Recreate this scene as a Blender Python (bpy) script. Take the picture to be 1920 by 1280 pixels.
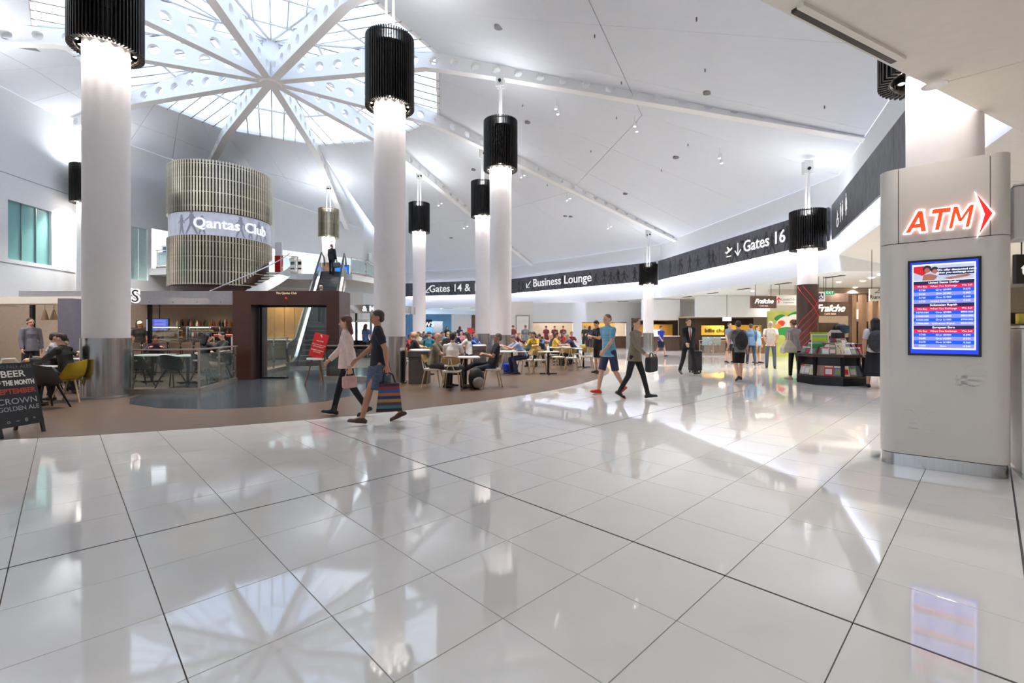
import bpy, bmesh, math, random
from mathutils import Vector, Matrix
R = random.Random(7)
PI = math.pi
for o in list(bpy.data.objects): bpy.data.objects.remove(o)
SC = bpy.context.scene
COL = SC.collection

# ------------------------------------------------------------------ camera
F, EYE, YH = 870.0, 1.4, 620.0          # focal length in pixels of a 1920 px wide frame, eye height, horizon row
cd = bpy.data.cameras.new('camera'); cam = bpy.data.objects.new('camera', cd); COL.objects.link(cam)
cam.location = (0, 0, EYE); cam.rotation_euler = (PI/2, 0, 0)
cd.sensor_width = 36; cd.lens = 36*F/1920; cd.shift_y = -(640-YH)/1920; cd.clip_end = 400; cd.clip_start = .05
SC.camera = cam
# ------------------------------------------------------------------ view and world
SC.view_settings.view_transform = 'Standard'; SC.view_settings.look = 'None'
SC.view_settings.gamma = 1; SC.view_settings.use_curve_mapping = False
SC.view_settings.exposure = 1.1
SC.cycles.use_denoising = True
SC.cycles.use_adaptive_sampling = True; SC.cycles.adaptive_threshold = .04; SC.cycles.diffuse_bounces = 6; SC.cycles.max_bounces = 10; SC.cycles.transparent_max_bounces = 24
SC.cycles.sample_clamp_indirect = 6; SC.cycles.caustics_reflective = False; SC.cycles.caustics_refractive = False
W = bpy.data.worlds.new('sky'); SC.world = W; W.use_nodes = True
nt = W.node_tree; nt.nodes.clear()
wo = nt.nodes.new('ShaderNodeOutputWorld'); bg = nt.nodes.new('ShaderNodeBackground')
tc = nt.nodes.new('ShaderNodeTexCoord'); no = nt.nodes.new('ShaderNodeTexNoise'); cr = nt.nodes.new('ShaderNodeValToRGB')
no.inputs['Scale'].default_value = 3.0; no.inputs['Detail'].default_value = 6
cr.color_ramp.elements[0].position = .40; cr.color_ramp.elements[0].color = (.52, .68, .96, 1)
cr.color_ramp.elements[1].position = .62; cr.color_ramp.elements[1].color = (.88, .94, 1.0, 1)
nt.links.new(tc.outputs['Generated'], no.inputs['Vector']); nt.links.new(no.outputs['Fac'], cr.inputs['Fac'])
nt.links.new(cr.outputs['Color'], bg.inputs['Color']); nt.links.new(bg.outputs['Background'], wo.inputs['Surface'])
bg.inputs['Strength'].default_value = 1.4
# strengths of the hall's lamps and of added fill lights (watts), used by the builders below
LAMP_DOWN, FILL_UP, COVE_DOWN, COVE_UP, SOFFIT, SHOP, SPOTS = 165, 20, 92, 5, 4.6, 26, 260

# ------------------------------------------------------------------ helpers
def S(c):
    return tuple(((v/255)/12.92 if v/255 <= .04045 else ((v/255+.055)/1.055)**2.4) for v in c)
MATS = {}
def mat(name, c, r=.5, m=0, n=.07, sc=9, emit=0, spec=.5, stretch=None, bump=0, alpha=1):
    if name in MATS: return MATS[name]
    M = bpy.data.materials.new(name); M.use_nodes = True; MATS[name] = M
    t = M.node_tree; b = t.nodes['Principled BSDF']; col = S(c)+(1,)
    b.inputs['Roughness'].default_value = r; b.inputs['Metallic'].default_value = m
    b.inputs['Specular IOR Level'].default_value = spec
    b.inputs['IOR'].default_value = 1.8 if name == 'tile_white' else 1.5
    q = t.nodes.new('ShaderNodeTexCoord'); mp = t.nodes.new('ShaderNodeMapping'); z = t.nodes.new('ShaderNodeTexNoise')
    mp.inputs['Scale'].default_value = stretch or (1, 1, 1)
    z.inputs['Scale'].default_value = sc; z.inputs['Detail'].default_value = 4
    rg = t.nodes.new('ShaderNodeMapRange'); rg.inputs['From Min'].default_value = .3; rg.inputs['From Max'].default_value = .7
    rg.inputs['To Min'].default_value = 1-n; rg.inputs['To Max'].default_value = 1+n
    mx = t.nodes.new('ShaderNodeMix'); mx.data_type = 'RGBA'; mx.blend_type = 'MULTIPLY'
    mx.inputs['Factor'].default_value = 1; mx.inputs[6].default_value = col
    t.links.new(q.outputs['Object'], mp.inputs['Vector']); t.links.new(mp.outputs['Vector'], z.inputs['Vector'])
    t.links.new(z.outputs['Fac'], rg.inputs['Value']); t.links.new(rg.outputs['Result'], mx.inputs[7])
    t.links.new(mx.outputs[2], b.inputs['Base Color'])
    if emit:
        t.links.new(mx.outputs[2], b.inputs['Emission Color']); b.inputs['Emission Strength'].default_value = emit
    if bump:
        bp = t.nodes.new('ShaderNodeBump'); bp.inputs['Strength'].default_value = bump; bp.inputs['Distance'].default_value = .01
        t.links.new(z.outputs['Fac'], bp.inputs['Height']); t.links.new(bp.outputs['Normal'], b.inputs['Normal'])
    M.diffuse_color = col
    return M
def glass(name, c, clear=.85, rough=.02):
    if name in MATS: return MATS[name]
    M = bpy.data.materials.new(name); M.use_nodes = True; MATS[name] = M
    t = M.node_tree; t.nodes.clear()
    o = t.nodes.new('ShaderNodeOutputMaterial'); a = t.nodes.new('ShaderNodeBsdfTransparent'); g = t.nodes.new('ShaderNodeBsdfGlossy')
    d = t.nodes.new('ShaderNodeBsdfDiffuse'); m1 = t.nodes.new('ShaderNodeMixShader'); m2 = t.nodes.new('ShaderNodeMixShader')
    lw = t.nodes.new('ShaderNodeLayerWeight'); pw = t.nodes.new('ShaderNodeMath'); pw.operation = 'POWER'; pw.inputs[1].default_value = 4
    fr = t.nodes.new('ShaderNodeMapRange'); fr.inputs['To Min'].default_value = .05; fr.inputs['To Max'].default_value = .9
    t.links.new(lw.outputs['Facing'], pw.inputs[0]); t.links.new(pw.outputs[0], fr.inputs['Value'])
    z = t.nodes.new('ShaderNodeTexNoise'); z.inputs['Scale'].default_value = 2.5
    hs = t.nodes.new('ShaderNodeMapRange'); hs.inputs['To Min'].default_value = max(0, .95-clear); hs.inputs['To Max'].default_value = 1.05-clear
    t.links.new(z.outputs['Fac'], hs.inputs['Value'])
    a.inputs['Color'].default_value = S(c)+(1,); d.inputs['Color'].default_value = S(c)+(1,); g.inputs['Roughness'].default_value = rough
    t.links.new(hs.outputs['Result'], m1.inputs['Fac'])
    t.links.new(a.outputs[0], m1.inputs[1]); t.links.new(d.outputs[0], m1.inputs[2])
    t.links.new(fr.outputs[0], m2.inputs['Fac']); t.links.new(m1.outputs[0], m2.inputs[1]); t.links.new(g.outputs[0], m2.inputs[2])
    t.links.new(m2.outputs[0], o.inputs['Surface'])
    return M
def at(x, y, Y):
    return Vector(((x-960)/F*Y, Y, EYE-(y-YH)/F*Y))
def gp(x, y):
    Y = EYE*F/(y-YH); return Vector(((x-960)/F*Y, Y, 0))
def xat(x, Y): return (x-960)/F*Y
def zat(y, Y): return EYE-(y-YH)/F*Y
V = Vector
ORD = 'first second third fourth fifth sixth seventh eighth ninth tenth eleventh twelfth thirteenth fourteenth fifteenth sixteenth seventeenth eighteenth nineteenth twentieth'.split()+['twenty-'+w for w in ('first', 'second', 'third', 'fourth', 'fifth')]
class MB:
    def __init__(s): s.v = []; s.f = []
    def add(s, vs, fs):
        k = len(s.v); s.v += [tuple(p) for p in vs]; s.f += [tuple(i+k for i in f) for f in fs]; return s
    def box(s, c, d, rz=0, M=None):
        q = []
        for z in (-.5, .5):
            for x, y in ((-.5, -.5), (.5, -.5), (.5, .5), (-.5, .5)):
                p = V((x*d[0], y*d[1], z*d[2]))
                if rz: p = Matrix.Rotation(rz, 3, 'Z') @ p
                if M: p = M @ p
                q.append(p+V(c))
        return s.add(q, [(3, 2, 1, 0), (4, 5, 6, 7), (0, 1, 5, 4), (1, 2, 6, 5), (2, 3, 7, 6), (3, 0, 4, 7)])
    def bx(s, x0, x1, y0, y1, z0, z1): return s.box(((x0+x1)/2, (y0+y1)/2, (z0+z1)/2), (x1-x0, y1-y0, z1-z0))
    def prism(s, poly, z0, z1):
        n = len(poly); a = sum(poly[i][0]*poly[(i+1) % n][1]-poly[(i+1) % n][0]*poly[i][1] for i in range(n))
        if a < 0: poly = poly[::-1]
        return s.add([(p[0], p[1], z0) for p in poly]+[(p[0], p[1], z1) for p in poly],
                     [tuple(range(n))[::-1], tuple(range(n, 2*n))]+[(i, (i+1) % n, n+(i+1) % n, n+i) for i in range(n)])
    def cyl(s, p0, p1, r0, r1=None, n=12, caps=True, ph=0):
        p0, p1 = V(p0), V(p1); r1 = r0 if r1 is None else r1
        d = (p1-p0).normalized(); u = d.orthogonal().normalized() if abs(d.z) < .99 else V((1, 0, 0)); w = d.cross(u)
        q = [p+(u*math.cos(2*PI*i/n+ph)+w*math.sin(2*PI*i/n+ph))*r for p, r in ((p0, r0), (p1, r1)) for i in range(n)]
        fs = [(i, (i+1) % n, n+(i+1) % n, n+i) for i in range(n)]
        if caps: fs += [tuple(range(n))[::-1], tuple(range(n, 2*n))]
        return s.add(q, fs)
    def tube(s, pts, r, n=8):
        pts = [V(p) for p in pts]; k = len(pts); q = []; u = None
        for i, p in enumerate(pts):
            d = (pts[min(i+1, k-1)]-pts[max(i-1, 0)]).normalized()
            u = (d.orthogonal() if u is None else u-d*u.dot(d)).normalized(); w = d.cross(u)
            rr = r[i] if isinstance(r, (list, tuple)) else r
            q += [p+(u*math.cos(2*PI*j/n)+w*math.sin(2*PI*j/n))*rr for j in range(n)]
        fs = [(i*n+j, i*n+(j+1) % n, (i+1)*n+(j+1) % n, (i+1)*n+j) for i in range(k-1) for j in range(n)]
        return s.add(q, fs+[tuple(range(n))[::-1], tuple(range((k-1)*n, k*n))])
    def lathe(s, prof, c=(0, 0, 0), n=24, a0=0, a1=2*PI, sx=1, sy=1):
        full = abs(a1-a0-2*PI) < 1e-6; m = n if full else n+1; q = []
        for r, z in prof:
            for i in range(m):
                a = a0+(a1-a0)*i/n; q.append((c[0]+r*math.cos(a)*sx, c[1]+r*math.sin(a)*sy, c[2]+z))
        return s.add(q, [(k*m+i, k*m+(i+1) % m, (k+1)*m+(i+1) % m, (k+1)*m+i) for k in range(len(prof)-1) for i in range(n)])
    def ell(s, c, r, n=10, k=7, M=None):
        q = []; c = V(c)
        for j in range(k+1):
            t = -PI/2+PI*j/k
            for i in range(n):
                p = V((math.cos(t)*math.cos(2*PI*i/n)*r[0], math.cos(t)*math.sin(2*PI*i/n)*r[1], math.sin(t)*r[2]))
                q.append(c+(M @ p if M else p))
        return s.add(q, [(j*n+i, j*n+(i+1) % n, (j+1)*n+(i+1) % n, (j+1)*n+i) for j in range(k) for i in range(n)])
    def quad(s, a, b, c, d): return s.add([a, b, c, d], [(0, 1, 2, 3)])
    def mesh(s, name='m', smooth=0, bevel=0, weld=False, solid=0):
        me = bpy.data.meshes.new(name); me.from_pydata(s.v, [], s.f); me.update()
        if bevel or weld or solid:
            b = bmesh.new(); b.from_mesh(me)
            if weld or solid: bmesh.ops.remove_doubles(b, verts=b.verts, dist=1e-5)
            if solid: bmesh.ops.recalc_face_normals(b, faces=b.faces); bmesh.ops.solidify(b, geom=b.faces[:], thickness=solid)
            if bevel:
                es = [e for e in b.edges if len(e.link_faces) == 2 and e.calc_face_angle() > .5]
                bmesh.ops.bevel(b, geom=es, offset=bevel, segments=2, affect='EDGES', profile=.6)
            b.to_mesh(me); b.free()
        if smooth:
            me.shade_smooth(); me.set_sharp_from_angle(angle=math.radians(smooth))
        return me
def ob(name, me, m=None, parent=None, world=False, loc=None, rz=None, M=None, **props):
    if isinstance(me, MB): me = me.mesh(name)
    o = bpy.data.objects.new(name, me); COL.objects.link(o)
    if m:
        m = mat_of(m)
        if me.materials:
            if me.materials[0] != m: o.material_slots[0].link = 'OBJECT'; o.material_slots[0].material = m
        else: me.materials.append(m)
    if M is not None: o.matrix_basis = M
    if loc is not None: o.location = loc
    if rz is not None: o.rotation_euler.z = rz
    if parent:
        o.parent = parent
        if world: o.matrix_parent_inverse = parent.matrix_basis.inverted()
    for k, v in props.items(): o[k] = v
    return o
def mat_of(m): return MATS[m] if isinstance(m, str) else m
def thing(name, label=None, cat=None, loc=(0, 0, 0), rz=0, group=None, kind=None, scale=None):
    o = bpy.data.objects.new(name, None); COL.objects.link(o); o.empty_display_size = .1
    o.matrix_basis = Matrix.Translation(V(loc)) @ Matrix.Rotation(rz, 4, 'Z') @ (Matrix.Scale(scale, 4) if scale else Matrix())
    return tag(o, label, cat, group, kind)
def tag(o, label=None, cat=None, group=None, kind=None):
    if label: o['label'] = label
    if cat: o['category'] = cat
    if group: o['group'] = group
    if kind: o['kind'] = kind
    return o
def struct(name, me=None, m=None, **k):
    o = thing(name) if me is None else ob(name, me, m, **k)
    o['kind'] = 'structure'; return o
KIDS = {}
def kids(r): return [o for o in r.children]
def copy_tree(r, loc, rz, label=None, group=None, scale=None):
    c = r.copy(); COL.objects.link(c)
    c.matrix_basis = Matrix.Translation(V(loc)) @ Matrix.Rotation(rz, 4, 'Z') @ (Matrix.Scale(scale, 4) if scale else Matrix())
    if label: c['label'] = label
    if group: c['group'] = group
    for ch in list(r.children):
        d = ch.copy(); COL.objects.link(d); d.parent = c
        for g in list(ch.children):
            e = g.copy(); COL.objects.link(e); e.parent = d
    return c
TXT = {}
def text(s, size=1, ext=.0, align='CENTER', bold=0, shear=0, space=1, line=1):
    key = (s, size, ext, align, bold, shear, space, line)
    if key in TXT: return TXT[key]
    c = bpy.data.curves.new('t', 'FONT'); c.body = s; c.size = size; c.extrude = ext; c.align_x = align; c.align_y = 'CENTER'
    c.offset = bold; c.shear = shear; c.space_character = space; c.space_line = line; c.resolution_u = 3
    o = bpy.data.objects.new('t', c); COL.objects.link(o)
    dg = bpy.context.evaluated_depsgraph_get(); dg.update()
    me = bpy.data.meshes.new_from_object(o.evaluated_get(dg)); me.name = 'lettering'
    bpy.data.objects.remove(o); bpy.data.curves.remove(c); TXT[key] = me
    return me
def frame(o, right, up):
    r = V(right).normalized(); u = V(up).normalized(); n = r.cross(u)
    M = Matrix((r, u, n)).transposed().to_4x4(); M.translation = V(o); return M
def light(kind, name, loc, power, col=(1, 1, 1), size=.2, size_y=None, rot=None, spot=None, blend=.5, spread=None):
    l = bpy.data.lights.new(name, kind); l.energy = power; l.color = col
    o = bpy.data.objects.new(name, l); COL.objects.link(o); o.location = loc
    if kind == 'AREA':
        l.shape = 'RECTANGLE' if size_y else 'DISK'; l.size = size
        if size_y: l.size_y = size_y
        if spread: l.spread = spread
    else: l.shadow_soft_size = size
    if kind == 'SPOT': l.spot_size = spot; l.spot_blend = blend
    if rot is not None: o.rotation_euler = rot
    return o

# ------------------------------------------------------------------ materials
mat('white_paint', (234, 238, 240), .6, n=.015)
mat('ceiling_white', (222, 227, 234), .7, n=.012, sc=3)
mat('beam_white', (242, 242, 242), .45, n=.01)
mat('cream', (226, 221, 212), .6, n=.02)
mat('tile_white', (221, 219, 216), .045, n=.02, sc=3, spec=.55)
mat('grout', (120, 105, 92), .8, n=.15)
mat('dark_joint', (58, 54, 54), .6)
mat('timber_floor', (102, 84, 70), .32, n=.2, sc=6, stretch=(.35, 5, 1), bump=.02)
mat('slate_floor', (60, 66, 74), .18, n=.12, sc=5)
mat('shaft', (244, 239, 241), .5, n=.015)
mat('steel', (188, 187, 188), .24, m=1, n=.08, sc=5, stretch=(14, 14, .15))
mat('steel_trim', (205, 205, 205), .2, m=1, n=.05)
mat('chrome', (215, 216, 218), .1, m=1, n=.03)
mat('slat_black', (40, 37, 36), .32, m=.35, n=.12)
mat('slat_bronze', (206, 196, 176), .26, m=.88, n=.12)
mat('lamp_glow', (255, 244, 226), emit=4, n=0)
mat('case_glow', (255, 240, 215), emit=1.0, n=0)
mat('band_grey', (92, 94, 102), .5, n=.3, sc=5, stretch=(2.2, 2.2, .6))
mat('letters_white', (250, 250, 250), .5, n=0, emit=.25)
mat('black', (24, 23, 24), .4)
mat('dark_metal', (40, 40, 42), .35, m=.6)
mat('frame_brown', (66, 42, 36), .3, n=.12, sc=3, stretch=(1, 1, .2))
mat('grey_paint', (120, 118, 124), .5)
mat('teal_glass', (126, 178, 178), .12, n=.06, sc=.8)
mat('pale_teal', (205, 228, 226), .15, n=.04)
mat('yellow_shell', (186, 160, 38), .35)
mat('plywood', (172, 142, 88), .4, n=.14, sc=10, stretch=(1, 6, 1))
mat('pale_wood', (190, 160, 118), .4, n=.12, sc=12, stretch=(6, 6, .5))
mat('white_metal', (232, 226, 218), .35)
mat('white_top', (236, 234, 230), .3, n=.02)
mat('dark_shell', (58, 56, 56), .45)
mat('red_sign', (190, 24, 30), .4, n=.04)
mat('bin_grey', (88, 82, 78), .45)
mat('vent_dark', (60, 54, 50), .6)
mat('wood_dark', (64, 48, 40), .45, n=.2, sc=7, stretch=(1, 1, .2))
mat('wood_brown', (120, 92, 66), .5, n=.2, sc=7, stretch=(4, 4, .4))
mat('ochre_wall', (170, 128, 52), .5, n=.1)
mat('beige_wall', (176, 160, 142), .6)
mat('blue_shop', (92, 142, 182), .5)
mat('skin', (206, 160, 134), .5, n=.06); mat('skin_tan', (172, 122, 96), .5, n=.06)
glass('clear_glass', (244, 249, 249), .98); glass('sky_glass', (240, 246, 252), .99); glass('green_glass', (232, 243, 242), .96)
glass('frost', (224, 236, 236), .55)
# ================================================================== large structure
rad_ = math.radians
# ---- tiled floor
TA, TB, TH, TX, TY = .5907, .5970, .7694, -2.9789, 2.7437
def tp(a, b):
    return V((TX+a*TA*math.cos(TH)+b*TB*math.sin(TH), TY+a*TA*math.sin(TH)-b*TB*math.cos(TH), 0))
CX, CY = -10.03, 19.3                                  # centre of the round hall
RW = 13.8                                              # radius of the timber floor
floor = struct('floor', MB().bx(-34, 40, -12, 70, -.3, -.012), 'grout')
tile_me = MB().box((0, 0, -.006), (TA-.005, TB-.005, .012)).mesh('tile', bevel=.0012)
cells = []
for i in range(-45, 125):
    for j in range(-95, 60):
        c = tp(i+.5, j+.5)
        if c.x < -30 or c.x > 36 or c.y < -10 or c.y > 66: continue
        if math.hypot(c.x-CX, c.y-CY) < RW-.45: continue
        seen = c.y > .6 and abs(c.x/c.y*F) < 1010 and EYE*F/c.y < 700
        cells.append((0 if seen else 1, c.length, i, j, c))
cells.sort(key=lambda t: t[:2])
dark_a, dark_b = 5, (0, 7)
for k, (_, d, i, j, c) in enumerate(cells[:300]):
    o = ob('tile', tile_me, 'tile_white', floor, loc=c, rz=TH)
rest = MB()
for (_, d, i, j, c) in cells[300:]: rest.box((c.x, c.y, -.006), (TA-.005, TB-.005, .012), rz=TH)
ob('distant_tiles', rest, 'tile_white', floor, kind='stuff')
jm = MB()
def strip(mb, p, q, w, z0, z1):
    d = (q-p); L = d.length; mb.box((p+q)/2+V((0, 0, (z0+z1)/2)), (L, w, z1-z0), rz=math.atan2(d.y, d.x))
for nm, p, q in (('a', tp(5, -22.5), tp(5, 9)), ('b', tp(-4, 0), tp(20, 0)), ('c', tp(-3, 7), tp(14, 7))):
    t = MB(); strip(t, p, q, .012, -.01, .0012); ob('movement_joint', t, 'dark_joint', floor)
def disc(c, r, n, a0=0): return [(c[0]+r*math.cos(a0+2*PI*k/n), c[1]+r*math.sin(a0+2*PI*k/n)) for k in range(n)]
ob('timber_floor', MB().prism(disc((CX, CY), RW, 60), -.01, .003), 'timber_floor', floor)
sl = [(-7.9, 9.6), (-7.3, 8.85), (-6.4, 8.4), (-5.35, 8.27), (-4.4, 8.55), (-3.7, 9.2), (-3.4, 10.2), (-3.6, 12), (-4.6, 17.5), (-9, 17.5), (-8.4, 11)]
ob('slate_floor', MB().prism(sl, -.01, .006), 'slate_floor', floor)

# ---- roof: ceiling panels between skylight ring and outer ring
ANG = [-81, -45, -12, 29, 63, 99, 135, 168, 205, 243, 279]
RS, ZS, ZHUB = 7.4, 12.0, 13.4
ZO = 7.54
def ring(a, r, z): return V((CX+r*math.cos(math.radians(a)), CY+r*math.sin(math.radians(a)), z))
OUT = [[(-4.7, .02, ZO), (7, 6.02, ZO)], [(7, 6.02, ZO), (12.9, 18.3, ZO)], [(12.9, 18.3, ZO), (10.55, 33, ZO)], [(10.55, 33, ZO), (0, 44.5, ZO)],
       [(0, 44.5, ZO), (-11.2, 48.6, ZO)], [(-11.65, 36.3, 9.35), (-16.1, 31.5, 10.39)],
       [(-16.1, 31.5, 10.39), (-19.1, 26.1, 11.02), (-20.7, 22, 11.1)], [(-20.7, 22, 11.1), (-20.25, 17.5, 11.15), (-19.7, 12, 10.5)],
       [(-19.7, 12, 10.5), (-17.5, 1, 8.4)], [(-17.5, 1, 8.4), (-4.7, .02, ZO)]]
ceiling = struct('ceiling')
PANELS = []
for k in range(10):
    A, B = ring(ANG[k], RS, ZS), ring(ANG[k+1], RS, ZS); pl = [V(p) for p in OUT[k]]; ns = len(pl)-1
    per = 3 if ns == 1 else 2
    for s in range(ns):
        for j in range(per):
            u0, u1 = j/per, (j+1)/per
            a0, a1 = A.lerp(B, (s+u0)/ns), A.lerp(B, (s+u1)/ns)
            b0, b1 = pl[s].lerp(pl[s+1], u0), pl[s].lerp(pl[s+1], u1)
            for t0, t1 in ((0, .5), (.5, 1)):
                q = [a0.lerp(b0, t0), a1.lerp(b1, t0), a1.lerp(b1, t1), a0.lerp(b0, t1)]
                m = sum(q, V())/4
                q = [p+(m-p).normalized()*.012 for p in q]
                up = V((0, 0, .05))
                mb = MB().add(q+[p+up for p in q], [(0, 1, 2, 3), (7, 6, 5, 4), (0, 4, 5, 1), (1, 5, 6, 2), (2, 6, 7, 3), (3, 7, 4, 0)])
                ob('ceiling_panel', mb, 'ceiling_white', ceiling)
B_ = ring(99, RS, ZS); q = [B_, V((-11.65, 36.3, 9.35)), V((-11.65, 36.3, 10.15))]; w_ = V((.05, 0, 0))
ob('ceiling_panel', MB().add(q+[p+w_ for p in q], [(0, 1, 2), (5, 4, 3), (0, 3, 4, 1), (1, 4, 5, 2), (2, 5, 3, 0)]), 'ceiling_white', ceiling)
bk = MB()
for k in range(10):
    A, B = ring(ANG[k], RS, ZS+.06), ring(ANG[k+1], RS, ZS+.06); pl = [V(p)+V((0, 0, .06)) for p in OUT[k]]; ns = len(pl)-1
    for s in range(ns): bk.quad(A.lerp(B, s/ns), A.lerp(B, (s+1)/ns), pl[s+1], pl[s])
ob('roof_deck', bk, 'grey_paint', ceiling)
def zc(x, y):                                           # ceiling height over a point
    p = V((x-CX, y-CY)); r = p.length; a = math.degrees(math.atan2(p.y, p.x))
    if a < -81: a += 360
    k = max(i for i in range(10) if ANG[i] <= a)
    A, B = ring(ANG[k], RS, ZS), ring(ANG[k+1], RS, ZS); best = None
    pl = [V(q) for q in OUT[k]]
    for s in range(len(pl)-1):
        n = (pl[s]-A).cross(pl[s+1]-B) if False else (pl[s+1]-A).cross(pl[s]-B)
        if abs(n.z) < 1e-6: continue
        m = (A+B+pl[s]+pl[s+1])/4
        z = m.z-(n.x*(x-m.x)+n.y*(y-m.y))/n.z
        w = abs((V(((pl[s].x+pl[s+1].x)/2-CX, (pl[s].y+pl[s+1].y)/2-CY))).angle(p))
        if best is None or w < best[0]: best = (w, z)
    return best[1]
# ---- skylight
sky = struct('window_1')
NS = 8
pane_cache = 0
for k in range(10):
    A, B = ring(ANG[k], RS, ZS), ring(ANG[k+1], RS, ZS); H = V((CX, CY, ZHUB)); Mid = (A+B)/2
    ex = (B-A).normalized(); ey = (H-Mid)-ex*(H-Mid).dot(ex); hgt = ey.length; ey.normalize(); hs = (H-A).dot(ex); L = (B-A).length
    def P(s, t): return A+ex*s+ey*t
    def clip(poly, n, c):
        out = []
        for i in range(len(poly)):
            a, b = poly[i], poly[(i+1) % len(poly)]; da = n[0]*a[0]+n[1]*a[1]-c; db = n[0]*b[0]+n[1]*b[1]-c
            if da <= 0: out.append(a)
            if da*db < 0: f = da/(da-db); out.append((a[0]+(b[0]-a[0])*f, a[1]+(b[1]-a[1])*f))
        return out
    rows = (0, hgt*.36, hgt*.70, hgt)
    for i in range(NS):
        for r in range(3):
            poly = [(L*i/NS, rows[r]), (L*(i+1)/NS, rows[r]), (L*(i+1)/NS, rows[r+1]), (L*i/NS, rows[r+1])]
            poly = clip(poly, (-hgt, hs), 0)
            if len(poly) > 2: poly = clip(poly, (hgt, L-hs), hgt*L)
            if len(poly) < 3: continue
            ar = abs(sum(poly[a][0]*poly[(a+1) % len(poly)][1]-poly[(a+1) % len(poly)][0]*poly[a][1] for a in range(len(poly))))/2
            if ar < .02: continue
            ob('pane', MB().add([P(*q) for q in poly], [tuple(range(len(poly)))]), 'sky_glass', sky)
    for i in range(1, NS):
        s = L*i/NS; t = min(hgt*s/hs, hgt*(L-s)/(L-hs))
        if t > .3: ob('glazing_bar', MB().cyl(P(s, 0), P(s, t), .028, n=6), 'grey_paint' if 0 else 'steel_trim', sky)
    for r in (1, 2):
        t = rows[r]; ob('purlin', MB().cyl(P(hs*t/hgt, t)-V((0, 0, .05)), P(L-(L-hs)*t/hgt, t)-V((0, 0, .05)), .05, n=6), 'beam_white', sky)
    up = V((0, 0, .16)); io = (V((CX, CY, ZS))-Mid).normalized()*.14
    ob('curb', MB().add([A, B, B+io, A+io, A+up, B+up, B+io+up, A+io+up], [(0, 1, 2, 3), (7, 6, 5, 4), (0, 4, 5, 1), (1, 5, 6, 2), (2, 6, 7, 3), (3, 7, 4, 0)]), 'beam_white', sky)
    ob('hip_bar', MB().cyl(A+V((0, 0, .03)), H+V((0, 0, .03)), .06, n=6), 'beam_white', sky)
# ---- roof beams with round holes
def beam_end(k):
    p = V(OUT[k][0]); c = V((CX, CY, 0)); return (p.xy-c.xy).length-.6
for k in range(10):
    a = math.radians(ANG[k]); d = V((math.cos(a), math.sin(a), 0)); w = V((-d.y, d.x, 0)); RE = beam_end(k); zo = OUT[k][0][2]
    sl_ = (ZS-zo)/(RE+.6-RS)
    def zt(r): return min(12.5, ZS+(RS-r)*(ZHUB-ZS)/RS-.06) if r < RS else ZS-sl_*(r-RS)+.01
    def zb(r): return 11.74-.24*r/7 if r < 7 else 11.5-(11.5-(ZS-sl_*(10-RS)-.52))*(r-7)/3 if r < 10 else ZS-sl_*(r-RS)-.52+.12*(r-10)/12
    st = [.25]
    while st[-1] < RE-.3: st.append(min(RE, st[-1]+.82))
    b = struct('roof_beam'); web = MB(); C0 = V((CX, CY, 0)); hw = .09
    for i in range(len(st)-1):
        r0, r1 = st[i], st[i+1]; rm = (r0+r1)/2; zm = (zb(rm)+zt(rm))/2; hr = min(.2, (zt(rm)-zb(rm))*.3)
        per = []
        cs = [(r0, zb(r0)), (r1, zb(r1)), (r1, zt(r1)), (r0, zt(r0))]
        for s in range(4):
            for t in range(4):
                f = t/4; per.append((cs[s][0]+(cs[(s+1) % 4][0]-cs[s][0])*f, cs[s][1]+(cs[(s+1) % 4][1]-cs[s][1])*f))
        cir = []
        for q in per:
            g = math.atan2(q[1]-zm, q[0]-rm); cir.append((rm+hr*math.cos(g), zm+hr*math.sin(g)))
        def W3(q, s): return C0+d*q[0]+w*(s*hw)+V((0, 0, q[1]))
        vs = [W3(q, s) for s in (1, -1) for q in per+cir]; fs = []
        for j in range(16):
            n_ = (j+1) % 16
            fs += [(j, 16+j, 16+n_, n_), (32+j, 32+n_, 48+n_, 48+j), (16+j, 48+j, 48+n_, 16+n_)]
        web.add(vs, fs)
    ob('web', web.mesh('web', weld=True, smooth=40), 'beam_white', b)
    fl = MB(); 
    for zf, ofs in ((zb, -.02), (zt, .0)):
        q = []
        rs_ = [r for r in st]
        for r in rs_:
            for s in (-1, 1):
                for h in (-.02, .02): q.append(C0+d*r+w*(s*.16)+V((0, 0, zf(r)+ofs+h)))
        fs = []
        for i in range(len(rs_)-1):
            o_ = i*4
            fs += [(o_, o_+4, o_+6, o_+2), (o_+1, o_+3, o_+7, o_+5), (o_, o_+1, o_+5, o_+4), (o_+2, o_+6, o_+7, o_+3)]
        fl.add(q, fs)
        if zf is zb: ob('flange', fl, 'beam_white', b); fl = MB()
    BEAMZ = zb
hub = struct('roof_hub')
ob('hub_post', MB().cyl((CX, CY, 11.66), (CX, CY, ZHUB+.02), .3, n=20).mesh('hub_post', smooth=40), 'beam_white', hub)
ob('hub_plate', MB().cyl((CX, CY, 11.6), (CX, CY, 11.7), .42, n=10).mesh('hub_plate'), 'beam_white', hub)

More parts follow.
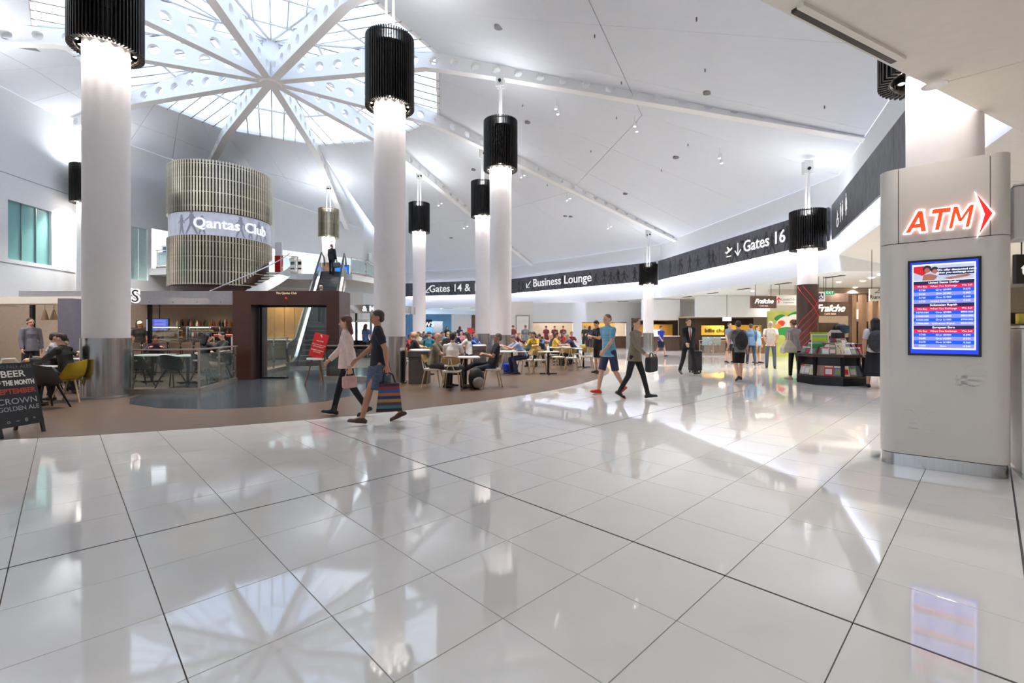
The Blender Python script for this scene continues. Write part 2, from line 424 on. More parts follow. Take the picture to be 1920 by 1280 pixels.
# ---- walls
def wall(name, pts, m, z0=0, holes=(), th=.2, parent=None):
    """one wall along pts (x, y, top z), visible side towards the hall centre; holes = (seg, s0, s1, z0, z1) in metres along the segment"""
    mb = MB()
    for i in range(len(pts)-1):
        p, q = V(pts[i]), V(pts[i+1]); L = (q.xy-p.xy).length; d = (q.xy-p.xy)/L
        n = V((d.y, -d.x)); 
        if n.dot(V((CX, CY))-p.xy) > 0: n = -n
        hs = [h for h in holes if h[0] == i]
        ss = sorted({0, L, *[h[1] for h in hs], *[h[2] for h in hs]}); zmin = min(p.z, q.z)
        zs = sorted({z0, *[h[3] for h in hs], *[h[4] for h in hs]})
        for a in range(len(ss)-1):
            s0, s1 = ss[a], ss[a+1]
            for b in range(len(zs)):
                za = zs[b]; top = b == len(zs)-1
                if not top and any(h[1] <= s0 and s1 <= h[2] and h[3] <= za and zs[b+1] <= h[4] for h in hs): continue
                if top and any(h[1] <= s0 and s1 <= h[2] and h[4] > za for h in hs): continue
                t0 = p.z+(q.z-p.z)*s0/L if top else zs[b+1]; t1 = p.z+(q.z-p.z)*s1/L if top else zs[b+1]
                f = [V((*(p.xy+d*s), z)) for s, z in ((s0, za), (s1, za), (s1, t1), (s0, t0))]
                g = [v+V((*(n*th), 0)) for v in f]
                mb.add(f+g, [(0, 1, 2, 3), (7, 6, 5, 4), (0, 4, 5, 1), (1, 5, 6, 2), (2, 6, 7, 3), (3, 7, 4, 0)])
    o = struct(name, mb, m)
    return o
def lane(x, P0, P1):                                   # where the pixel column x meets the vertical plane through P0, P1
    k = (x-960)/F; P0, P1 = V(P0), V(P1); d = P1-P0; t = (k*P0.y-P0.x)/(d.x-k*d.y); return t*d.xy.length, P0.y+d.y*t
LW = [(-20.7, 22, 11.1), (-20.25, 17.5, 11.15), (-19.7, 12, 10.5), (-17.5, 1, 8.4), (-4.7, .02, ZO)]
wins = []
for xa, xb in ((15, 97),):
    s1, _ = lane(xa, LW[0], LW[1]); s0, _ = lane(xb, LW[0], LW[1]); wins.append((0, s0, s1, 4.32, 6.72))
wins.append((1, .9, 3.2, 4.32, 6.72))
wl = wall('wall_left', LW, 'white_paint', holes=wins)
for n_, (i, s0, s1, z0, z1) in enumerate(wins):
    p, q = V(LW[i]), V(LW[i+1]); d = (q-p); d.z = 0; d.normalize(); w = struct('window_%d' % (n_+2))
    nrm = V((-d.y, d.x, 0)); nrm = nrm if nrm.dot(V((CX, CY, 0))-V((p.x, p.y, 0))) < 0 else -nrm
    base = V((p.x, p.y, 0)); n3 = 3
    for j in range(n3):
        a, b = s0+(s1-s0)*j/n3+.01, s0+(s1-s0)*(j+1)/n3-.01
        f = [base+d*a+V((0, 0, z0)), base+d*b+V((0, 0, z0)), base+d*b+V((0, 0, z1)), base+d*a+V((0, 0, z1))]
        f = [v+nrm*.12 for v in f]; g = [v+nrm*.03 for v in f]
        ob('pane', MB().add(f+g, [(0, 1, 2, 3), (7, 6, 5, 4), (0, 4, 5, 1), (1, 5, 6, 2), (2, 6, 7, 3), (3, 7, 4, 0)]), 'teal_glass', w)
    for j in (1, 2):
        c = base+d*(s0+(s1-s0)*j/n3)+nrm*.1+V((0, 0, (z0+z1)/2)); ob('mullion', MB().box(c, (.025, .05, z1-z0), rz=math.atan2(d.y, d.x)), 'steel_trim', w)
# seams of the left wall cladding
for z in (7.75, 4.15):
    t = MB()
    p, q = V(LW[0]), V(LW[2]); strip(t, V((p.x+.005, p.y, z)), V((q.x+.005, q.y, z)), .012, -.008, .008); ob('joint', t, 'grey_paint', wl)
# upper level: recess with lit white back, slab, header wall
HW = [(-20.7, 22, 11.1), (-19.1, 26.1, 11.02), (-16.1, 31.5, 10.39), (-11.65, 36.3, 9.35)]
g0, _ = lane(246, HW[0], HW[1]); g1, _ = lane(278, HW[0], HW[1]); r0, _ = lane(284, HW[0], HW[1]); L0 = (V(HW[1]).xy-V(HW[0]).xy).length
L1 = (V(HW[2]).xy-V(HW[1]).xy).length; L2 = (V(HW[3]).xy-V(HW[2]).xy).length
wall('wall_back_left', HW, 'white_paint', holes=[(0, g0, g1, 4.1, 6.85), (0, r0, L0, 4.75, 6.95), (1, 0, L1, 4.75, 6.95), (2, 0, L2-.6, 4.75, 6.95)])
d = (V(HW[1])-V(HW[0])); d.z = 0; d.normalize(); w4 = struct('window_4'); p = V((HW[0][0], HW[0][1], 0)); nn = V((-d.y, d.x, 0))
for j in range(2):
    a, b = g0+(g1-g0)*j/2+.01, g0+(g1-g0)*(j+1)/2-.01
    f = [p+d*a+V((0, 0, 4.1)), p+d*b+V((0, 0, 4.1)), p+d*b+V((0, 0, 6.85)), p+d*a+V((0, 0, 6.85))]
    f = [v+nn*.12 for v in f]; g = [v+nn*.03 for v in f]
    ob('pane', MB().add(f+g, [(0, 1, 2, 3), (7, 6, 5, 4), (0, 4, 5, 1), (1, 5, 6, 2), (2, 6, 7, 3), (3, 7, 4, 0)]), 'pale_teal', w4)
wall('wall_upper_lobby', [(-23.6, 25.2, 7.6), (-21.6, 29, 7.6), (-18.4, 35, 7.6), (-13.6, 40, 7.6), (-11.4, 37, 7.6)], 'white_paint', z0=4.7)
lob = struct('ceiling_upper_lobby', MB().prism([(-20.2, 25), (-23.6, 25.2), (-21.6, 29), (-18.4, 35), (-13.6, 40), (-11.7, 36.4), (-16.2, 31.6), (-19.2, 26.2)], 7.0, 7.1), 'white_paint')
struct('floor_upper_level', MB().prism([(-19.6, 25.0), (-17.5, 24.4), (-13.4, 26.6), (-12.6, 27.1), (-9.4, 27.3), (-8.7, 29.5), (-9.0, 33), (-11, 37.5), (-13.6, 40), (-18.4, 35), (-21.6, 29), (-23.6, 25.2)], 4.4, 4.75), 'white_paint')
for x, y in ((-20.3, 27.5), (-18.2, 31.5), (-15.2, 35.5)): light('AREA', 'lobby_light', (x, y, 6.97), 50, (1, .99, .96), 3.2, spread=rad_(125))
wall('wall_back_side', [(-11.65, 36.3, 10.1), (-11.2, 48.6, ZO)], 'white_paint')
# ---- fascia above the food court: wall, cove
FA = [(-4.7, .02), (7, 6.02), (12.9, 18.3), (10.55, 33), (0, 44.5), (-11.2, 48.6)]
NAMES = ['wall_front', 'wall_right', 'wall_back_right', 'wall_back_middle', 'wall_back']
LOW = [3.78, 4.4, 3.75, 3.75, 3.75]
FACE = []
for k in range(5):
    p, q = V((*FA[k], ZO)), V((*FA[k+1], ZO)); wall(NAMES[k], [p, q], 'white_paint', z0=LOW[k], th=.25)
    d = (q.xy-p.xy).normalized(); n = V((-d.y, d.x)); n = n if n.dot(V((CX, CY))-p.xy) > 0 else -n
    FACE.append((p.xy, q.xy, d, n))
# soffit over the food court, sloping slightly away from the hall
def outw(p, r): 
    c = V((CX, CY)); u = (V(p)-c); return V(p)+u.normalized()*r
SOFD = [10, 11, 13, 12, 10]
sof = struct('ceiling_food_court')
for k in range(5):
    a, b = FA[k], FA[k+1]; z0 = LOW[k]; z1 = 3.72
    for j in range(4):
        A, B = V(a).lerp(V(b), j/4), V(a).lerp(V(b), (j+1)/4)
        mid = [(*outw(A, 3.0), z1), (*outw(B, 3.0), z1)]; far = [(*outw(A, 16), z1), (*outw(B, 16), z1)]
        for q in ([V((*A, z0)), V((*B, z0)), V(mid[1]), V(mid[0])], [V(mid[0]), V(mid[1]), V(far[1]), V(far[0])]):
            m = sum(q, V())/4; q = [p+(m-p).normalized()*.006 for p in q]; up = V((0, 0, .08))
            ob('soffit_panel', MB().add(q+[p+up for p in q], [(3, 2, 1, 0), (4, 5, 6, 7), (0, 1, 5, 4), (1, 2, 6, 5), (2, 3, 7, 6), (3, 0, 4, 7)]), 'cream' if k in (0, 1) else 'white_paint', sof)
for c_, za, zb_ in ((FA[1], 3.78, 4.4), (FA[2], 3.75, 4.4)):
    e_ = outw(c_, 3.0); q = [V((*c_, za)), V((*c_, zb_)), V((*e_, 3.72))]; w_ = V((0, .02, 0))
    ob('soffit_end', MB().add(q+[p+w_ for p in q], [(0, 1, 2), (5, 4, 3), (0, 3, 4, 1), (1, 4, 5, 2), (2, 5, 3, 0)]), 'white_paint', sof)
for k in range(5):
    p, q, d, n = FACE[k]; L = (q-p).length; ang = math.atan2(d.y, d.x); m = (p+q)/2
    if k >= 1:
        o = light('AREA', 'cove_down', (m.x+n.x*.12, m.y+n.y*.12, 5.2), COVE_DOWN*L/10, (.74, .77, 1), L*.94, .07); o.rotation_euler = (0, 0, ang)
        o = light('AREA', 'cove_up', (m.x+n.x*.14, m.y+n.y*.14, 6.33), COVE_UP*L/10, (.74, .77, 1), L*.94, .07)
        o.matrix_world = Matrix.Translation(o.location) @ Matrix.Rotation(ang, 4, 'Z') @ Matrix.Rotation(PI, 4, 'X')
# outer back walls of the food court and behind the camera
def back(name, pts, m, z1=3.8): return wall(name, [(*p, z1) for p in pts], m)
back('wall_food_court_back', [(-11.2, 57), (2, 52), (12, 47.5), (20, 42)], 'white_paint')
back('wall_food_court_right', [(20, 42), (27, 32), (27, 18), (17, 6)], 'beige_wall')
back('wall_behind_camera', [(17, 6), (12, -9), (-12, -9), (-22, -2), (-20, 6)], 'cream', 4.2)
# ================================================================== columns with slatted lamp shades
slat_cache = {}
def column(label, px, Y, rc_, rs_, zb_, zt_, base='steel', z0=0, slat='slat_black', spots=8, nf=60, strut=True, group=None, up=1.0):
    X = xat(px, Y); c = thing('lamp_column', label, 'column', (X, Y, z0), group=group, kind='thing')
    def o(n, mb, m, par=c, **k): return ob(n, mb, m, par, **k)
    top = zt_-z0-.25; zb, zt = zb_-z0, zt_-z0
    hb = {'steel': 1.25, 'wood': 3.12, 'short_wood': .95, None: 0}[base]
    o('shaft', MB().lathe([(rc_, hb), (rc_, top), (.02, top)], n=40).mesh('shaft', smooth=40), 'shaft')
    if base == 'steel':
        for k in range(4):
            a0 = PI*2*k/4+.95; o('base_panel', MB().lathe([(rc_+.018, .05), (rc_+.018, hb), (rc_, hb)], n=14, a0=a0+.03, a1=a0+PI/2-.03).mesh('base_panel', smooth=40), 'steel')
            o('cover_strip', MB().box(((rc_+.02)*math.cos(a0), (rc_+.02)*math.sin(a0), (hb+.05)/2), (.022, .06, hb-.05), rz=a0), 'steel_trim')
        o('foot_ring', MB().lathe([(rc_+.06, 0), (rc_+.06, .045), (rc_+.018, .055)], n=40).mesh('foot_ring', smooth=40), 'steel_trim')
    elif base:
        o('timber_base', MB().lathe([(rc_+.03, 0), (rc_+.03, hb), (rc_, hb)], n=36).mesh('timber_base', smooth=40), 'wood_dark' if base == 'wood' else 'wood_brown')
        if base == 'wood':
            for z, t in ((.75, .42), (1.0, .42), (1.25, .42), (1.5, .42), (1.75, .42), (2.0, .42), (2.55, -.5), (2.85, -.5)):
                pts = [((rc_+.037)*math.cos(a), (rc_+.037)*math.sin(a), z+t*(a+2.14)) for a in [-2.14-1.15+i*.145 for i in range(17)] if .02 < z+t*(a+2.14) < hb-.02]
                o('red_stripe', MB().tube(pts, .012, 5), 'red_sign')
    shade = o('lamp_shade', MB(), slat)
    rg = MB()
    for z in [zb+.04, zb+(zt-zb)*.36, zb+(zt-zb)*.68, zt-.04]:
        for r in (rs_-.11,): rg.lathe([(r-.012, z-.02), (r+.012, z-.02), (r+.012, z+.02), (r-.012, z+.02), (r-.012, z-.02)], n=40)
    rg.lathe([(rs_-.125, zb+.10), (rs_-.125, zt-.25)], n=40)
    shade.data = rg.mesh('lamp_shade', smooth=40); shade.data.materials.append(mat_of(slat))
    key = (round(zt-zb, 2), slat)
    if key not in slat_cache:
        slat_cache[key] = MB().box((0, 0, (zt-zb)/2), (.105, .026, zt-zb)).mesh('slat', bevel=.004)
    for k in range(nf):
        a = 2*PI*k/nf; ob('slat', slat_cache[key], slat, shade, M=Matrix.Translation(((rs_-.052)*math.cos(a), (rs_-.052)*math.sin(a), zb)) @ Matrix.Rotation(a, 4, 'Z'))
    o('lamp_plate', MB().lathe([(rc_+.01, zb+.17), (rs_-.13, zb+.17), (rs_-.13, zb+.21), (rc_+.01, zb+.21)], n=40), 'dark_metal')
    rl = (rc_+rs_-.1)/2
    for k in range(spots):
        a = 2*PI*(k+.5)/spots
        lm = o('lamp', MB().cyl((rl*math.cos(a), rl*math.sin(a), zb+.17), (rl*math.cos(a), rl*math.sin(a), zb+.10), .035, .045, n=10), 'dark_metal')
        ob('bulb', MB().ell((rl*math.cos(a), rl*math.sin(a), zb+.098), (.036, .036, .012), 8, 4), 'lamp_glow', lm)
        light('SPOT', 'column_spot', (X+(rl-.01)*math.cos(a), Y+(rl-.01)*math.sin(a), z0+zb+.07), LAMP_DOWN*8/spots*((zb_)/7)**1, (1, .93, .84), .03, spot=math.radians(112), blend=.9)
    light('AREA', 'added_uplight', (X, Y, zt_-.12), FILL_UP*up, (.98, .985, 1), (rs_-.14)*2, rot=(PI, 0, 0))  # uplight added inside each shade to brighten the ceiling
    if strut:
        zc_ = zc(X, Y)-.5-z0; u = V((CX-X, CY-Y)).normalized(); w = V((-u.y, u.x))
        st = o('strut', MB().cyl((w.x*.11, w.y*.11, top), (w.x*.11, w.y*.11, zc_-.3), .035, n=8).cyl((-w.x*.11, -w.y*.11, top), (-w.x*.11, -w.y*.11, zc_-.3), .035, n=8).mesh('strut', smooth=40), 'beam_white')
        ob('clevis', MB().box((w.x*.1, w.y*.1, zc_-.08), (.3, .03, .5), rz=math.atan2(u.y, u.x)).box((-w.x*.1, -w.y*.1, zc_-.08), (.3, .03, .5), rz=math.atan2(u.y, u.x)), 'beam_white', st)
        ob('pin', MB().cyl((w.x*.16, w.y*.16, zc_-.14), (-w.x*.16, -w.y*.16, zc_-.14), .055, n=12), 'dark_metal', st)
    return c
column('tall white lamp column nearest the camera at the café, steel clad foot, dark slatted shade', 200, 9.8, .395, .635, 7.27, 9.2, spots=12, up=4.5)
column('tall white lamp column beside the striped bag walker, dark slatted shade below skylight edge', 731, 12.45, .41, .64, 7.36, 9.22, spots=12, up=2)
column('white lamp column behind the three seated men, its dark shade overlapping another one', 938.5, 17.1, .40, .625, 7.3, 9.1, spots=10)
column('white lamp column half hidden behind another column, dark shade lower in the picture', 905, 24.4, .39, .62, 7.36, 9.2, spots=8)
column('slim looking white lamp column left of the sign Gates 14 & 15', 786, 28.1, .39, .635, 7.33, 9.1, spots=8, up=2)
column('white lamp column with shade coloured bronze as if lit, on upper level above the escalator', 616, 29.6, .37, .63, 7.32, 9.15, 'short_wood', 4.75, 'slat_bronze', 8, up=1.6)  # bronze slats put the shine of light into the shade's colour
column('white lamp column against the left wall, mostly behind the nearest café column', 163, 21.6, .36, .62, 7.3, 9.05, None, 0, spots=8, up=2)
column('white lamp column at the end of the Business Lounge sign, small dark shade', 1215.5, 30.4, .33, .6, 4.42, 5.75, spots=6, nf=52)
column('white lamp column with red striped dark timber foot behind the magazine stand', 1514, 17.4, .325, .605, 4.42, 5.88, 'wood', 0, spots=8, nf=52)
column('white lamp column right behind the ATM kiosk, shade mostly hidden by the soffit', 1769, 5.35, .335, .6, 4.35, 5.8, None, 0, spots=8, nf=52)

for (x_, y_, lb) in ((-14.5, 10.2, 'white lamp column of the inner ring beyond the left picture edge, nearer one'), (-18.3, 14.6, 'white lamp column of the inner ring beyond the left picture edge, farther one')):
    column(lb, 960+F*x_/y_, y_, .395, .635, 7.27, 9.2, spots=8, nf=40, up=5)
# ================================================================== slatted stair drum with lettered band
DX, DY, DR = xat(416, 25.3), 25.3, 2.44
drum = thing('stair_drum', 'bronze slatted cylindrical drum with lit lettered band above the café', 'stair enclosure', (DX, DY, 3.4))
FR = math.atan2(-DY, -DX)                               # direction that faces the camera
ob('drum_core', MB().lathe([(DR-.16, 0), (DR-.16, 6.45), (.1, 6.45)], n=64).mesh('drum_core', smooth=40), 'frame_brown', drum)
N = 108
up_me = MB().box((0, 0, 1.28), (.13, .085, 2.56)).mesh('slat', bevel=.006)
lo_me = {}
zsec = (3.93, 2.74)                                      # top section starts, lower section ends (local heights)
for k in range(N):
    a = 2*PI*k/N; rel = (a-FR+PI) % (2*PI)-PI            # angle from the camera direction, positive to the left when seen
    if abs(rel) > PI*.62: continue
    M = Matrix.Translation(((DR-.065)*math.cos(a), (DR-.065)*math.sin(a), 0)) @ Matrix.Rotation(a, 4, 'Z')
    ob('slat', up_me, 'slat_bronze', drum, M=Matrix.Translation((0, 0, zsec[0])) @ M)
    s = math.sin(rel)                                    # across the drum: + is the right hand side in view
    cut = .35 if s < .35 else .35+(s-.35)*2.6
    q = round(cut, 1)
    if q not in lo_me: lo_me[q] = MB().box((0, 0, (zsec[1]+q)/2), (.13, .085, zsec[1]-q)).mesh('slat', bevel=.006)
    ob('slat', lo_me[q], 'slat_bronze', drum, M=M)
for z in (4.2, 4.9, 5.6, 6.3, .35, 1.0, 1.7, 2.45):
    ob('hoop', MB().lathe([(DR-.15, z-.02), (DR-.02, z-.02), (DR-.02, z+.02), (DR-.15, z+.02)], n=72, a0=FR-PI*.62, a1=FR+.9 if z < 2.6 else FR+PI*.62), 'slat_bronze', drum)
bandm = mat('drum_band', (196, 200, 212), .4, n=.14, sc=1.4, stretch=(2, 2, 1.2), emit=.1)
band = ob('lit_band', MB().lathe([(DR-.08, 2.76), (DR-.08, 3.91)], n=64, a0=FR-PI*.6, a1=FR+PI*.6).mesh('lit_band', smooth=40), 'drum_band', drum)
def bend(me, rad, z, a0, name, m, parent, scale=1):
    n = me.copy()
    for v in n.vertices:
        a = a0+v.co.x*scale/rad; r = rad+v.co.z; v.co = (r*math.cos(a), r*math.sin(a), z+v.co.y*scale)
    return ob(name, n, m, parent)
def camangle(px):                                        # angle on the drum that shows at pixel column px
    best = min((i*.01-1.5 for i in range(300)), key=lambda t: abs(960+F*(DX+DR*math.cos(FR+t))/(DY+DR*math.sin(FR+t))-px))
    return FR+best
aQ = camangle(441); 
bend(text('Qantas Club', .72, .025, bold=.012), DR-.07, 3.33, aQ, 'lettering', 'letters_white', drum)
figm = mat('figure_grey', (160, 163, 178), .5, n=.05)
def walker_print(h, st, seed):                          # flat printed silhouette of a walking figure, 2-D outline pieces
    q = R.uniform(-.1, .1); mb = MB(); 
    def seg(x0, y0, x1, y1, w0, w1):
        d = V((x1-x0, y1-y0)).normalized(); n = V((-d.y, d.x))
        pts = []
        for t in (0, .25, .5, .75, 1):
            w = w0+(w1-w0)*t; pts.append((x0+(x1-x0)*t, y0+(y1-y0)*t, w))
        L = [(x+n.x*w*h, y+n.y*w*h) for x, y, w in pts]; Rr = [(x-n.x*w*h, y-n.y*w*h) for x, y, w in pts]
        for i in range(4): mb.quad((*L[i], 0), (*Rr[i], 0), (*Rr[i+1], 0), (*L[i+1], 0))
    hd = disc((0, h*.92), h*.075, 10); mb.add([(x, y, 0) for x, y in hd], [tuple(range(10))])
    seg(0, h*.85, 0, h*.48, .10, .085); seg(0, h*.5, -h*st, h*.02, .065, .035); seg(0, h*.5, h*st, h*.02, .065, .035)
    seg(0, h*.8, h*(st+.06), h*.55, .04, .025); seg(0, h*.8, -h*(st+.08), h*.56, .04, .025)
    if seed % 2: seg(h*(st+.02), h*.56, h*(st+.1), h*.36, .05, .09)
    return mb.mesh('figure_print')
for i, px in enumerate((338, 357, 378, 452, 472, 488, 500)):
    bend(walker_print((1.0, 1.18, .95, 1.1, .9, 1.05, .85)[i], (.12, .24, .14, .18, .1, .2, .15)[i], i), DR-.0745, 2.77, camangle(px), 'figure_print', figm, drum)

# ================================================================== sign bands on the fascia
def facet(k, px):                                        # distance along facet k at pixel column px
    p, q, d, n = FACE[k]; s, _ = lane(px, (*p, 0), (*q, 0)); return s
BANDS = []
def sign_band(k, label, z0=4.97, z1=6.32, step=2.6, m='band_grey'):
    p, q, d, n = FACE[k]; L = (q-p).length; a, b = .22, L-.22
    t = thing('sign_band', label, 'sign', (*(p+n*.2), 0)); t.matrix_basis = Matrix.Translation((p.x+n.x*.2, p.y+n.y*.2, 0)) @ Matrix((( -d.x, n.x, 0), (-d.y, n.y, 0), (0, 0, 1))).to_4x4() if False else Matrix.Translation((p.x+n.x*.25, p.y+n.y*.25, 0))
    cnt = max(2, round((b-a)/step)); ang = math.atan2(d.y, d.x)
    for i in range(cnt):
        s0, s1 = a+(b-a)*i/cnt, a+(b-a)*(i+1)/cnt; c = d*((s0+s1)/2)
        ob('sign_panel', MB().box((0, 0, 0), (s1-s0-.02, .06, z1-z0)).mesh('sign_panel'), m, t, M=Matrix.Translation((c.x, c.y, (z0+z1)/2)) @ Matrix.Rotation(ang, 4, 'Z'))
    ob('backing', MB().box((d.x*(a+b)/2-n.x*.05, d.y*(a+b)/2-n.y*.05, (z0+z1)/2), (b-a, .04, z1-z0-.06), rz=ang), 'grey_paint', t)
    BANDS.append(t); return t
def on_band(t, k, px, z, me, m, name, ofs=.035, scale=1):
    p, q, d, n = FACE[k]; s = facet(k, px); r = -d if V((0, -1)).dot(n) and d.x > 0 and False else d
    right = V((-n.y, n.x, 0)); c = d*s+n*ofs
    return ob(name, me, m, t, M=frame((c.x, c.y, z), right, (0, 0, 1)) @ Matrix.Scale(scale, 4))
def arrow_me(kind, w=.07):
    mb = MB()
    def bar(x0, y0, x1, y1):
        d = V((x1-x0, y1-y0)); mb.box(((x0+x1)/2, (y0+y1)/2, .01), (d.length+w, w, .02), rz=math.atan2(d.y, d.x))
    if kind == 'diag': bar(.32, .32, -.3, -.3); bar(-.3, -.3, .12, -.3); bar(-.3, -.3, -.3, .12)
    if kind == 'down': bar(0, .4, 0, -.4); bar(0, -.4, -.3, -.08); bar(0, -.4, .3, -.08)
    if kind == 'up': bar(0, .4, 0, -.4); bar(0, .4, -.3, .08); bar(0, .4, .3, .08)
    return mb.mesh('arrow')
def plane_me():                                          # departing aircraft pictogram over a runway bar
    mb = MB(); mb.add([(x, y, .015) for x, y in [(-.42, .02), (-.3, .0), (-.2, -.1), (.42, .16), (.5, .28), (.4, .32), (.2, .24), (-.08, .46), (-.2, .44), (-.02, .16), (-.26, .07), (-.36, .14)]], [tuple(range(12))])
    mb.box((.05, -.3, .01), (.6, .07, .02)); return mb.mesh('aircraft')
def person_me(skirt=False):
    mb = MB(); hd = disc((0, .62), .1, 12); mb.add([(x, y, .012) for x, y in hd], [tuple(range(12))])
    pts = [(-.17, .48), (.17, .48), (.2, 0), (.13, 0), (.1, .1), (.1, -.55), (.01, -.55), (.01, -.1), (-.01, -.1), (-.01, -.55), (-.1, -.55), (-.1, .1), (-.13, 0), (-.2, 0)]
    if skirt: pts = [(-.12, .48), (.12, .48), (.25, .05), (.17, .0), (.28, -.25), (.09, -.25), (.09, -.55), (.01, -.55), (.01, -.25), (-.01, -.25), (-.01, -.55), (-.09, -.55), (-.09, -.25), (-.28, -.25), (-.17, 0), (-.25, .05)]
    mb.add([(x, y, .012) for x, y in pts], [tuple(range(len(pts)))]); return mb.mesh('pictogram')
def wheel_me():
    mb = MB(); hd = disc((-.02, .55), .09, 12); mb.add([(x, y, .012) for x, y in hd], [tuple(range(12))])
    mb.box((0, .22, .01), (.1, .45, .02)); mb.box((.14, .0, .01), (.3, .09, .02)); mb.box((.3, -.2, .01), (.09, .42, .02)); mb.box((.12, .25, .01), (.26, .06, .02))
    mb.lathe([(.25, 0), (.25, .02), (.32, .02), (.32, 0)], c=(-.02, -.2, 0), n=20, a0=PI*.6, a1=PI*2.1); return mb.mesh('pictogram')
A_ = 'arrow'
b = sign_band(4, 'dark grey sign band reading Gates 14 & 15 over the blue shop')
on_band(b, 4, 805, 5.62, arrow_me('diag'), 'letters_white', A_)
on_band(b, 4, 856, 5.64, text('Gates 14 & 15', 1.02, .02, bold=.008), 'letters_white', 'lettering')
b = sign_band(3, 'dark grey sign band reading Business Lounge')
on_band(b, 3, 995, 5.62, arrow_me('diag'), 'letters_white', A_, scale=.85)
on_band(b, 3, 1055, 5.68, text('Business Lounge', 1.0, .02, bold=.008), 'letters_white', 'lettering')
b = sign_band(2, 'dark grey sign band reading Gates 16 behind a lamp column')
on_band(b, 2, 1375, 5.58, plane_me(), 'letters_white', 'aircraft', scale=.7)
on_band(b, 2, 1393, 5.62, arrow_me('down'), 'letters_white', A_, scale=.75)
on_band(b, 2, 1441, 5.64, text('Gates 16', .8, .02, bold=.008, align='CENTER'), 'letters_white', 'lettering')
b = sign_band(1, 'dark grey sign band with white toilet symbols beside the ATM kiosk')
on_band(b, 1, 1588, 5.52, wheel_me(), 'letters_white', 'pictogram', scale=.55)
on_band(b, 1, 1594.5, 5.6, person_me(), 'letters_white', 'pictogram', scale=.55)
on_band(b, 1, 1598.5, 5.6, person_me(True), 'letters_white', 'pictogram', scale=.55)
on_band(b, 1, 1606, 5.66, person_me(True), 'letters_white', 'pictogram', scale=.6)
# faint silhouettes of travellers printed on the dark bands
fig2 = mat('figure_dark', (56, 57, 64), .5, n=.05); fig3 = mat('figure_mid', (92, 94, 104), .5, n=.05)
PR = [walker_print(1.22, .2, 1), walker_print(1.1, .14, 2), walker_print(.95, .24, 3)]
for t, k, x0, x1, n_ in ((4, 4, 765, 890, 12), (3, 3, 965, 1196, 26), (2, 2, 1248, 1560, 26)):
    tb = {4: BANDS[0], 3: BANDS[1], 2: BANDS[2]}[k]
    for i in range(n_):
        px = x0+(x1-x0)*(i+R.uniform(.1, .9))/n_
        on_band(tb, k, px, 5.0, PR[i % 3], fig2 if i % 3 else fig3, 'figure_print', .0335)

# ================================================================== ATM kiosk
P0, P1 = gp(1650, 868), gp(1900, 903); KD = (P1-P0); KW = KD.length; KD.normalize(); KN = V((KD.y, -KD.x, 0))
if KN.y > 0: KN = -KN
kang = math.atan2(KD.y, KD.x)
kiosk = thing('atm_kiosk', 'tall white rounded ATM kiosk with lit orange letters and blue rate screen', 'kiosk', P0, kang)   # local x along the face, -y towards the viewer
KH, KDp, KR = 3.08, .62, .13
def round_poly(x0, x1, y0, y1, r, n=8):
    pts = []
    for cx, cy, a in ((x0+r, y0+r, PI), (x1-r, y0+r, 1.5*PI), (x1-r, y1-r, 0), (x0+r, y1-r, .5*PI)):
        pts += [(cx+r*math.cos(a+PI/2*i/n), cy+r*math.sin(a+PI/2*i/n)) for i in range(n+1)]
    return pts
mat('kiosk_white', (212, 207, 201), .28, n=.01, spec=.5)
def kuz(x, y, zoff=0):                                    # local (u, z) on the kiosk face for a pixel
    s, Yd = lane(x, P0, P1); return s, EYE-(y-YH)/F*Yd
ob('plinth', MB().prism(round_poly(.012, KW-.012, .012, KDp, KR), 0, .125).mesh('plinth', smooth=40), 'steel', kiosk)
ob('plinth_joint', MB().prism(round_poly(.02, KW-.02, .02, KDp, KR), .125, .135), 'frame_brown', kiosk)
ob('lower_body', MB().prism(round_poly(0, KW, 0, KDp, KR), .135, 2.3).mesh('lower_body', smooth=40), 'kiosk_white', kiosk)
ob('inner_core', MB().prism(round_poly(.01, KW-.01, .01, KDp-.02, KR), 2.3, KH-.02), 'dark_joint', kiosk)
hp = round_poly(0, KW, 0, KDp, KR); xa, xb = .15, KW-.15
def half(poly, lo, hi):
    out = [(min(max(x, lo), hi), y) for x, y in poly]; r = []
    for p in out:
        if not r or (abs(p[0]-r[-1][0])+abs(p[1]-r[-1][1])) > 1e-6: r.append(p)
    return r
ob('left_cheek', MB().prism(half(hp, 0, xa-.003), 2.308, KH).mesh('c', smooth=40), 'kiosk_white', kiosk)
ob('head_panel', MB().bx(xa+.003, xb-.003, 0, KDp, 2.308, KH), 'kiosk_white', kiosk)
ob('right_cheek', MB().prism(half(hp, xb+.003, KW), 2.308, KH).mesh('c', smooth=40), 'kiosk_white', kiosk)
mat('atm_orange', (232, 70, 26), .35, n=0, emit=.42); mat('halo_white', (255, 240, 240), .5, n=0, emit=1.0); mat('atm_red', (216, 36, 32), .35, n=0, emit=.4)
def kpos(x, y, off): u, z = kuz(x, y); return V((u, -off, z))
KF = lambda c: frame(c, (1, 0, 0), (0, 0, 1))
uA, zA = kuz(1764, 411)
def grow(poly, w):                                       # offsets a convex polygon outwards
    n = len(poly); ar = sum(poly[i][0]*poly[(i+1) % n][1]-poly[(i+1) % n][0]*poly[i][1] for i in range(n)); poly = poly if ar > 0 else poly[::-1]; out = []
    for i in range(n):
        a, b, c = V(poly[i-1]), V(poly[i]), V(poly[(i+1) % n]); n1 = (b-a).normalized(); n2 = (c-b).normalized(); n1 = V((n1.y, -n1.x)); n2 = V((n2.y, -n2.x)); m = (n1+n2).normalized(); out.append(tuple(b+m*(w/max(.45, m.dot(n1)))))
    return out
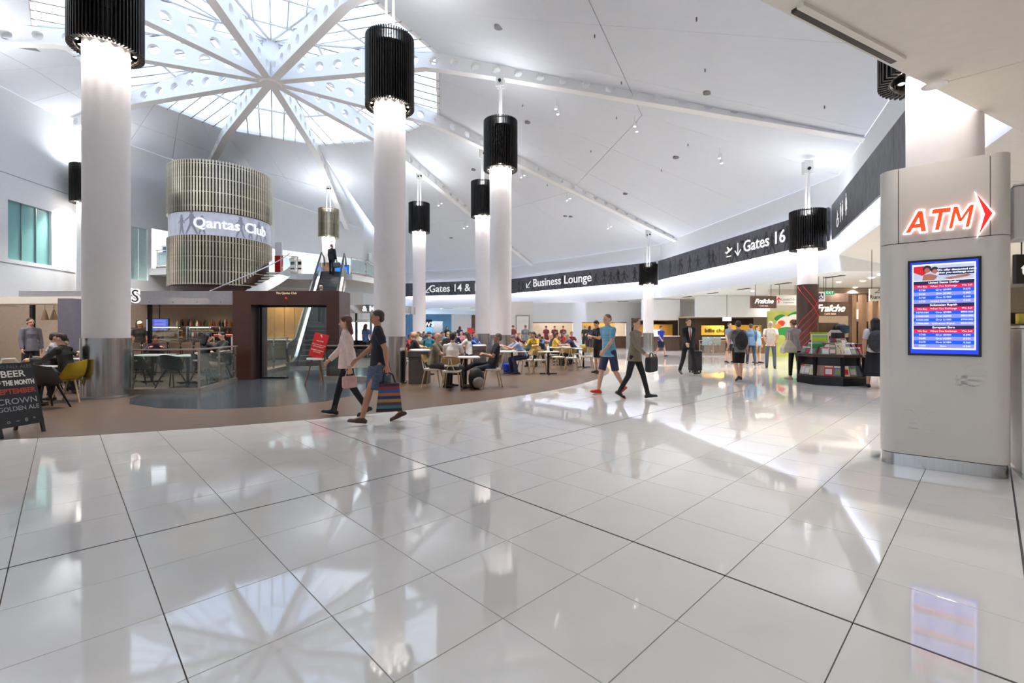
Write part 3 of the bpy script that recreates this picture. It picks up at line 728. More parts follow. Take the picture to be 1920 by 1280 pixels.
LET = {'A': [[(0, 0), (.23, 0), (.62, 1), (.39, 1)], [(.77, 0), (1, 0), (.61, 1), (.38, 1)], [(.24, .2), (.76, .2), (.72, .38), (.28, .38)]],
       'T': [[(0, .8), (1, .8), (1, 1), (0, 1)], [(.385, 0), (.615, 0), (.615, .85), (.385, .85)]],
       'M': [[(0, 0), (.17, 0), (.17, 1), (0, 1)], [(.83, 0), (1, 0), (1, 1), (.83, 1)], [(0, 1), (.2, 1), (.58, .3), (.42, .3)], [(1, 1), (.8, 1), (.42, .3), (.58, .3)]]}
for ch, xl, xr in (('A', 1702, 1743), ('T', 1744, 1781), ('M', 1783, 1824)):
    ua, ub = kuz(xl, 415)[0], kuz(xr, 415)[0]; zl = zA-.105; hh = .205; wd = ub-ua-.012
    for nm, w, m, o0, o1 in (('letter_halo', .013, 'halo_white', .004, .012), ('letter', 0, 'atm_orange', .018, .04)):
        mb = MB()
        for poly in LET[ch]:
            p2 = grow([(ua+x*wd+(y-.5)*.035, zl+y*hh) for x, y in poly], w) if w else [(ua+x*wd+(y-.5)*.035, zl+y*hh) for x, y in poly]
            n = len(p2); mb.add([(x, -o0, z) for x, z in p2]+[(x, -o1, z) for x, z in p2], [tuple(range(n)), tuple(range(n, 2*n))[::-1]]+[(i, n+i, n+(i+1) % n, (i+1) % n) for i in range(n)])
        me = mb.mesh(nm); bm_ = bmesh.new(); bm_.from_mesh(me); bmesh.ops.recalc_face_normals(bm_, faces=bm_.faces); bm_.to_mesh(me); bm_.free(); ob(nm, me, m, kiosk)
def chevron(w, z):
    o_ = [(-.035-w, .2+w*2.2), (.07+w*1.5, .0), (-.02-w, -.19-w*2.2), (.02-w, .0)]
    return MB().add([(x, y, 0) for x, y in o_]+[(x, y, z) for x, y in o_], [(4, 7, 5), (5, 7, 6), (0, 1, 3), (1, 2, 3)]+[(i, (i+1) % 4, 4+(i+1) % 4, 4+i) for i in range(4)]).mesh('chevron')
uc, zc_ = kuz(1840, 403)
ob('chevron_halo', chevron(.014, .006), 'halo_white', kiosk, M=KF(V((uc, -.012, zc_))))
ob('chevron', chevron(0, .01), 'atm_red', kiosk, M=KF(V((uc, -.03, zc_))))
# rate screen
a, b = kuz(1702, 490), kuz(1840, 668); u0, u1 = a[0], b[0]; z1, z0 = kuz(1771, 485)[1], kuz(1771, 667)[1]
ob('screen_bezel', MB().bx(u0, u1, -.02, .01, z0, z1).mesh('screen_bezel', bevel=.004), 'black', kiosk)
mat('screen_blue', (22, 60, 228), .4, n=0, emit=0.425); mat('screen_white', (248, 250, 255), .4, n=0, emit=0.45); mat('screen_navy', (22, 30, 84), .4, n=0, emit=0.3)
mat('screen_red', (226, 14, 72), .4, n=0, emit=0.4); mat('screen_azure', (0, 84, 240), .4, n=0, emit=0.425); mat('screen_lilac', (130, 134, 238), .4, n=0, emit=0.425)
mat('screen_sky', (190, 198, 226), .4, n=.12, sc=8, emit=0.3); mat('screen_car', (206, 20, 40), .4, n=.08, emit=0.3); mat('screen_skin', (176, 112, 96), .4, n=.06, emit=0.25); mat('screen_hair', (62, 34, 36), .4, n=.06, emit=0.175)
sw, sh = u1-u0, z1-z0; bz = .022
def sc_(name, x0, x1, y0, y1, m, d):                       # fraction of the screen: x left to right, y from the top
    return ob(name, MB().bx(u0+bz+(sw-2*bz)*x0, u0+bz+(sw-2*bz)*x1, -.0205-d, -.0203-d+.0001, z1-bz-(sh-2*bz)*y1, z1-bz-(sh-2*bz)*y0), m, kiosk)
sc_('screen', 0, 1, 0, 1, 'screen_blue', .0006)
sc_('screen_border', .025, .965, .025, .955, 'screen_white', .0012)
sc_('screen_picture', .045, .945, .04, .205, 'screen_sky', .0018)
sc_('screen_caption', .43, .945, .075, .15, 'screen_navy', .0036)
def flat(name, pts, m, d):
    return ob(name, MB().add([(u0+bz+(sw-2*bz)*x, -.0205-d, z1-bz-(sh-2*bz)*y) for x, y in pts], [tuple(range(len(pts)))[::-1]]), m, kiosk)
flat('picture_car', [(.045, .05), (.2, .045), (.25, .12), (.18, .15), (.045, .11)], 'screen_car', .0021)
flat('picture_body', [(.2, .14), (.3, .13), (.42, .16), (.36, .205), (.18, .205)], 'screen_skin', .0022)
for cx, cy, r in ((.255, .085, .055), (.37, .1, .05)):
    flat('picture_hair', [(cx+r*1.2*math.cos(t), cy-.008+r*.72*math.sin(t)) for t in [i*PI/6 for i in range(12)]], 'screen_hair', .0024)
    flat('picture_face', [(cx+r*.8*math.cos(t), cy+.008+r*.5*math.sin(t)) for t in [i*PI/6 for i in range(12)]], 'screen_skin', .0027)
flat('picture_arm', [(.5, .185), (.8, .155), (.86, .15), (.9, .165), (.84, .178), (.6, .2)], 'screen_skin', .0024)
def stext(s, fx, fy, size, m='screen_white', al='CENTER', d=.0045, bold=.0):
    ob('screen_text', text(s, size, 0, al, bold), m, kiosk, M=KF(V((u0+bz+(sw-2*bz)*fx, -.0205-d, z1-bz-(sh-2*bz)*fy))))
stext('We offer discounted rates\nwhen you exchange more.', .69, .112, .026, bold=.0006)
y = .21; rh = .0402
for title, rows, unit in (('United States Dollar', [('0.780', 'Over $5000', '0.675'), ('0.765', 'Over $2500', '0.665'), ('0.760', 'Over $1000', '0.660'), ('0.755', 'United States Dollar', '0.645')], 0),
                          ('Indonesian Rupiah', [('10700.000', 'Over $5000', '8900.000'), ('10600.000', 'Over $2500', '8850.000'), ('10500.000', 'Over $1000', '8700.000'), ('10400.000', 'Indonesian Rupiah', '8500.000')], 0),
                          ('European Euro', [('0.700', 'Over $5000', '0.590'), ('0.680', 'Over $2500', '0.575'), ('0.670', 'Over $1000', '0.560'), ('0.660', 'Euro', '0.545')], 0)):
    for i in range(6):
        m = ('screen_navy', 'screen_red', 'screen_azure', 'screen_lilac', 'screen_azure', 'screen_lilac')[i]
        sc_('screen_row', .045, .945, y, y+rh*1.02, m, .0018)
        ym = y+rh/2
        if i == 0: stext(title, .5, ym, .027, bold=.0006)
        elif i == 1:
            stext('We Buy', .18, ym, .023); stext('When You Exchange', .5, ym, .023); stext('We Sell', .84, ym, .023)
        else:
            for fx, s in zip((.18, .5, .84), rows[i-2]): stext(s, fx, ym, .023)
        y += rh
    y += rh*.05
# raised currency signs
for ch, x, yy, sz in (('€', 1826, 718, .40), ('¥', 1727, 800, .38)):
    u, z = kuz(x, yy); ob('raised_symbol', text(ch, sz, .0045, bold=.004), 'kiosk_white', kiosk, M=KF(V((u, -.002, z))))
# ================================================================== people: one skin surface per pose, clothes fitted over it
def rcone(mb, p0, p1, r0, r1, c0=True, c1=True, flat=None, n=12):
    p0, p1 = V(p0), V(p1); d = p1-p0; L = d.length
    d = d.normalized() if L > 1e-6 else V((0, 0, 1)); u = d.orthogonal().normalized(); w = d.cross(u); rings = []
    if c0:
        for t in (-80, -50, -22): rings.append((p0+d*r0*math.sin(math.radians(t)), r0*math.cos(math.radians(t))))
    rings += [(p0, r0), (p1, r1)]
    if c1:
        for t in (22, 50, 80): rings.append((p1+d*r1*math.sin(math.radians(t)), r1*math.cos(math.radians(t))))
    q = []
    for c, r in rings:
        for i in range(n):
            e = (u*math.cos(2*PI*i/n)+w*math.sin(2*PI*i/n))*r
            if flat: e -= flat[0]*(e.dot(flat[0])*(1-flat[1]))
            q.append(c+e)
    k = len(rings); mb.add(q, [(i*n+j, i*n+(j+1) % n, (i+1)*n+(j+1) % n, (i+1)*n+j) for i in range(k-1) for j in range(n)]+[tuple(range(n))[::-1], tuple(range((k-1)*n, k*n))])
def fuse(mb, voxel, iters, ratio, name):
    me = bpy.data.meshes.new(name); me.from_pydata(mb.v, [], mb.f)
    b = bmesh.new(); b.from_mesh(me); bmesh.ops.recalc_face_normals(b, faces=b.faces); b.to_mesh(me); b.free()
    o = bpy.data.objects.new('tmp', me); COL.objects.link(o)
    m = o.modifiers.new('r', 'REMESH'); m.mode = 'VOXEL'; m.voxel_size = voxel
    s = o.modifiers.new('s', 'SMOOTH'); s.iterations = iters; s.factor = .5
    if ratio < 1: dm = o.modifiers.new('d', 'DECIMATE'); dm.ratio = ratio
    dg = bpy.context.evaluated_depsgraph_get(); dg.update()
    r = bpy.data.meshes.new_from_object(o.evaluated_get(dg)); r.name = name
    bpy.data.objects.remove(o); bpy.data.meshes.remove(me); r.shade_smooth(); return r
def rad(a): return math.radians(a)
XH = V((1, 0, 0))
# pose: hz hip height, lean, head pitch/yaw, per side (left, right): thigh, knee, abduct, shoulder pitch, shoulder out, elbow, inward
POSES = {
 'walk':   dict(lean=3, hp=4, th=(20, -13), kn=(5, 18), ab=(2, 2), sp=(-24, 24), so=(7, 7), eb=(18, 26), ei=(0, 0)),
 'walk_b': dict(lean=4, hp=8, th=(-12, 16), kn=(22, 4), ab=(2, 2), sp=(18, -16), so=(8, 8), eb=(30, 16), ei=(4, 0)),
 'walk_c': dict(lean=3, hp=5, th=(-12, 18), kn=(20, 4), ab=(2, 2), sp=(-14, 20), so=(8, 7), eb=(14, 26), ei=(0, 0)),
 'stand':  dict(lean=0, hp=3, th=(3, -3), kn=(2, 4), ab=(4, 4), sp=(2, 4), so=(9, 9), eb=(10, 14), ei=(2, 2)),
 'phone':  dict(lean=2, hp=38, th=(2, -2), kn=(2, 2), ab=(4, 4), sp=(18, 22), so=(8, 8), eb=(88, 92), ei=(24, 24)),
 'behind': dict(lean=-2, hp=4, th=(4, -3), kn=(2, 5), ab=(4, 4), sp=(-24, -24), so=(12, 12), eb=(6, 6), ei=(28, 28)),
 'reach':  dict(lean=4, hp=16, th=(3, -4), kn=(2, 4), ab=(3, 3), sp=(4, 42), so=(10, 12), eb=(14, 26), ei=(2, 0)),
 'sit':    dict(hz=.56, lean=10, hp=12, th=(83, 85), kn=(86, 90), ab=(9, 9), sp=(42, 42), so=(12, 12), eb=(52, 56), ei=(20, 20)),
 'sit_fwd': dict(hz=.56, lean=32, hp=34, th=(84, 82), kn=(98, 92), ab=(10, 10), sp=(62, 60), so=(14, 14), eb=(48, 52), ei=(24, 24)),
 'sit_lean': dict(hz=.54, lean=-12, hp=2, th=(82, 100), kn=(62, 40), ab=(6, -4), sp=(30, 28), so=(12, 12), eb=(78, 78), ei=(46, 46)),
 'sit_back': dict(hz=.56, lean=2, hp=4, th=(84, 84), kn=(88, 84), ab=(10, 10), sp=(24, 24), so=(14, 14), eb=(60, 60), ei=(14, 14)),
}
def skel(pn):
    p = POSES[pn]; J = {}; l = rad(p['lean']); up = V((0, -math.sin(l), math.cos(l))); hz = p.get('hz', .93); pel = V((0, 0, hz)); J['up'] = up
    J['pel'] = pel; J['chest'] = pel+up*.36; J['sc'] = pel+up*.5; J['neck'] = pel+up*.555
    hp = rad(p['hp']*.5+p['lean']*.6); hu = V((0, -math.sin(hp), math.cos(hp))); J['hc'] = J['neck']+hu*.135
    J['hM'] = Matrix.Translation(J['hc']) @ Matrix.Rotation(rad(p['hp']), 4, 'X')
    for i, s in enumerate((1, -1)):
        sh = J['sc']+V((s*.172, 0, -.022)); a, o_, e, ei = rad(p['sp'][i]), rad(p['so'][i]), rad(p['eb'][i]), rad(p['ei'][i])
        d1 = V((s*math.sin(o_), -math.sin(a)*math.cos(o_), -math.cos(a)*math.cos(o_))); el = sh+d1*.285
        d2 = V((-s*math.sin(ei)+.4*s*math.sin(o_), -math.sin(a+e)*math.cos(ei), -math.cos(a+e)*math.cos(ei))).normalized(); wr = el+d2*.25
        J['arm', s] = (sh, el, wr, d2)
        t, k, ab = rad(p['th'][i]), rad(p['kn'][i]), rad(p['ab'][i]); hip = pel+V((s*.092, 0, -.02))
        e1 = V((s*math.sin(ab), -math.sin(t)*math.cos(ab), -math.cos(t)*math.cos(ab))); kn = hip+e1*.425
        e2 = V((s*math.sin(ab)*.4, -math.sin(t-k), -math.cos(t-k))).normalized(); an = kn+e2*.415
        fp = (t-k)*.75 if 'hz' not in p else 0
        fd = V((s*.12, -math.cos(fp), -0+math.sin(fp) if fp < 0 else math.sin(fp)*.8)).normalized(); J['leg', s] = (hip, kn, an, fd)
    low = min(min(J['leg', s][2].z-.08, (J['leg', s][2]+J['leg', s][3]*.17).z-.075) for s in (1, -1))
    return J, -low
BODY = {}
def body(pn):
    if pn in BODY: return BODY[pn]
    J, dz = skel(pn); mb = MB(); up = J['up']; fy = V((0, 1, 0)); fl = up.cross(XH).normalized()
    rcone(mb, J['pel'], J['chest'], .125, .14, flat=(fl, .66)); rcone(mb, J['chest'], J['sc'], .14, .09, flat=(fl, .7))
    rcone(mb, J['arm', 1][0]-V((.03, 0, .01)), J['arm', -1][0]+V((.03, 0, -.01)), .05, .05)
    rcone(mb, J['sc'], J['neck']+(J['hc']-J['neck'])*.4, .062, .052)
    hM = J['hM']; H3 = hM.to_3x3(); hp = lambda x, y, z: hM @ V((x, y, z))
    mb.ell(hp(0, .008, .025), (.075, .094, .09), 16, 12, H3); mb.ell(hp(0, -.022, -.05), (.056, .066, .062), 14, 10, H3)
    rcone(mb, hp(0, -.084, .01), hp(0, -.101, -.026), .009, .015)
    rcone(mb, hp(-.014, -.084, -.062), hp(.014, -.084, -.062), .008, .008)
    for s in (1, -1):
        mb.ell(hp(s*.077, .012, -.004), (.012, .022, .034), 8, 6, H3)
        sh, el, wr, d = J['arm', s]
        rcone(mb, sh, el, .053, .04); rcone(mb, el, el.lerp(wr, .35), .041, .041); rcone(mb, el.lerp(wr, .35), wr, .041, .026)
        n = V((-s, -.15, 0)); n = (n-d*n.dot(d)).normalized(); 
        if abs(d.y) > .6: n = (V((-s*.5, 0, -.9))-d*V((-s*.5, 0, -.9)).dot(d)).normalized()
        w = d.cross(n)*s                                # thumb side is -w or +w; keep it pointing forward/up
        if w.dot(V((0, -1, .5))) < 0: w = -w
        rcone(mb, wr, wr+d*.085, .03, .04, flat=(n, .5))
        for q, L in ((1.5, .068), (.5, .078), (-.5, .074), (-1.5, .058)):
            b0 = wr+d*.088+w*(q*.0205); d1 = (d+n*.35+w*q*.06).normalized(); m_ = b0+d1*L*.55; d2 = (d+n*1.1).normalized()
            rcone(mb, b0-d*.02, m_, .0098, .009, n=8); rcone(mb, m_, m_+d2*L*.5, .009, .0075, n=8)
        t0 = wr+d*.03+w*.028; t1 = t0+(d*.55+w*.7+n*.3).normalized()*.042; rcone(mb, wr+d*.02, t0, .018, .014, n=8); rcone(mb, t0, t1, .0125, .011, n=8); rcone(mb, t1, t1+(d+n*.5+w*.1).normalized()*.032, .0105, .0085, n=8)
        hip, kn, an, fd = J['leg', s]
        rcone(mb, hip, kn, .082, .054); rcone(mb, kn, kn.lerp(an, .3), .053, .056); rcone(mb, kn.lerp(an, .3), an, .056, .035)
        rcone(mb, an+V((0, 0, -.035))-fd*.035, an+fd*.155+V((0, 0, -.053)), .036, .026, flat=(V((0, 0, 1)), .9))
    BODY[pn] = (fuse(mb, .0075, 3, .3, 'body'), J, dz); return BODY[pn]
CLO = {}
def cloth(pn, kind):
    if (pn, kind) in CLO: return CLO[pn, kind]
    J = body(pn)[1]; mb = MB(); up = J['up']; fl = up.cross(XH).normalized(); seated = 'hz' in POSES[pn]
    if kind in ('tee', 'long', 'jacket', 'tank', 'dress_top'):
        g = .012 if kind == 'jacket' else 0
        low = -.10 if kind == 'jacket' else -.11 if not seated else -.02
        rcone(mb, J['pel']+up*low, J['pel']+up*.16, .186+g, .148+g, c0=False, flat=(fl, .86))
        rcone(mb, J['pel']+up*.16, J['chest'], .142+g, .158+g, c0=False, flat=(fl, .7)); rcone(mb, J['chest'], J['sc']-up*.01, .158+g, .10+g, c0=False, flat=(fl, .75))
        rcone(mb, J['arm', 1][0]-V((.035, 0, .02)), J['arm', -1][0]+V((.035, 0, -.02)), .056+g, .056+g); [rcone(mb, J['sc']+up*.02, J['arm', s][0]-V((s*.02, 0, .0)), .062, .05+g) for s in (1, -1)]
        rcone(mb, J['sc']-up*.04, J['neck']-up*.022, .09, .068, c1=False)
        for s in (1, -1):
            sh, el, wr, d = J['arm', s]
            if kind == 'tank': continue
            if kind in ('tee', 'dress_top'): rcone(mb, sh-V((0,0,.002)), sh.lerp(el, .72), .064, .058, c1=False)
            else: rcone(mb, sh-V((0,0,.002)), el, .064+g, .052+g); rcone(mb, el, wr+d*.005, .053+g, .039+g*.7, c1=False)
    elif kind in ('trousers', 'shorts', 'leggings'):
        e = -.006 if kind == 'leggings' else 0
        rcone(mb, J['pel']-up*.02, J['pel']+up*.11, .138+e, .13+e, c1=False, flat=(fl, .76))
        for s in (1, -1):
            hip, kn, an, fd = J['leg', s]
            if kind == 'shorts': rcone(mb, hip, kn.lerp(hip, .04), .094, .084, c1=False)
            else: rcone(mb, hip, kn, .093+e, .066+e*.8); rcone(mb, kn, an+(an-kn).normalized()*(.02 if kind == 'trousers' else -.04), .066+e*.8, .054+e*1.1, c1=False)
    elif kind in ('skirt', 'long_skirt'):
        k = (J['leg', 1][1]+J['leg', -1][1])/2; b = J['pel'].lerp(k, .95 if kind == 'skirt' else 1.45); b.z = min(b.z, .62) if not seated else b.z
        rcone(mb, J['pel']+up*.12, J['pel']-up*.06, .13, .188, c0=False, flat=(fl, .78)); rcone(mb, J['pel']-up*.06, b, .188, .2 if kind == 'skirt' else .24, c0=False, c1=False, flat=(fl, .95))
    elif kind[:-1] in ('shoes', 'boots', 'sandals'):
        for s in ((1,) if kind[-1] == 'L' else (-1,)):
            hip, kn, an, fd = J['leg', s]; h = V((0, 0, 1)); h = (h-fd*h.dot(fd)).normalized()
            rcone(mb, an-fd*.045-h*.042, an+fd*.165-h*.05, .042, .036, flat=(h, .8)); rcone(mb, an-h*.03-fd*.01, an+fd*.07-h*.045, .048, .042)
            rcone(mb, an-fd*.05-h*.068, an+fd*.175-h*.068, .04, .036, flat=(h, .3))
            if kind[:-1] == 'boots': rcone(mb, an-h*.03, an.lerp(kn, .22), .05, .052, c1=False); rcone(mb, an-fd*.05-h*.05, an-fd*.055-h*.085, .028, .026, c1=False)
    r = fuse(mb, .011, 3, .45, kind); CLO[pn, kind] = r; return r
HAIR = {}
def hair(kind):
    if kind in HAIR: return HAIR[kind]
    mb = MB()
    if kind == 'short': mb.ell((0, .02, .04), (.081, .095, .088), 16, 10); mb.ell((0, .058, -.01), (.07, .052, .065), 12, 8)
    elif kind == 'crop': mb.ell((0, .018, .038), (.078, .093, .084), 16, 10); mb.ell((0, .055, .0), (.068, .05, .055), 12, 8)
    elif kind == 'long':
        mb.ell((0, .02, .04), (.086, .1, .092), 16, 10)
        for x in (-.06, 0, .06): rcone(mb, (x, .05, .02), (x*1.15, .085, -.19), .05, .035)
    elif kind == 'bun': mb.ell((0, .02, .04), (.083, .098, .09), 16, 10); mb.ell((0, .11, .06), (.04, .04, .04), 10, 8); mb.ell((0, .058, -.01), (.07, .052, .06), 12, 8)
    elif kind == 'cap': 
        mb.ell((0, .012, .055), (.084, .1, .075), 16, 10); rcone(mb, (0, -.06, .045), (0, -.13, .035), .07, .055, flat=(V((0, 0, 1)), .18))
    HAIR[kind] = fuse(mb, .0075, 3, .5, 'hair'); return HAIR[kind]
eye_me = MB().ell((0, 0, 0), (.0085, .006, .0045), 8, 5).mesh('eye', smooth=60); brow_me = MB().box((0, 0, 0), (.026, .006, .005)).mesh('eyebrow'); mouth_me = MB().ell((0, 0, 0), (.021, .006, .0055), 8, 5).mesh('mouth', smooth=60)
mat('eye_dark', (38, 30, 28), .2); mat('lips', (160, 92, 84), .5)
def cmat(c, r=.8):
    if isinstance(c, bpy.types.Material): return c
    return mat('cloth_%02x%02x%02x' % tuple(c), c, r, n=.1, sc=14)
PEOPLE = []
def person(label, loc, face, pose='stand', top=('tee', (60, 60, 64)), bottom=('trousers', (36, 36, 42)), hr=('short', (50, 38, 30)), shoes=('shoes', (30, 28, 28)), skin='skin', scale=1, group=None, features=True, z0=0):
    """face = heading in degrees, 0 looks towards the camera (-y), 90 looks to +x"""
    me, J, dz = body(pose); 
    seat = 'hz' in POSES[pose]
    z = z0+(0 if seat else dz*scale)
    t = thing('person', label, 'person', (loc[0], loc[1], z), rad(face), group, scale=scale)
    ob('body', me, skin, t)
    if top: ob({'tee': 'shirt', 'long': 'sweater', 'jacket': 'jacket', 'tank': 'top', 'dress_top': 'dress'}[top[0]], cloth(pose, top[0]), cmat(top[1]) if not isinstance(top[1], str) else top[1], t)
    if bottom: ob(bottom[0], cloth(pose, bottom[0]), cmat(bottom[1]) if not isinstance(bottom[1], str) else bottom[1], t)
    if shoes:
        for q in 'LR': ob({'shoes': 'shoe', 'boots': 'boot', 'sandals': 'sandal'}[shoes[0]], cloth(pose, shoes[0]+q), cmat(shoes[1], .4), t)
    if hr: ob('cap' if hr[0] == 'cap' else 'hair', hair(hr[0]), cmat(hr[1], .6), t, M=J['hM'])
    if features:
        for s in (1, -1):
            ob('eye', eye_me, 'eye_dark', t, M=J['hM'] @ Matrix.Translation((s*.031, -.081, .004))); ob('eyebrow', brow_me, cmat((60, 44, 36)), t, M=J['hM'] @ Matrix.Translation((s*.031, -.0845, .021)) @ Matrix.Rotation(s*.2, 4, 'Z'))
        ob('mouth', mouth_me, 'lips', t, M=J['hM'] @ Matrix.Translation((0, -.0915, -.06)))
    PEOPLE.append(t); return t, J, dz, Matrix(t.matrix_basis)
# ================================================================== café pavilion on the left
mat('canopy_grey', (146, 144, 150), .35, m=.3, n=.05); mat('cafe_wall', (150, 132, 116), .6, n=.06)
FYC = 13.6
cafe = thing('cafe_pavilion', 'open café bar under a flat grey canopy with bottle shelves behind', 'café bar', (xat(235, FYC), FYC, 0))
cx0, cx1 = xat(35, FYC), xat(436, FYC)
def cw(name, mb, m, par=cafe): return ob(name, mb.mesh(name), m, par, world=True)
cw('canopy_fascia', MB().bx(cx0, cx1, FYC, FYC+.08, 2.17, 2.57), 'canopy_grey')
nrv = 9
for i in range(nrv):
    x = cx0+(cx1-cx0)*(i+.5)/nrv; cw('rivet', MB().cyl((x, FYC-.008, 2.24), (x, FYC+.01, 2.24), .012, n=8), 'dark_metal')
cw('canopy_roof', MB().bx(cx0, -8.6, FYC+.08, 19, 2.42, 2.55), 'canopy_grey')
cw('canopy_lip', MB().prism([(cx0-.4, FYC-.5), (cx0+3.3, FYC-.75), (cx0+3.3, FYC+.02), (cx0-.2, FYC+.02), (cx0-1.2, FYC+1.2), (cx0-1.4, FYC+.4)], 2.16, 2.36), 'cream')
cw('back_wall', MB().bx(-20.5, -9.7, 18.2, 18.4, 0, 2.45), 'cafe_wall')
cw('wall_timber_panel', MB().bx(xat(133, 18.1), xat(152, 18.1), 18.1, 18.2, .9, 2.4), 'wood_brown')
mat('letter_dark', (46, 48, 58), .4)
M = frame((xat(254, FYC)-.02, FYC-.03, zat(555, FYC)), (1, 0, 0), (0, 0, 1))
h = ob('letter_halo', text("'S", .52, .004, bold=.03), 'halo_white', cafe, world=True, M=frame((xat(252, FYC), FYC-.012, zat(556, FYC)), (1, 0, 0), (0, 0, 1)))
ob('lettering', text("'S", .52, .012), 'letter_dark', cafe, world=True, M=frame((xat(252, FYC), FYC-.035, zat(556, FYC)), (1, 0, 0), (0, 0, 1)))
for px, w, Y in ((61, .1, 15.4), (281, .09, 14.6)): cw('post', MB().box((xat(px, Y), Y, 1.22), (w, w, 2.44)), 'dark_metal')
g = struct('pillar_grey', MB().box((xat(121, 11.8), 11.95, zat(559, 11.8)/2), (.36, .3, zat(559, 11.8))).mesh('p', bevel=.01), mat('pillar_lilac', (112, 108, 122), .5))
# two bottle shelves with bottles, a shorter pair on the left
shelf_no = 0
def shelf(x0, x1, z, Y=18.0):
    return cw('shelf', MB().bx(x0, x1, Y-.18, Y+.2, z-.04, z), 'wood_dark')
sx0, sx1 = xat(322, 17.9), xat(438, 17.9)
shelf(sx0, sx1, 1.56); shelf(sx0, sx1, 1.18); lx0, lx1 = xat(246, 17.9), xat(268, 17.9); shelf(lx0, lx1, 1.52); shelf(lx0, lx1, 1.2)
bm = {}
for nm, c in (('bottle_green', (52, 70, 44)), ('bottle_amber', (122, 72, 30)), ('bottle_clear', (190, 186, 170)), ('bottle_dark', (34, 30, 30)), ('bottle_red', (110, 30, 34))): mat(nm, c, .12, n=.05); 
bot = [MB().lathe([(0, 0), (.036, 0), (.038, .02), (.038, .17), (.03, .2), (.014, .235), (.013, .29), (0, .29)], n=10).mesh('bottle', smooth=40),
       MB().lathe([(0, 0), (.045, 0), (.045, .14), (.02, .19), (.015, .24), (0, .24)], n=10).mesh('bottle', smooth=40)]
nb = ('bottle_green', 'bottle_amber', 'bottle_clear', 'bottle_dark', 'bottle_red')
for (a, b, z, n_, txt, grp) in ((sx0, sx1, 1.56, 24, 'bottle on the upper back bar shelf beside the brown portal', 'bottles on the upper bar shelf'),
                               (sx0, sx1, 1.18, 20, 'bottle on the lower back bar shelf beside the brown portal', 'bottles on the lower bar shelf'), (lx0, lx1, 1.52, 5, 'bottle on the small upper shelf left of the menu screen', 'bottles on the small shelf'),
                               (lx0, lx1, 1.2, 5, 'bottle on the small lower shelf left of the menu screen', 'bottles on the small lower shelf')):
    for i in range(n_):
        x = a+.05+(b-a-.1)*(i+R.uniform(.2, .8))/n_
        bq, bc = R.randrange(2), R.choice(nb)
        tag(ob('bottle', bot[bq], bc, loc=(x, 18.0+R.uniform(-.08, .06), z)), '%s %s, %s from the left on %s' % (('slim', 'squat')[bq], bc.split('_')[1]+' bottle', ORD[i], grp[11:].replace('the ', 'the ')), 'bottle', grp)
# menu screen
Y = 16.4; t = thing('menu_screen', 'wall screen with blue flight list above the café counter', 'screen', (xat(295, Y), Y, zat(609, Y)))
w_, h_ = (317-274)/F*Y, (622-597)/F*Y
ob('bezel', MB().box((0, .03, 0), (w_, .06, h_)).mesh('b', bevel=.006), 'black', t)
ob('display', MB().box((0, -.002, 0), (w_-.05, .006, h_-.05)), mat('display_blue', (52, 74, 150), .3, n=.25, sc=6, emit=.5), t)
ob('side_panel', MB().box((-w_*.36, -.006, 0), (w_*.2, .004, h_-.06)), mat('display_pale', (190, 196, 232), .3, n=.1, emit=.3), t)
for i in range(7): ob('text_row', MB().box((w_*.12, -.007, h_*.36-i*h_*.115), (w_*.5, .003, h_*.035)), 'screen_lilac', t)
ob('hanger', MB().cyl((0, .1, h_/2-.05), (0, .1, 2.45-zat(609, Y)), .02, n=8), 'dark_metal', t)
# counter with two lit food cases
ctr = thing('cafe_counter', 'long pale café counter carrying two lit food cases', 'counter', (-11.2, 15.6, 0))
cw2 = lambda n, mb, m, p=ctr, **k: ob(n, mb.mesh(n, **k), m, p, world=True)
cxa, cxb = xat(180, 15.2), xat(436, 15.2)
cw2('counter_front', MB().bx(cxa, cxb, 15.3, 16.2, .05, .88), 'cafe_wall'); cw2('worktop', MB().bx(cxa-.04, cxb, 15.24, 16.25, .88, .92), 'white_top'); cw2('kick', MB().bx(cxa, cxb, 15.36, 16.2, 0, .05), 'black')
mat('pastry', (196, 148, 84), .6, n=.25, sc=30)
for lab, a, b in (('lit glass food case on the café counter, under the menu screen', 284, 338), ('lit glass food case on the café counter, next to the brown portal', 352, 396)):
    x0, x1 = xat(a, 15.4), xat(b, 15.4); fc = thing('food_case', lab, 'display case', ((x0+x1)/2, 15.6, .92)); L = x1-x0
    for z in (.0, .2, .42): ob('case_shelf', MB().bx(-L/2+.02, L/2-.02, -.25, .25, z+.005, z+.025), 'steel_trim', fc)
    for sx in (-1, 1):
        for sy in (-.27, .27): ob('case_post', MB().box((sx*(L/2-.012), sy, .31), (.024, .024, .62)), 'steel_trim', fc)
    ob('case_top', MB().bx(-L/2, L/2, -.28, .28, .6, .63), 'steel_trim', fc); ob('case_glass', MB().bx(-L/2+.02, L/2-.02, -.285, -.277, .02, .6), 'clear_glass', fc)
    ob('case_light', MB().bx(-L/2+.05, L/2-.05, -.2, -.14, .575, .598), 'case_glow', fc)
    for z in (.025, .225, .445):
        for i in range(6): tag(ob('pastry', MB().ell((0, 0, .035), (.055, .09, .04), 8, 6).mesh('pastry', smooth=60), 'pastry', loc=((x0+x1)/2-L/2+.1+(L-.2)*i/5, 15.6-.05, .92+z)), '%s pastry from the left, %s shelf, case %s' % (ORD[i], {.025: 'bottom', .225: 'middle', .445: 'top'}[z], lab.split(', ')[1]), 'pastry', 'pastries in the case '+lab.split(', ')[1])
cs = thing('drinks_fridge', 'small white topped fridge beside the brown portal in the café', 'fridge', (xat(424, 15.0), 15.05, 0))
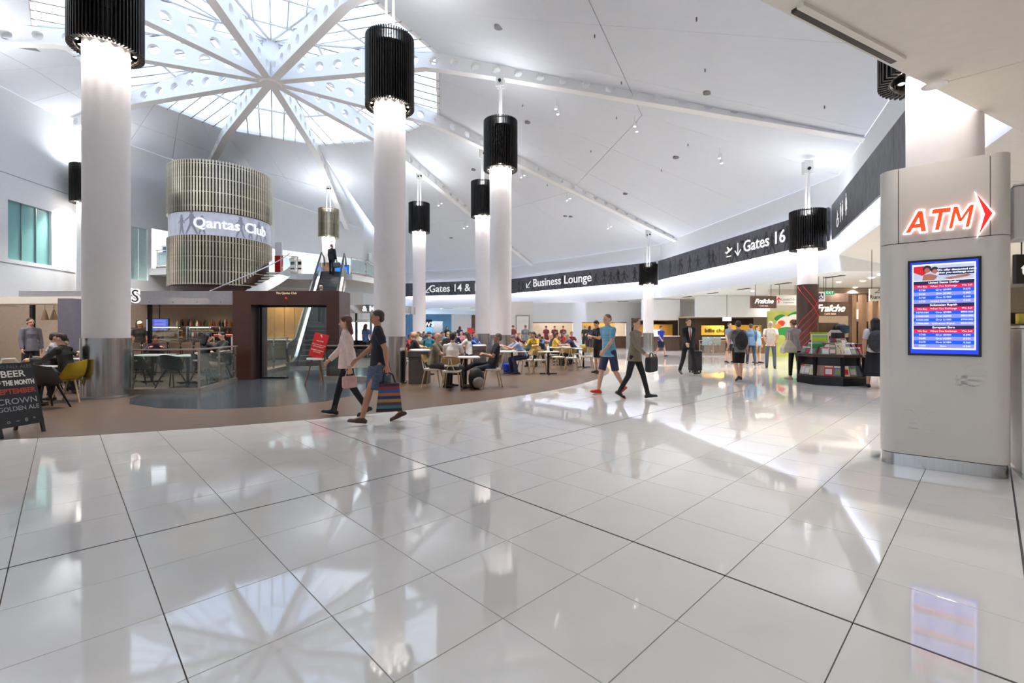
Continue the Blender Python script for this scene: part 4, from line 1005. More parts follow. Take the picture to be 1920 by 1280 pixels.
ob('cabinet', MB().bx(-.3, .3, -.22, .3, 0, 1.28).mesh('c', bevel=.01), 'white_top', cs); ob('door', MB().bx(-.26, .26, -.235, -.22, .3, 1.2), 'black', cs); ob('red_header', MB().bx(-.29, .29, -.235, -.22, 1.22, 1.27), 'red_sign', cs)
for (px, pz) in ((84, 590), (101, 590)):
    Y = 14.6; p_ = thing('pendant_lamp', 'small brown cone pendant lamp in the café, %s of the pair' % ('left' if px < 90 else 'right'), 'lamp', (xat(px, Y), Y, zat(pz, Y)))
    ob('shade', MB().lathe([(.02, .16), (.03, .15), (.1, -.16)], n=16).mesh('s', smooth=50), 'wood_brown', p_); ob('cord', MB().cyl((0, 0, .15), (0, 0, 2.42-zat(pz, Y)), .006, n=6), 'black', p_); ob('bulb', MB().ell((0, 0, -.1), (.04, .04, .05), 8, 6), 'lamp_glow', p_)
for x in (-17, -14, -11.5, -9.5): light('AREA', 'cafe_downlight', (x, 16.6, 2.36), SHOP, (1, .86, .7), 2.4, spread=rad_(120))
for x in (-16.5, -13.2, -9.5): light('AREA', 'cafe_downlight', (x, 14.4, 2.36), SHOP*.5, (1, .88, .74), 2.0, spread=rad_(120))

# ================================================================== brown portal with glass
PY = 13.2; px0, px1 = xat(436, PY), xat(636, PY); pz = zat(545, PY)
portal = thing('portal_frame', 'dark brown portal frame with glass door in front of the escalator', 'portal', ((px0+px1)/2, PY, 0))
cp = lambda n, mb, m, p=portal, **k: ob(n, mb.mesh(n, **k), m, p, world=True)
ix0, ix1, iz = xat(470, PY), xat(612, PY), zat(571, PY)
cp('left_jamb', MB().bx(px0, ix0, PY, PY+.9, 0, iz), 'frame_brown'); cp('right_jamb', MB().bx(ix1, px1, PY, PY+.9, 0, iz), 'frame_brown'); cp('header', MB().bx(px0, px1, PY, PY+.9, iz, pz), 'frame_brown')
mat('gold_text', (222, 190, 160), .4, n=0, emit=.35); mat('red_text', (190, 40, 34), .4, n=0, emit=.3)
ob('lettering', text('The Qantas Club', .085, .003), 'gold_text', portal, world=True, M=frame((xat(537, PY), PY-.006, zat(549.5, PY)), (1, 0, 0), (0, 0, 1)))
ob('emblem', MB().add([(-.03, .04, 0), (.0, .035, 0), (.04, -.03, 0), (.01, -.015, 0), (-.035, -.02, 0)], [(0, 4, 3, 2, 1)]).mesh('e'), 'red_text', portal, world=True, M=frame((xat(537, PY), PY-.006, zat(559, PY)), (1, 0, 0), (0, 0, 1)))
ob('lettering', text('CLUB', .05, .003), 'dark_metal', portal, world=True, M=frame((xat(537, PY), PY-.006, zat(567, PY)), (1, 0, 0), (0, 0, 1)))
cp('glass_leaf', MB().bx(ix0+.08, ix0+1.35, PY+.45, PY+.462, .04, iz-.02), 'clear_glass'); cp('glass_leaf', MB().bx(ix0+1.37, ix1-.04, PY+.5, PY+.512, .9+.6, iz-.02), 'clear_glass')
cp('track', MB().bx(ix0, ix1, PY+.42, PY+.54, iz-.05, iz), 'dark_metal'); cp('door_stile', MB().bx(ix0+.03, ix0+.09, PY+.42, PY+.5, 0, iz), 'dark_metal'); cp('floor_bracket', MB().bx(ix0+.1, ix0+.8, PY+.38, PY+.55, .006, .05), 'black')
# ================================================================== glass balustrades on the floor
mat('rail_steel', (196, 186, 176), .28, m=.9, n=.06)
def balustrade(label, pts, h=.98, post=1.1, rail=.035, base='rail_steel', gl='green_glass', z0=0, group=None):
    b = thing('glass_balustrade', label, 'balustrade', (*pts[0], z0), group=group); o_ = V((*pts[0], 0))
    for i in range(len(pts)-1):
        p, q = V((*pts[i], 0))-o_, V((*pts[i+1], 0))-o_; L = (q-p).length; d = (q-p)/L; a = math.atan2(d.y, d.x); n = max(1, round(L/post))
        ob('handrail', MB().box((p+q)/2+V((0, 0, h)), (L+.06, .11, .035), rz=a).mesh('h', bevel=.006), base, b)
        ob('base_channel', MB().box((p+q)/2+V((0, 0, .06)), (L+.04, .1, .12), rz=a).mesh('h', bevel=.006), base, b)
        for k in range(n+1):
            if k == n and i < len(pts)-2: continue
            c = p+d*(L*k/n); ob('post', MB().box(c+V((0, 0, h/2)), (.1 if gl == 'green_glass' else .05, .018, h), rz=a), base, b)
        for k in range(n):
            s0, s1 = L*k/n+.07, L*(k+1)/n-.07; ob('glass_pane', MB().box(p+d*((s0+s1)/2)+V((0, 0, h*.53)), (s1-s0, .012, h*.74), rz=a), gl, b)
            for s in (s0, s1):
                for z in (.3, .75): ob('clamp', MB().box(p+d*s+V((0, 0, h*z)), (.09, .045, .045), rz=a).mesh('c', bevel=.008), 'chrome', b)
    return b
ga, gb, gc = gp(246, 739), gp(373, 737), gp(441, 716)
balustrade('steel and glass balustrade round the café tables, beside the steel clad column', [ga.xy[:], gb.xy[:], gc.xy[:]])
balustrade('steel and glass balustrade right of the brown portal behind the walkers', [gp(603, 712).xy[:], gp(700, 714).xy[:]])
balustrade('glass balustrade behind the portal door, left of the escalator', [(xat(484, 14.6), 14.6), (xat(538, 17.2), 17.2)], h=1.15, post=1.6)
mat('ochre_panel', (150, 112, 56), .45, n=.15)
# ================================================================== escalator
e0, e1 = V((xat(578, 17.2), 17.2, 0)), V((xat(627, 27.6), 27.6, 4.75))
dv = V((e1.x-e0.x, e1.y-e0.y, 0)); EL = dv.length; dv /= EL; sv = V((dv.y, -dv.x, 0)); ea = math.atan2(dv.y, dv.x)
esc = thing('escalator', 'glass sided escalator rising behind the brown portal to the upper level', 'escalator', e0, ea)   # local x up the run, y to the left
EW, f0, f1 = .55, 1.1, 1.0; run = EL-f0-f1; ns = 24
def ez(x): return 0 if x < f0 else 4.75*(x-f0)/run if x < f0+run else 4.75
for k in range(ns+1):
    x = f0+run*(k)/ns; z = 4.75*k/ns
    ob('step', MB().bx(x-run/ns*1.02, x, -EW+.03, EW-.03, z-.2, z+.02).mesh('s', bevel=.006), mat('step_grey', (88, 88, 90), .45, m=.5), esc)
ob('landing_plate', MB().bx(-.9, f0-.35, -EW, EW, 0, .015), 'steel', esc); ob('landing_plate', MB().bx(EL-f1, EL+.6, -EW, EW, 4.74, 4.77), 'steel', esc)
prof = [(-.55, .0), (.3, .0), (f0, .12), (f0+run, 4.87), (EL+.5, 4.75)]
for s in (1, -1):
    y = s*(EW+.06)
    sk = MB(); q = [(x, z-.0) for x, z in prof]; 
    lo = [(-.5, -.0), (.4, -.0), (f0+.4, -.1), (f0+run, 4.3), (EL+.5, 4.4)]; hi = [(-.5, .25), (.3, .25), (f0+.1, .4), (f0+run, 5.05), (EL+.5, 5.0)]
    n = 5; vs = [(x, y+dy, max(z, 0)) for dy in (-.06, .06) for x, z in lo+hi]
    fs = []
    for i in range(4): fs += [(i, i+1, n+i+1, n+i), (10+i, 10+n+i, 10+n+i+1, 10+i+1), (n+i, n+i+1, 10+n+i+1, 10+n+i), (i, 10+i, 10+i+1, i+1)]
    fs += [(0, n, 10+n, 10), (4, 14, 10+n+4, n+4)]
    ob('skirt', MB().add(vs, fs), 'steel_trim' if s > 0 else 'rail_steel', esc)
    rail = [(-.62, .55), (-.70, .75), (-.55, .95), (.25, 1.0), (f0-.05, 1.1), (f0+run, 5.85), (EL+.3, 5.78), (EL+.6, 5.55), (EL+.5, 5.3)]
    nr = MB(); nr.tube([(-.45, y, .3)]+[(x, y, z) for x, z in rail], .045, 8); ob('handrail', nr.mesh('h', smooth=50), 'black', esc)
    gq = [(-.42, .25), (.3, .25), (f0+.1, .4), (f0+run, 5.05), (EL+.4, 5.0), (EL+.45, 5.5), (EL+.25, 5.72), (f0+run, 5.8), (f0-.02, 1.05), (.25, .95), (-.5, .9), (-.62, .72), (-.55, .5)]
    def sheet(pts, t): 
        k = len(pts); return MB().add([(x, y-t, z) for x, z in pts]+[(x, y+t, z) for x, z in pts], [tuple(range(k)), tuple(range(k, 2*k))[::-1]]+[(i, k+i, k+(i+1) % k, (i+1) % k) for i in range(k)])
    for a in range(6):
        xa = f0+.1+(run-.1)*a/6; xb = f0+.1+(run-.1)*(a+1)/6-.02
        L_ = lambda x: .4+(x-f0-.1)/(run-.1)*4.65; U_ = lambda x: 1.07+(x-f0-.02)/(run+.02)*4.73
        ob('glass_pane', sheet([(xa, L_(xa)), (xb, L_(xb)), (xb, U_(xb)), (xa, U_(xa))], .006), 'green_glass', esc)
    ob('glass_pane', sheet([(-.42, .25), (.3, .25), (f0+.08, .4), (f0+.08, 1.12), (.25, .96), (-.5, .92), (-.62, .72), (-.55, .5)], .006), 'green_glass', esc)
    ob('newel_plate', MB().cyl((-.45, y-s*.065, .42), (-.45, y-s*.07, .42), .1, n=14), mat('orange_plate', (200, 130, 50), .4), esc)
tr = MB(); n = 5
for dy in (-EW-.05, EW+.05):
    pass
lo = [(f0+.9, -.0), (f0+run, 3.9), (EL+.6, 4.0), (EL+.6, 4.7), (f0+run, 4.6), (f0+.3, .05)]
vs = [(x, y, z) for y in (-EW-.1, EW+.1) for x, z in lo]
ob('truss', MB().add(vs, [tuple(range(6)), tuple(range(6, 12))[::-1]]+[(i, 6+i, 6+(i+1) % 6, (i+1) % 6) for i in range(6)]), 'white_paint', esc)
for x, y in ((-9.5, 22), (-11.5, 24.5), (-8.6, 25.5), (-7, 19.5)): light('AREA', 'under_slab_fill', (x, y, 4.36), SHOP*1.5, (1, .95, .9), 2.6, spread=rad_(120))  # fill lights added below the slab to brighten the space behind the portal
Y = 22.5; bw = thing('brown_wall_unit', 'brown panelled wall unit seen through the portal glass left of the escalator', 'wall unit', (xat(530, Y), Y, 0))
for i in range(5):
    xa = xat(478, Y)+(xat(570, Y)-xat(478, Y))*i/5; ob('panel', MB().bx(xa+.01, xa+(xat(570, Y)-xat(478, Y))/5-.01, Y, Y+.12, .1, 2.7), 'ochre_panel' if i else 'wood_brown', bw, world=True)
ob('end_post', MB().bx(xat(571, Y), xat(578, Y), Y-.1, Y+.1, 0, 2.8), 'cream', bw, world=True); ob('plinth', MB().bx(xat(478, Y), xat(570, Y), Y+.02, Y+.12, 0, .1), 'black', bw, world=True); ob('shelf', MB().bx(xat(482, Y), xat(566, Y), Y-.35, Y-.01, .95, 1.0), 'white_top', bw, world=True)
light('AREA', 'wall_unit_light', (xat(530, Y), Y-.7, 3.3), SHOP*1.2, (1, .85, .6), .5)
# curved stair rising beside the drum
st = thing('white_stair', 'white curved stair with steel handrail coming down beside the slatted drum', 'stair', (DX, DY, 0))
aS = FR+.95
for k in range(16):
    a = FR+1.05-.085*k; z = 4.75-.17*(k+1); r0_, r1_ = DR+.05, DR+1.15; a2 = a-.085
    q = [(r0_*math.cos(a), r0_*math.sin(a)), (r1_*math.cos(a), r1_*math.sin(a)), (r1_*math.cos(a2), r1_*math.sin(a2)), (r0_*math.cos(a2), r0_*math.sin(a2))]
    ob('tread', MB().prism(q, z-.06, z), 'cream', st)
ro = DR+1.18; vs = []; 
for k in range(17):
    a = FR+1.05-.085*k; z = 4.75-.17*k
    for dr in (0, .05):
        for dz in (-.35, .18): vs.append(((ro+dr)*math.cos(a), (ro+dr)*math.sin(a), z+dz))
fs = []
for k in range(16):
    o_ = 4*k; fs += [(o_, o_+4, o_+5, o_+1), (o_+2, o_+3, o_+7, o_+6), (o_+1, o_+5, o_+7, o_+3), (o_, o_+2, o_+6, o_+4)]
ob('stringer', MB().add(vs, fs), 'white_paint', st)
ob('handrail', MB().tube([((ro+.02)*math.cos(FR+1.05-.085*k), (ro+.02)*math.sin(FR+1.05-.085*k), 5.65-.17*k) for k in range(17)], .03, 8).mesh('h', smooth=60), 'steel_trim', st)
# upper level railings and fittings
balustrade('glass railing on the upper level between drum and escalator', [(-13.3, 26.7), (-12.55, 27.15)], z0=4.75, post=1.2, gl='clear_glass')
balustrade('curved white glass railing on the upper level right of the escalator', [(-9.5, 27.45), (-9.0, 28.6), (-8.95, 30.2), (-9.2, 33)], z0=4.75, post=1.1, gl='frost')
balustrade('glass railing on the upper level left of the drum', [(-19.2, 25.1), (-18.2, 24.75)], z0=4.75, post=1.0, gl='frost')
def simple(name, label, cat, parts, loc, rz=0, group=None):
    t = thing(name, label, cat, loc, rz, group)
    for n_, mb, m in parts: ob(n_, mb if not isinstance(mb, MB) else mb.mesh(n_), m, t)
    return t
simple('red_standee', 'narrow red and white standee on the upper level beside the drum', 'sign', [('red_panel', MB().box((0, 0, .55), (.4, .2, 1.1)), 'red_sign'), ('white_panel', MB().box((0, 0, 1.5), (.4, .12, .8)), 'white_top')], (xat(523, 27.6), 27.6, 4.75))
for px, nm in ((549, 'left'), (562, 'right')):
    simple('checkin_kiosk', 'white self service kiosk with slanted screen on the upper level, %s of the pair' % nm, 'kiosk', [('stand', MB().box((0, .1, .6), (.3, .25, 1.2)).mesh('k', bevel=.02), 'white_metal'), ('hood', MB().box((.05, -.06, 1.2), (.36, .4, .16), M=Matrix.Rotation(.5, 3, 'X')).mesh('k', bevel=.02), 'white_metal'), ('screen', MB().box((0, -.04, .95), (.24, .03, .22), M=Matrix.Rotation(-.3, 3, 'X')), 'black'), ('slot', MB().box((0, -.03, .6), (.24, .03, .1)), 'black')], (xat(px, 29.5), 29.5, 4.75))
simple('wall_screen', 'blue screen on the upper level beside the lamp column', 'screen', [('bezel', MB().box((0, 0, 0), (1.3, .08, .85)), 'black'), ('display', MB().box((0, -.045, 0), (1.22, .01, .77)), mat('display_royal', (20, 90, 190), .3, n=.15, emit=.6))], (xat(636, 32), 32, zat(508, 32)))
simple('wall_screen', 'small white framed screen on the upper level left of the drum', 'screen', [('bezel', MB().box((0, 0, 0), (.7, .06, .55)), 'white_metal'), ('display', MB().box((0, -.035, 0), (.55, .01, .38)), mat('display_ink', (40, 70, 110), .3, n=.15, emit=.3))], (xat(313, 25.6), 25.7, zat(469, 25.6)))
# ================================================================== furniture (local front of a chair is -y)
def timber_chair(label, loc, rz, group=None):
    t = thing('timber_chair', label, 'chair', (*loc[:2], 0), rad(rz), group)
    ob('seat', TC['seat'], 'white_metal', t); ob('backrest', TC['back'], 'plywood', t); ob('back_strut', TC['strut'], 'white_metal', t)
    ob('seat_frame', TC['frame'], 'white_metal', t)
    for i in range(4): ob('leg', TC['leg%d' % i], 'pale_wood', t)
    return t
TC = {}
seat = MB().prism([(x*(.95 if y < 0 else .86), y) for x, y in round_poly(-.22, .22, -.22, .21, .1, 5)], .43, .465); TC['seat'] = seat.mesh('seat', bevel=.01)
bk_ = MB(); nu, nv = 14, 6; vs = []
for j in range(nv+1):
    for i in range(nu+1):
        u = -1+2*i/nu; v = -1+2*j/nv; x = .215*u*math.sqrt(max(0, 1-.45*v*v)); z = .70+.105*v*math.sqrt(max(0, 1-.35*u*u)); vs.append((x, .245-.07*u*u+.03*(v+1), z))
bk_.add(vs, [(j*(nu+1)+i, j*(nu+1)+i+1, (j+1)*(nu+1)+i+1, (j+1)*(nu+1)+i) for j in range(nv) for i in range(nu)]); TC['back'] = bk_.mesh('backrest', solid=.014, smooth=45)
TC['strut'] = MB().tube([(-.11, .1, .42), (-.1, .2, .44), (-.035, .265, .62), (-.02, .29, .76)], .011, 6).tube([(.11, .1, .42), (.1, .2, .44), (.035, .265, .62), (.02, .29, .76)], .011, 6).mesh('strut', smooth=50)
TC['frame'] = MB().tube([(-.17, -.16, .42), (.17, -.16, .42), (.15, .15, .42), (-.15, .15, .42), (-.17, -.15, .42)], .012, 6).mesh('frame', smooth=50)
for i, (sx, sy) in enumerate(((-1, -1), (1, -1), (1, 1), (-1, 1))): TC['leg%d' % i] = MB().cyl((sx*.165, sy*.155, .425), (sx*.225, sy*.235, 0), .019, .012, n=8).mesh('leg', smooth=50)
shell_me = {}
def shell_chair(label, loc, rz, m='yellow_shell', leg='pale_wood', group=None):
    if 'shell' not in shell_me:
        mb = MB(); vs = []; n = 28; prof = [(.06, 0), (.6, .03), (.9, .25), (1, .6), (1.04, 1)]
        for (f, h) in prof:
            for i in range(n):
                a = 2*PI*i/n; bkf = max(0, math.sin(a)); rim = .045+.29*min(1, max(0, (math.sin(a)+.55)/.75))**1.4+.06*bkf**3
                vs.append((.245*f*math.cos(a), .225*f*math.sin(a)+.02*h*bkf, .43+rim*h))
        mb.add(vs, [(k*n+i, k*n+(i+1) % n, (k+1)*n+(i+1) % n, (k+1)*n+i) for k in range(len(prof)-1) for i in range(n)]+[tuple(range(n))[::-1]])
        shell_me['shell'] = mb.mesh('shell', solid=.012, smooth=60)
        for i, (sx, sy) in enumerate(((-1, -1), (1, -1), (1, 1), (-1, 1))): shell_me[i] = MB().cyl((sx*.1, sy*.1, .44), (sx*.24, sy*.235, 0), .02, .014, n=8).mesh('leg', smooth=50)
        shell_me['under'] = MB().tube([(-.12, -.12, .42), (.12, .12, .42)], .015, 6).tube([(.12, -.12, .42), (-.12, .12, .42)], .015, 6).mesh('under_frame', smooth=50)
    t = thing('shell_chair', label, 'chair', (*loc[:2], 0), rad(rz), group); ob('shell', shell_me['shell'], m, t); ob('under_frame', shell_me['under'], leg, t)
    for i in range(4): ob('leg', shell_me[i], leg, t)
    return t
def table(label, loc, r=.36, h=.74, shape='round', rz=0, group=None, top='white_top'):
    t = thing('cafe_table', label, 'table', (*loc[:2], 0), rad(rz), group)
    tp_ = MB().prism(disc((0, 0), r, 28) if shape == 'round' else round_poly(-r, r, -r, r, .04, 3), h-.028, h); ob('table_top', tp_.mesh('t', bevel=.005), top, t)
    ob('pedestal', MB().cyl((0, 0, .02), (0, 0, h-.03), .035, n=12).mesh('p', smooth=50), 'black', t)
    ob('base', MB().box((0, 0, .016), (.56, .06, .03)).box((0, 0, .014), (.06, .56, .028)), 'black', t); return t
def small(name, label, cat, loc, parts, rz=0, group=None): return simple(name, label, cat, parts, loc, rad(rz), group)
def bin_(label, loc, w=.5):
    small('waste_bin', label, 'bin', (*loc[:2], 0), [('cabinet', MB().prism(round_poly(-w/2, w/2, -w/2, w/2, .08, 4), 0, .7).mesh('c', smooth=40), 'bin_grey'), ('rim', MB().prism(round_poly(-w/2-.015, w/2+.015, -w/2-.015, w/2+.015, .09, 4), .71, .86).mesh('c', smooth=40), 'bin_grey'),
        ('tray_top', MB().lathe([(w*.52, .86), (w*.53, .885), (w*.48, .91), (0, .91)], n=28).mesh('c', smooth=40), 'white_top')])
# ---- three men at the table behind the second bin
bin_('grey waste bin with white top standing against the steel clad column', gp(787, 718), .52)
bin_('grey waste bin with white top behind the table of the three men', gp(899, 694), .46)
tbl = gp(872, 724); table('small white table between the three seated men', (tbl.x, tbl.y+.15), .35, shape='square', rz=10)
def at_chair(c, rz, off=-.06):                          # where someone sitting on a chair is: hips slightly ahead of the back
    a = rad(rz); return (c[0]+math.sin(a)*(-off), c[1]-math.cos(a)*(-off))
c = gp(812, 725); timber_chair('timber chair of the bald man, seen from its side', c, 84); person('bald man in a khaki tee sitting side on, leaning on the table', at_chair(c, 84, 0), 84, 'sit_fwd' if 0 else 'sit', ('tee', (124, 118, 98)), ('trousers', (48, 48, 46)), None)
c = gp(848, 730); timber_chair('timber chair seen from behind, under the man in the white tee', c, 176); person('man in a white tee shirt seen from behind at the table', at_chair(c, 176, .05), 176, 'sit', ('tee', (226, 216, 214)), ('trousers', (70, 72, 72)), ('short', (52, 44, 38)))
c = gp(922, 725); timber_chair('timber chair of the man in black with crossed legs', c, -78); person('man in black tee leaning back with arms folded and one leg stretched', at_chair(c, -78, .02), -78, 'sit_lean', ('tee', (30, 30, 34)), ('trousers', (38, 42, 56)), ('short', (96, 84, 78)), skin='skin_tan')
bp = MB(); bp.ell((0, 0, .25), (.2, .15, .26), 16, 10)
mat('pack_black', (36, 35, 36), .7, n=.15); mat('pack_grey', (150, 146, 136), .6)
small('backpack', 'black and grey backpack on the floor beside the table of three men', 'bag', gp(893, 729), [('bag_body', bp.mesh('b', smooth=60), 'pack_black'), ('front_pocket', MB().ell((0, -.12, .17), (.15, .07, .14), 14, 8).mesh('b', smooth=60), 'pack_grey'), ('strap', MB().tube([(-.08, .12, .45), (-.1, .2, .3), (-.08, .15, .08)], .015, 6).tube([(.08, .12, .45), (.1, .2, .3), (.08, .15, .08)], .015, 6).mesh('s', smooth=50), 'pack_black')], 30)
# ---- tables right of the third column
tb = gp(960, 700); table('white table of the man in the plaid shirt', (tb.x, tb.y), .42, shape='square', rz=5)
c = gp(985, 700); timber_chair('timber chair under the man in the plaid shirt', c, -70); person('man in a blue plaid shirt writing at a white table', at_chair(c, -70), -70, 'sit_fwd', ('tee', mat('plaid_blue', (138, 146, 178), .8, n=.45, sc=26)), ('trousers', (46, 54, 84)), ('short', (96, 88, 84)))
small('carry_bag', 'bright blue bag on the floor under the plaid man table', 'bag', gp(957, 697), [('bag_body', MB().box((0, 0, .15), (.5, .28, .28)).mesh('b', bevel=.06), mat('bag_blue', (18, 70, 190), .5)), ('handle', MB().tube([(-.12, 0, .28), (-.1, 0, .36), (.1, 0, .36), (.12, 0, .28)], .012, 6), 'bag_blue')])
tb = gp(1028, 701); table('round white table with black foot in front of the empty timber chairs', (tb.x, tb.y), .36)
timber_chair('empty timber chair nearest the tiled floor, back turned', gp(1012, 700), 172)
timber_chair('empty timber chair second from the tiled floor', gp(1047, 692), -160)
timber_chair('empty timber chair third from the tiled floor', gp(1071, 694), 168)
tb = gp(1092, 690); table('white table beside the standing man in black', (tb.x+.1, tb.y+.4), .42, shape='square', rz=12)
c = gp(1003, 688); person('woman in a yellow top with dark hair seated behind the plaid man', (c.x, c.y+.5), -20, 'sit', ('tee', (196, 160, 60)), ('trousers', (40, 40, 48)), ('long', (40, 30, 26))); timber_chair('timber chair of the woman in the yellow top', (c.x, c.y+.55), -20)
small('table_caddy', 'white bottle and napkin holder on the round white table', 'caddy', (gp(1010, 690).x, gp(1010, 690).y+1.2, .74) if 0 else (gp(1028, 701).x, gp(1028, 701).y, .74), [('bottle', MB().lathe([(0, 0), (.035, 0), (.035, .14), (.012, .19), (0, .19)], n=12).mesh('b', smooth=50), 'white_top'), ('holder', MB().box((.1, 0, .05), (.1, .07, .1)).mesh('b', bevel=.008), 'dark_metal')])
p, J, dz, M_ = person('man in black standing with a phone at the edge of the timber floor', gp(1121, 699), -62, 'phone', ('tee', (28, 28, 30)), ('shorts', (34, 33, 34)), ('short', (44, 34, 28)), shoes=('sandals', (60, 44, 36)))
def on_back(M_, J, label, m, s=1):
    z = J['chest'].z; t = thing('backpack', label, 'bag'); t.matrix_basis = M_ @ Matrix.Translation((0, .19, z-.13))
    ob('bag_body', MB().ell((0, .03, .0), (.165*s, .1*s, .25*s), 16, 10).mesh('b', smooth=60), m, t); ob('pocket', MB().ell((0, .11, -.07), (.12*s, .045, .13*s), 14, 8).mesh('b', smooth=60), m, t)
    for q in (1, -1): ob('strap', MB().tube([(q*.1, -.03, .2), (q*.11, -.16, .3), (q*.11, -.32, .2), (q*.12, -.32, .0), (q*.13, -.1, -.16)], .02, 6).mesh('s', smooth=60), m, t)
    return t
on_back(M_, J, 'black backpack worn by the man looking at his phone', 'pack_black')
def in_hand(M_, J, s): return M_ @ (J['arm', s][2]+J['arm', s][3]*.1)
pz_ = (M_ @ ((J['arm', 1][2]+J['arm', -1][2])/2+V((0, -.1, .03))))
small('phone', 'dark phone held up by the standing man in black', 'phone', pz_, [('case', MB().box((0, 0, .03), (.075, .012, .15), M=Matrix.Rotation(-.5, 3, 'X')).mesh('c', bevel=.004), 'black')], -62)
# ---- walkers on the white floor
p, J, dz, M_ = person('woman in a pale pink jacket and black leggings walking past the brown portal', gp(652, 779), -72, 'walk_c', ('jacket', (222, 198, 190)), ('leggings', (22, 20, 24)), ('long', (88, 58, 44)), ('boots', (18, 17, 18)), scale=.95)
w = in_hand(M_, J, 1)
small('shoulder_bag', 'small pink shoulder bag of the woman in the pale jacket', 'bag', (w.x-.02, w.y+.03, w.z-.02), [('bag_body', MB().box((0, 0, -.15), (.24, .11, .2)).mesh('b', bevel=.04), mat('bag_pink', (196, 150, 146), .5)), ('handle', MB().tube([(-.08, 0, -.06), (-.05, 0, .03), (.05, 0, .03), (.08, 0, -.06)], .01, 6), 'bag_pink')], 60)
p, J, dz, M_ = person('walker in a dark top and patterned blue skirt carrying the striped bag', gp(712, 793), -76, 'walk', ('tee', (32, 32, 42)), ('skirt', mat('skirt_print', (70, 84, 104), .8, n=.5, sc=16, stretch=(1, 1, 5))), ('short', (64, 48, 40)), ('sandals', (74, 46, 34)), skin='skin_tan', scale=.985)
w = in_hand(M_, J, 1)
stripes = [(70, 40, 52), (126, 52, 66), (60, 84, 130), (150, 96, 62), (54, 50, 96), (146, 120, 66), (84, 56, 66), (62, 110, 120), (40, 36, 46)]
bag = thing('striped_bag', 'big woven bag with coloured stripes held by the walker in the patterned skirt', 'bag', (w.x+.02, w.y-.0, 0), rad(14))
zt0 = w.z-.16
for i, c_ in enumerate(stripes):
    za, zb_ = .22+(zt0-.22)*(1-i/9), .22+(zt0-.22)*(1-(i+1)/9); wa = .14+.045*i/9; wb = .14+.045*(i+1)/9
    q = [(sx*wv, sy*wv*.45, z) for z, wv in ((zb_, wb), (za, wa)) for sx, sy in ((-1, -1), (1, -1), (1, 1), (-1, 1))]
    ob('stripe', MB().add(q, [(3, 2, 1, 0), (4, 5, 6, 7), (0, 1, 5, 4), (1, 2, 6, 5), (2, 3, 7, 6), (3, 0, 4, 7)]), cmat(c_), bag)
ob('handle', MB().tube([(-.09, 0, zt0-.01), (-.08, 0, zt0+.12), (-.02, 0, w.z+.0), (.05, 0, zt0+.12), (.09, 0, zt0-.01)], .012, 6).mesh('h', smooth=60), 'pack_black', bag)
person('man in a blue striped shirt and dark shorts with red running shoes', gp(1142, 738), -60, 'walk_b', ('tee', mat('shirt_stripes', (112, 164, 192), .8, n=.28, sc=8, stretch=(.3, .3, 6))), ('shorts', (52, 56, 84)), ('crop', (120, 90, 80)), ('shoes', (214, 48, 30)), scale=1.02)
p, J, dz, M_ = person('woman in a khaki top and black trousers walking with a black shoulder bag', gp(1190, 747), 50, 'walk', ('long', (124, 116, 96)), ('leggings', (26, 25, 27)), ('short', (96, 72, 58)), ('boots', (18, 17, 18)), scale=.95)
w = in_hand(M_, J, -1)
small('shoulder_bag', 'big black shoulder bag beside the woman in the khaki top', 'bag', (w.x+.05, w.y-.04, w.z-.02), [('bag_body', MB().box((0, 0, -.12), (.36, .14, .3)).mesh('b', bevel=.05), 'pack_black'), ('handle', MB().tube([(-.1, 0, .0), (-.05, 0, .1), (.05, 0, .1), (.1, 0, .0)], .012, 6), 'pack_black')], 50)
p, J, dz, M_ = person('man in a dark suit, white shirt and red tie walking towards the camera', gp(1290, 702), 6, 'walk', ('jacket', (26, 26, 32)), ('trousers', (26, 26, 32)), ('short', (52, 38, 32)), ('shoes', (20, 18, 18)), scale=1.03)
fq = J['chest']; fr_ = thing  # shirt front and tie lie on the chest
up = J['up']
def chest_piece(name, pts, m, off):
    ob(name, MB().add([V((x, 0, 0))+J['pel']+up*z+V((0, -off-(.012 if z > .4 else 0)+ (max(0, z-.36))*.42, 0)) for x, z in pts], [tuple(range(len(pts)))]).mesh(name, solid=-.006), m, p)
chest_piece('shirt_front', [(0, .14), (.02, .2), (.055, .46), (.04, .53), (-.04, .53), (-.055, .46), (-.02, .2)], 'white_top', .139); chest_piece('tie', [(0, .12), (.022, .17), (.014, .49), (.02, .525), (-.02, .525), (-.014, .49), (-.022, .17)], mat('tie_red', (120, 24, 40), .5), .148)
cs_ = gp(1306, 699)
case = thing('suitcase', 'black upright trolley suitcase pulled by the man in the dark suit', 'suitcase', (cs_.x, cs_.y+.12, 0), rad(8))
ob('shell', MB().box((0, 0, .4), (.38, .26, .66)).mesh('s', bevel=.04), 'pack_black', case); ob('pull_handle', MB().tube([(-.1, .1, .72), (-.1, .1, .98), (.1, .1, .98), (.1, .1, .72)], .012, 6), 'dark_metal', case)
ob('front_pocket', MB().box((0, -.14, .34), (.3, .04, .4)).mesh('s', bevel=.015), 'pack_black', case)
for sx in (-1, 1):
    for sy in (-1, 1): ob('wheel', MB().cyl((sx*.14-.015, sy*.09, .035), (sx*.14+.015, sy*.09, .035), .035, n=12), 'black', case)
p, J, dz, M_ = person('person in a grey top and black shorts seen from behind, black backpack on', gp(1385, 713), 172, 'walk_b', ('tee', (128, 122, 122)), ('shorts', (24, 23, 24)), ('short', (60, 46, 40)), ('shoes', (36, 34, 34)), scale=.97)
on_back(M_, J, 'large black backpack on the person in black shorts', 'pack_black', 1.1)
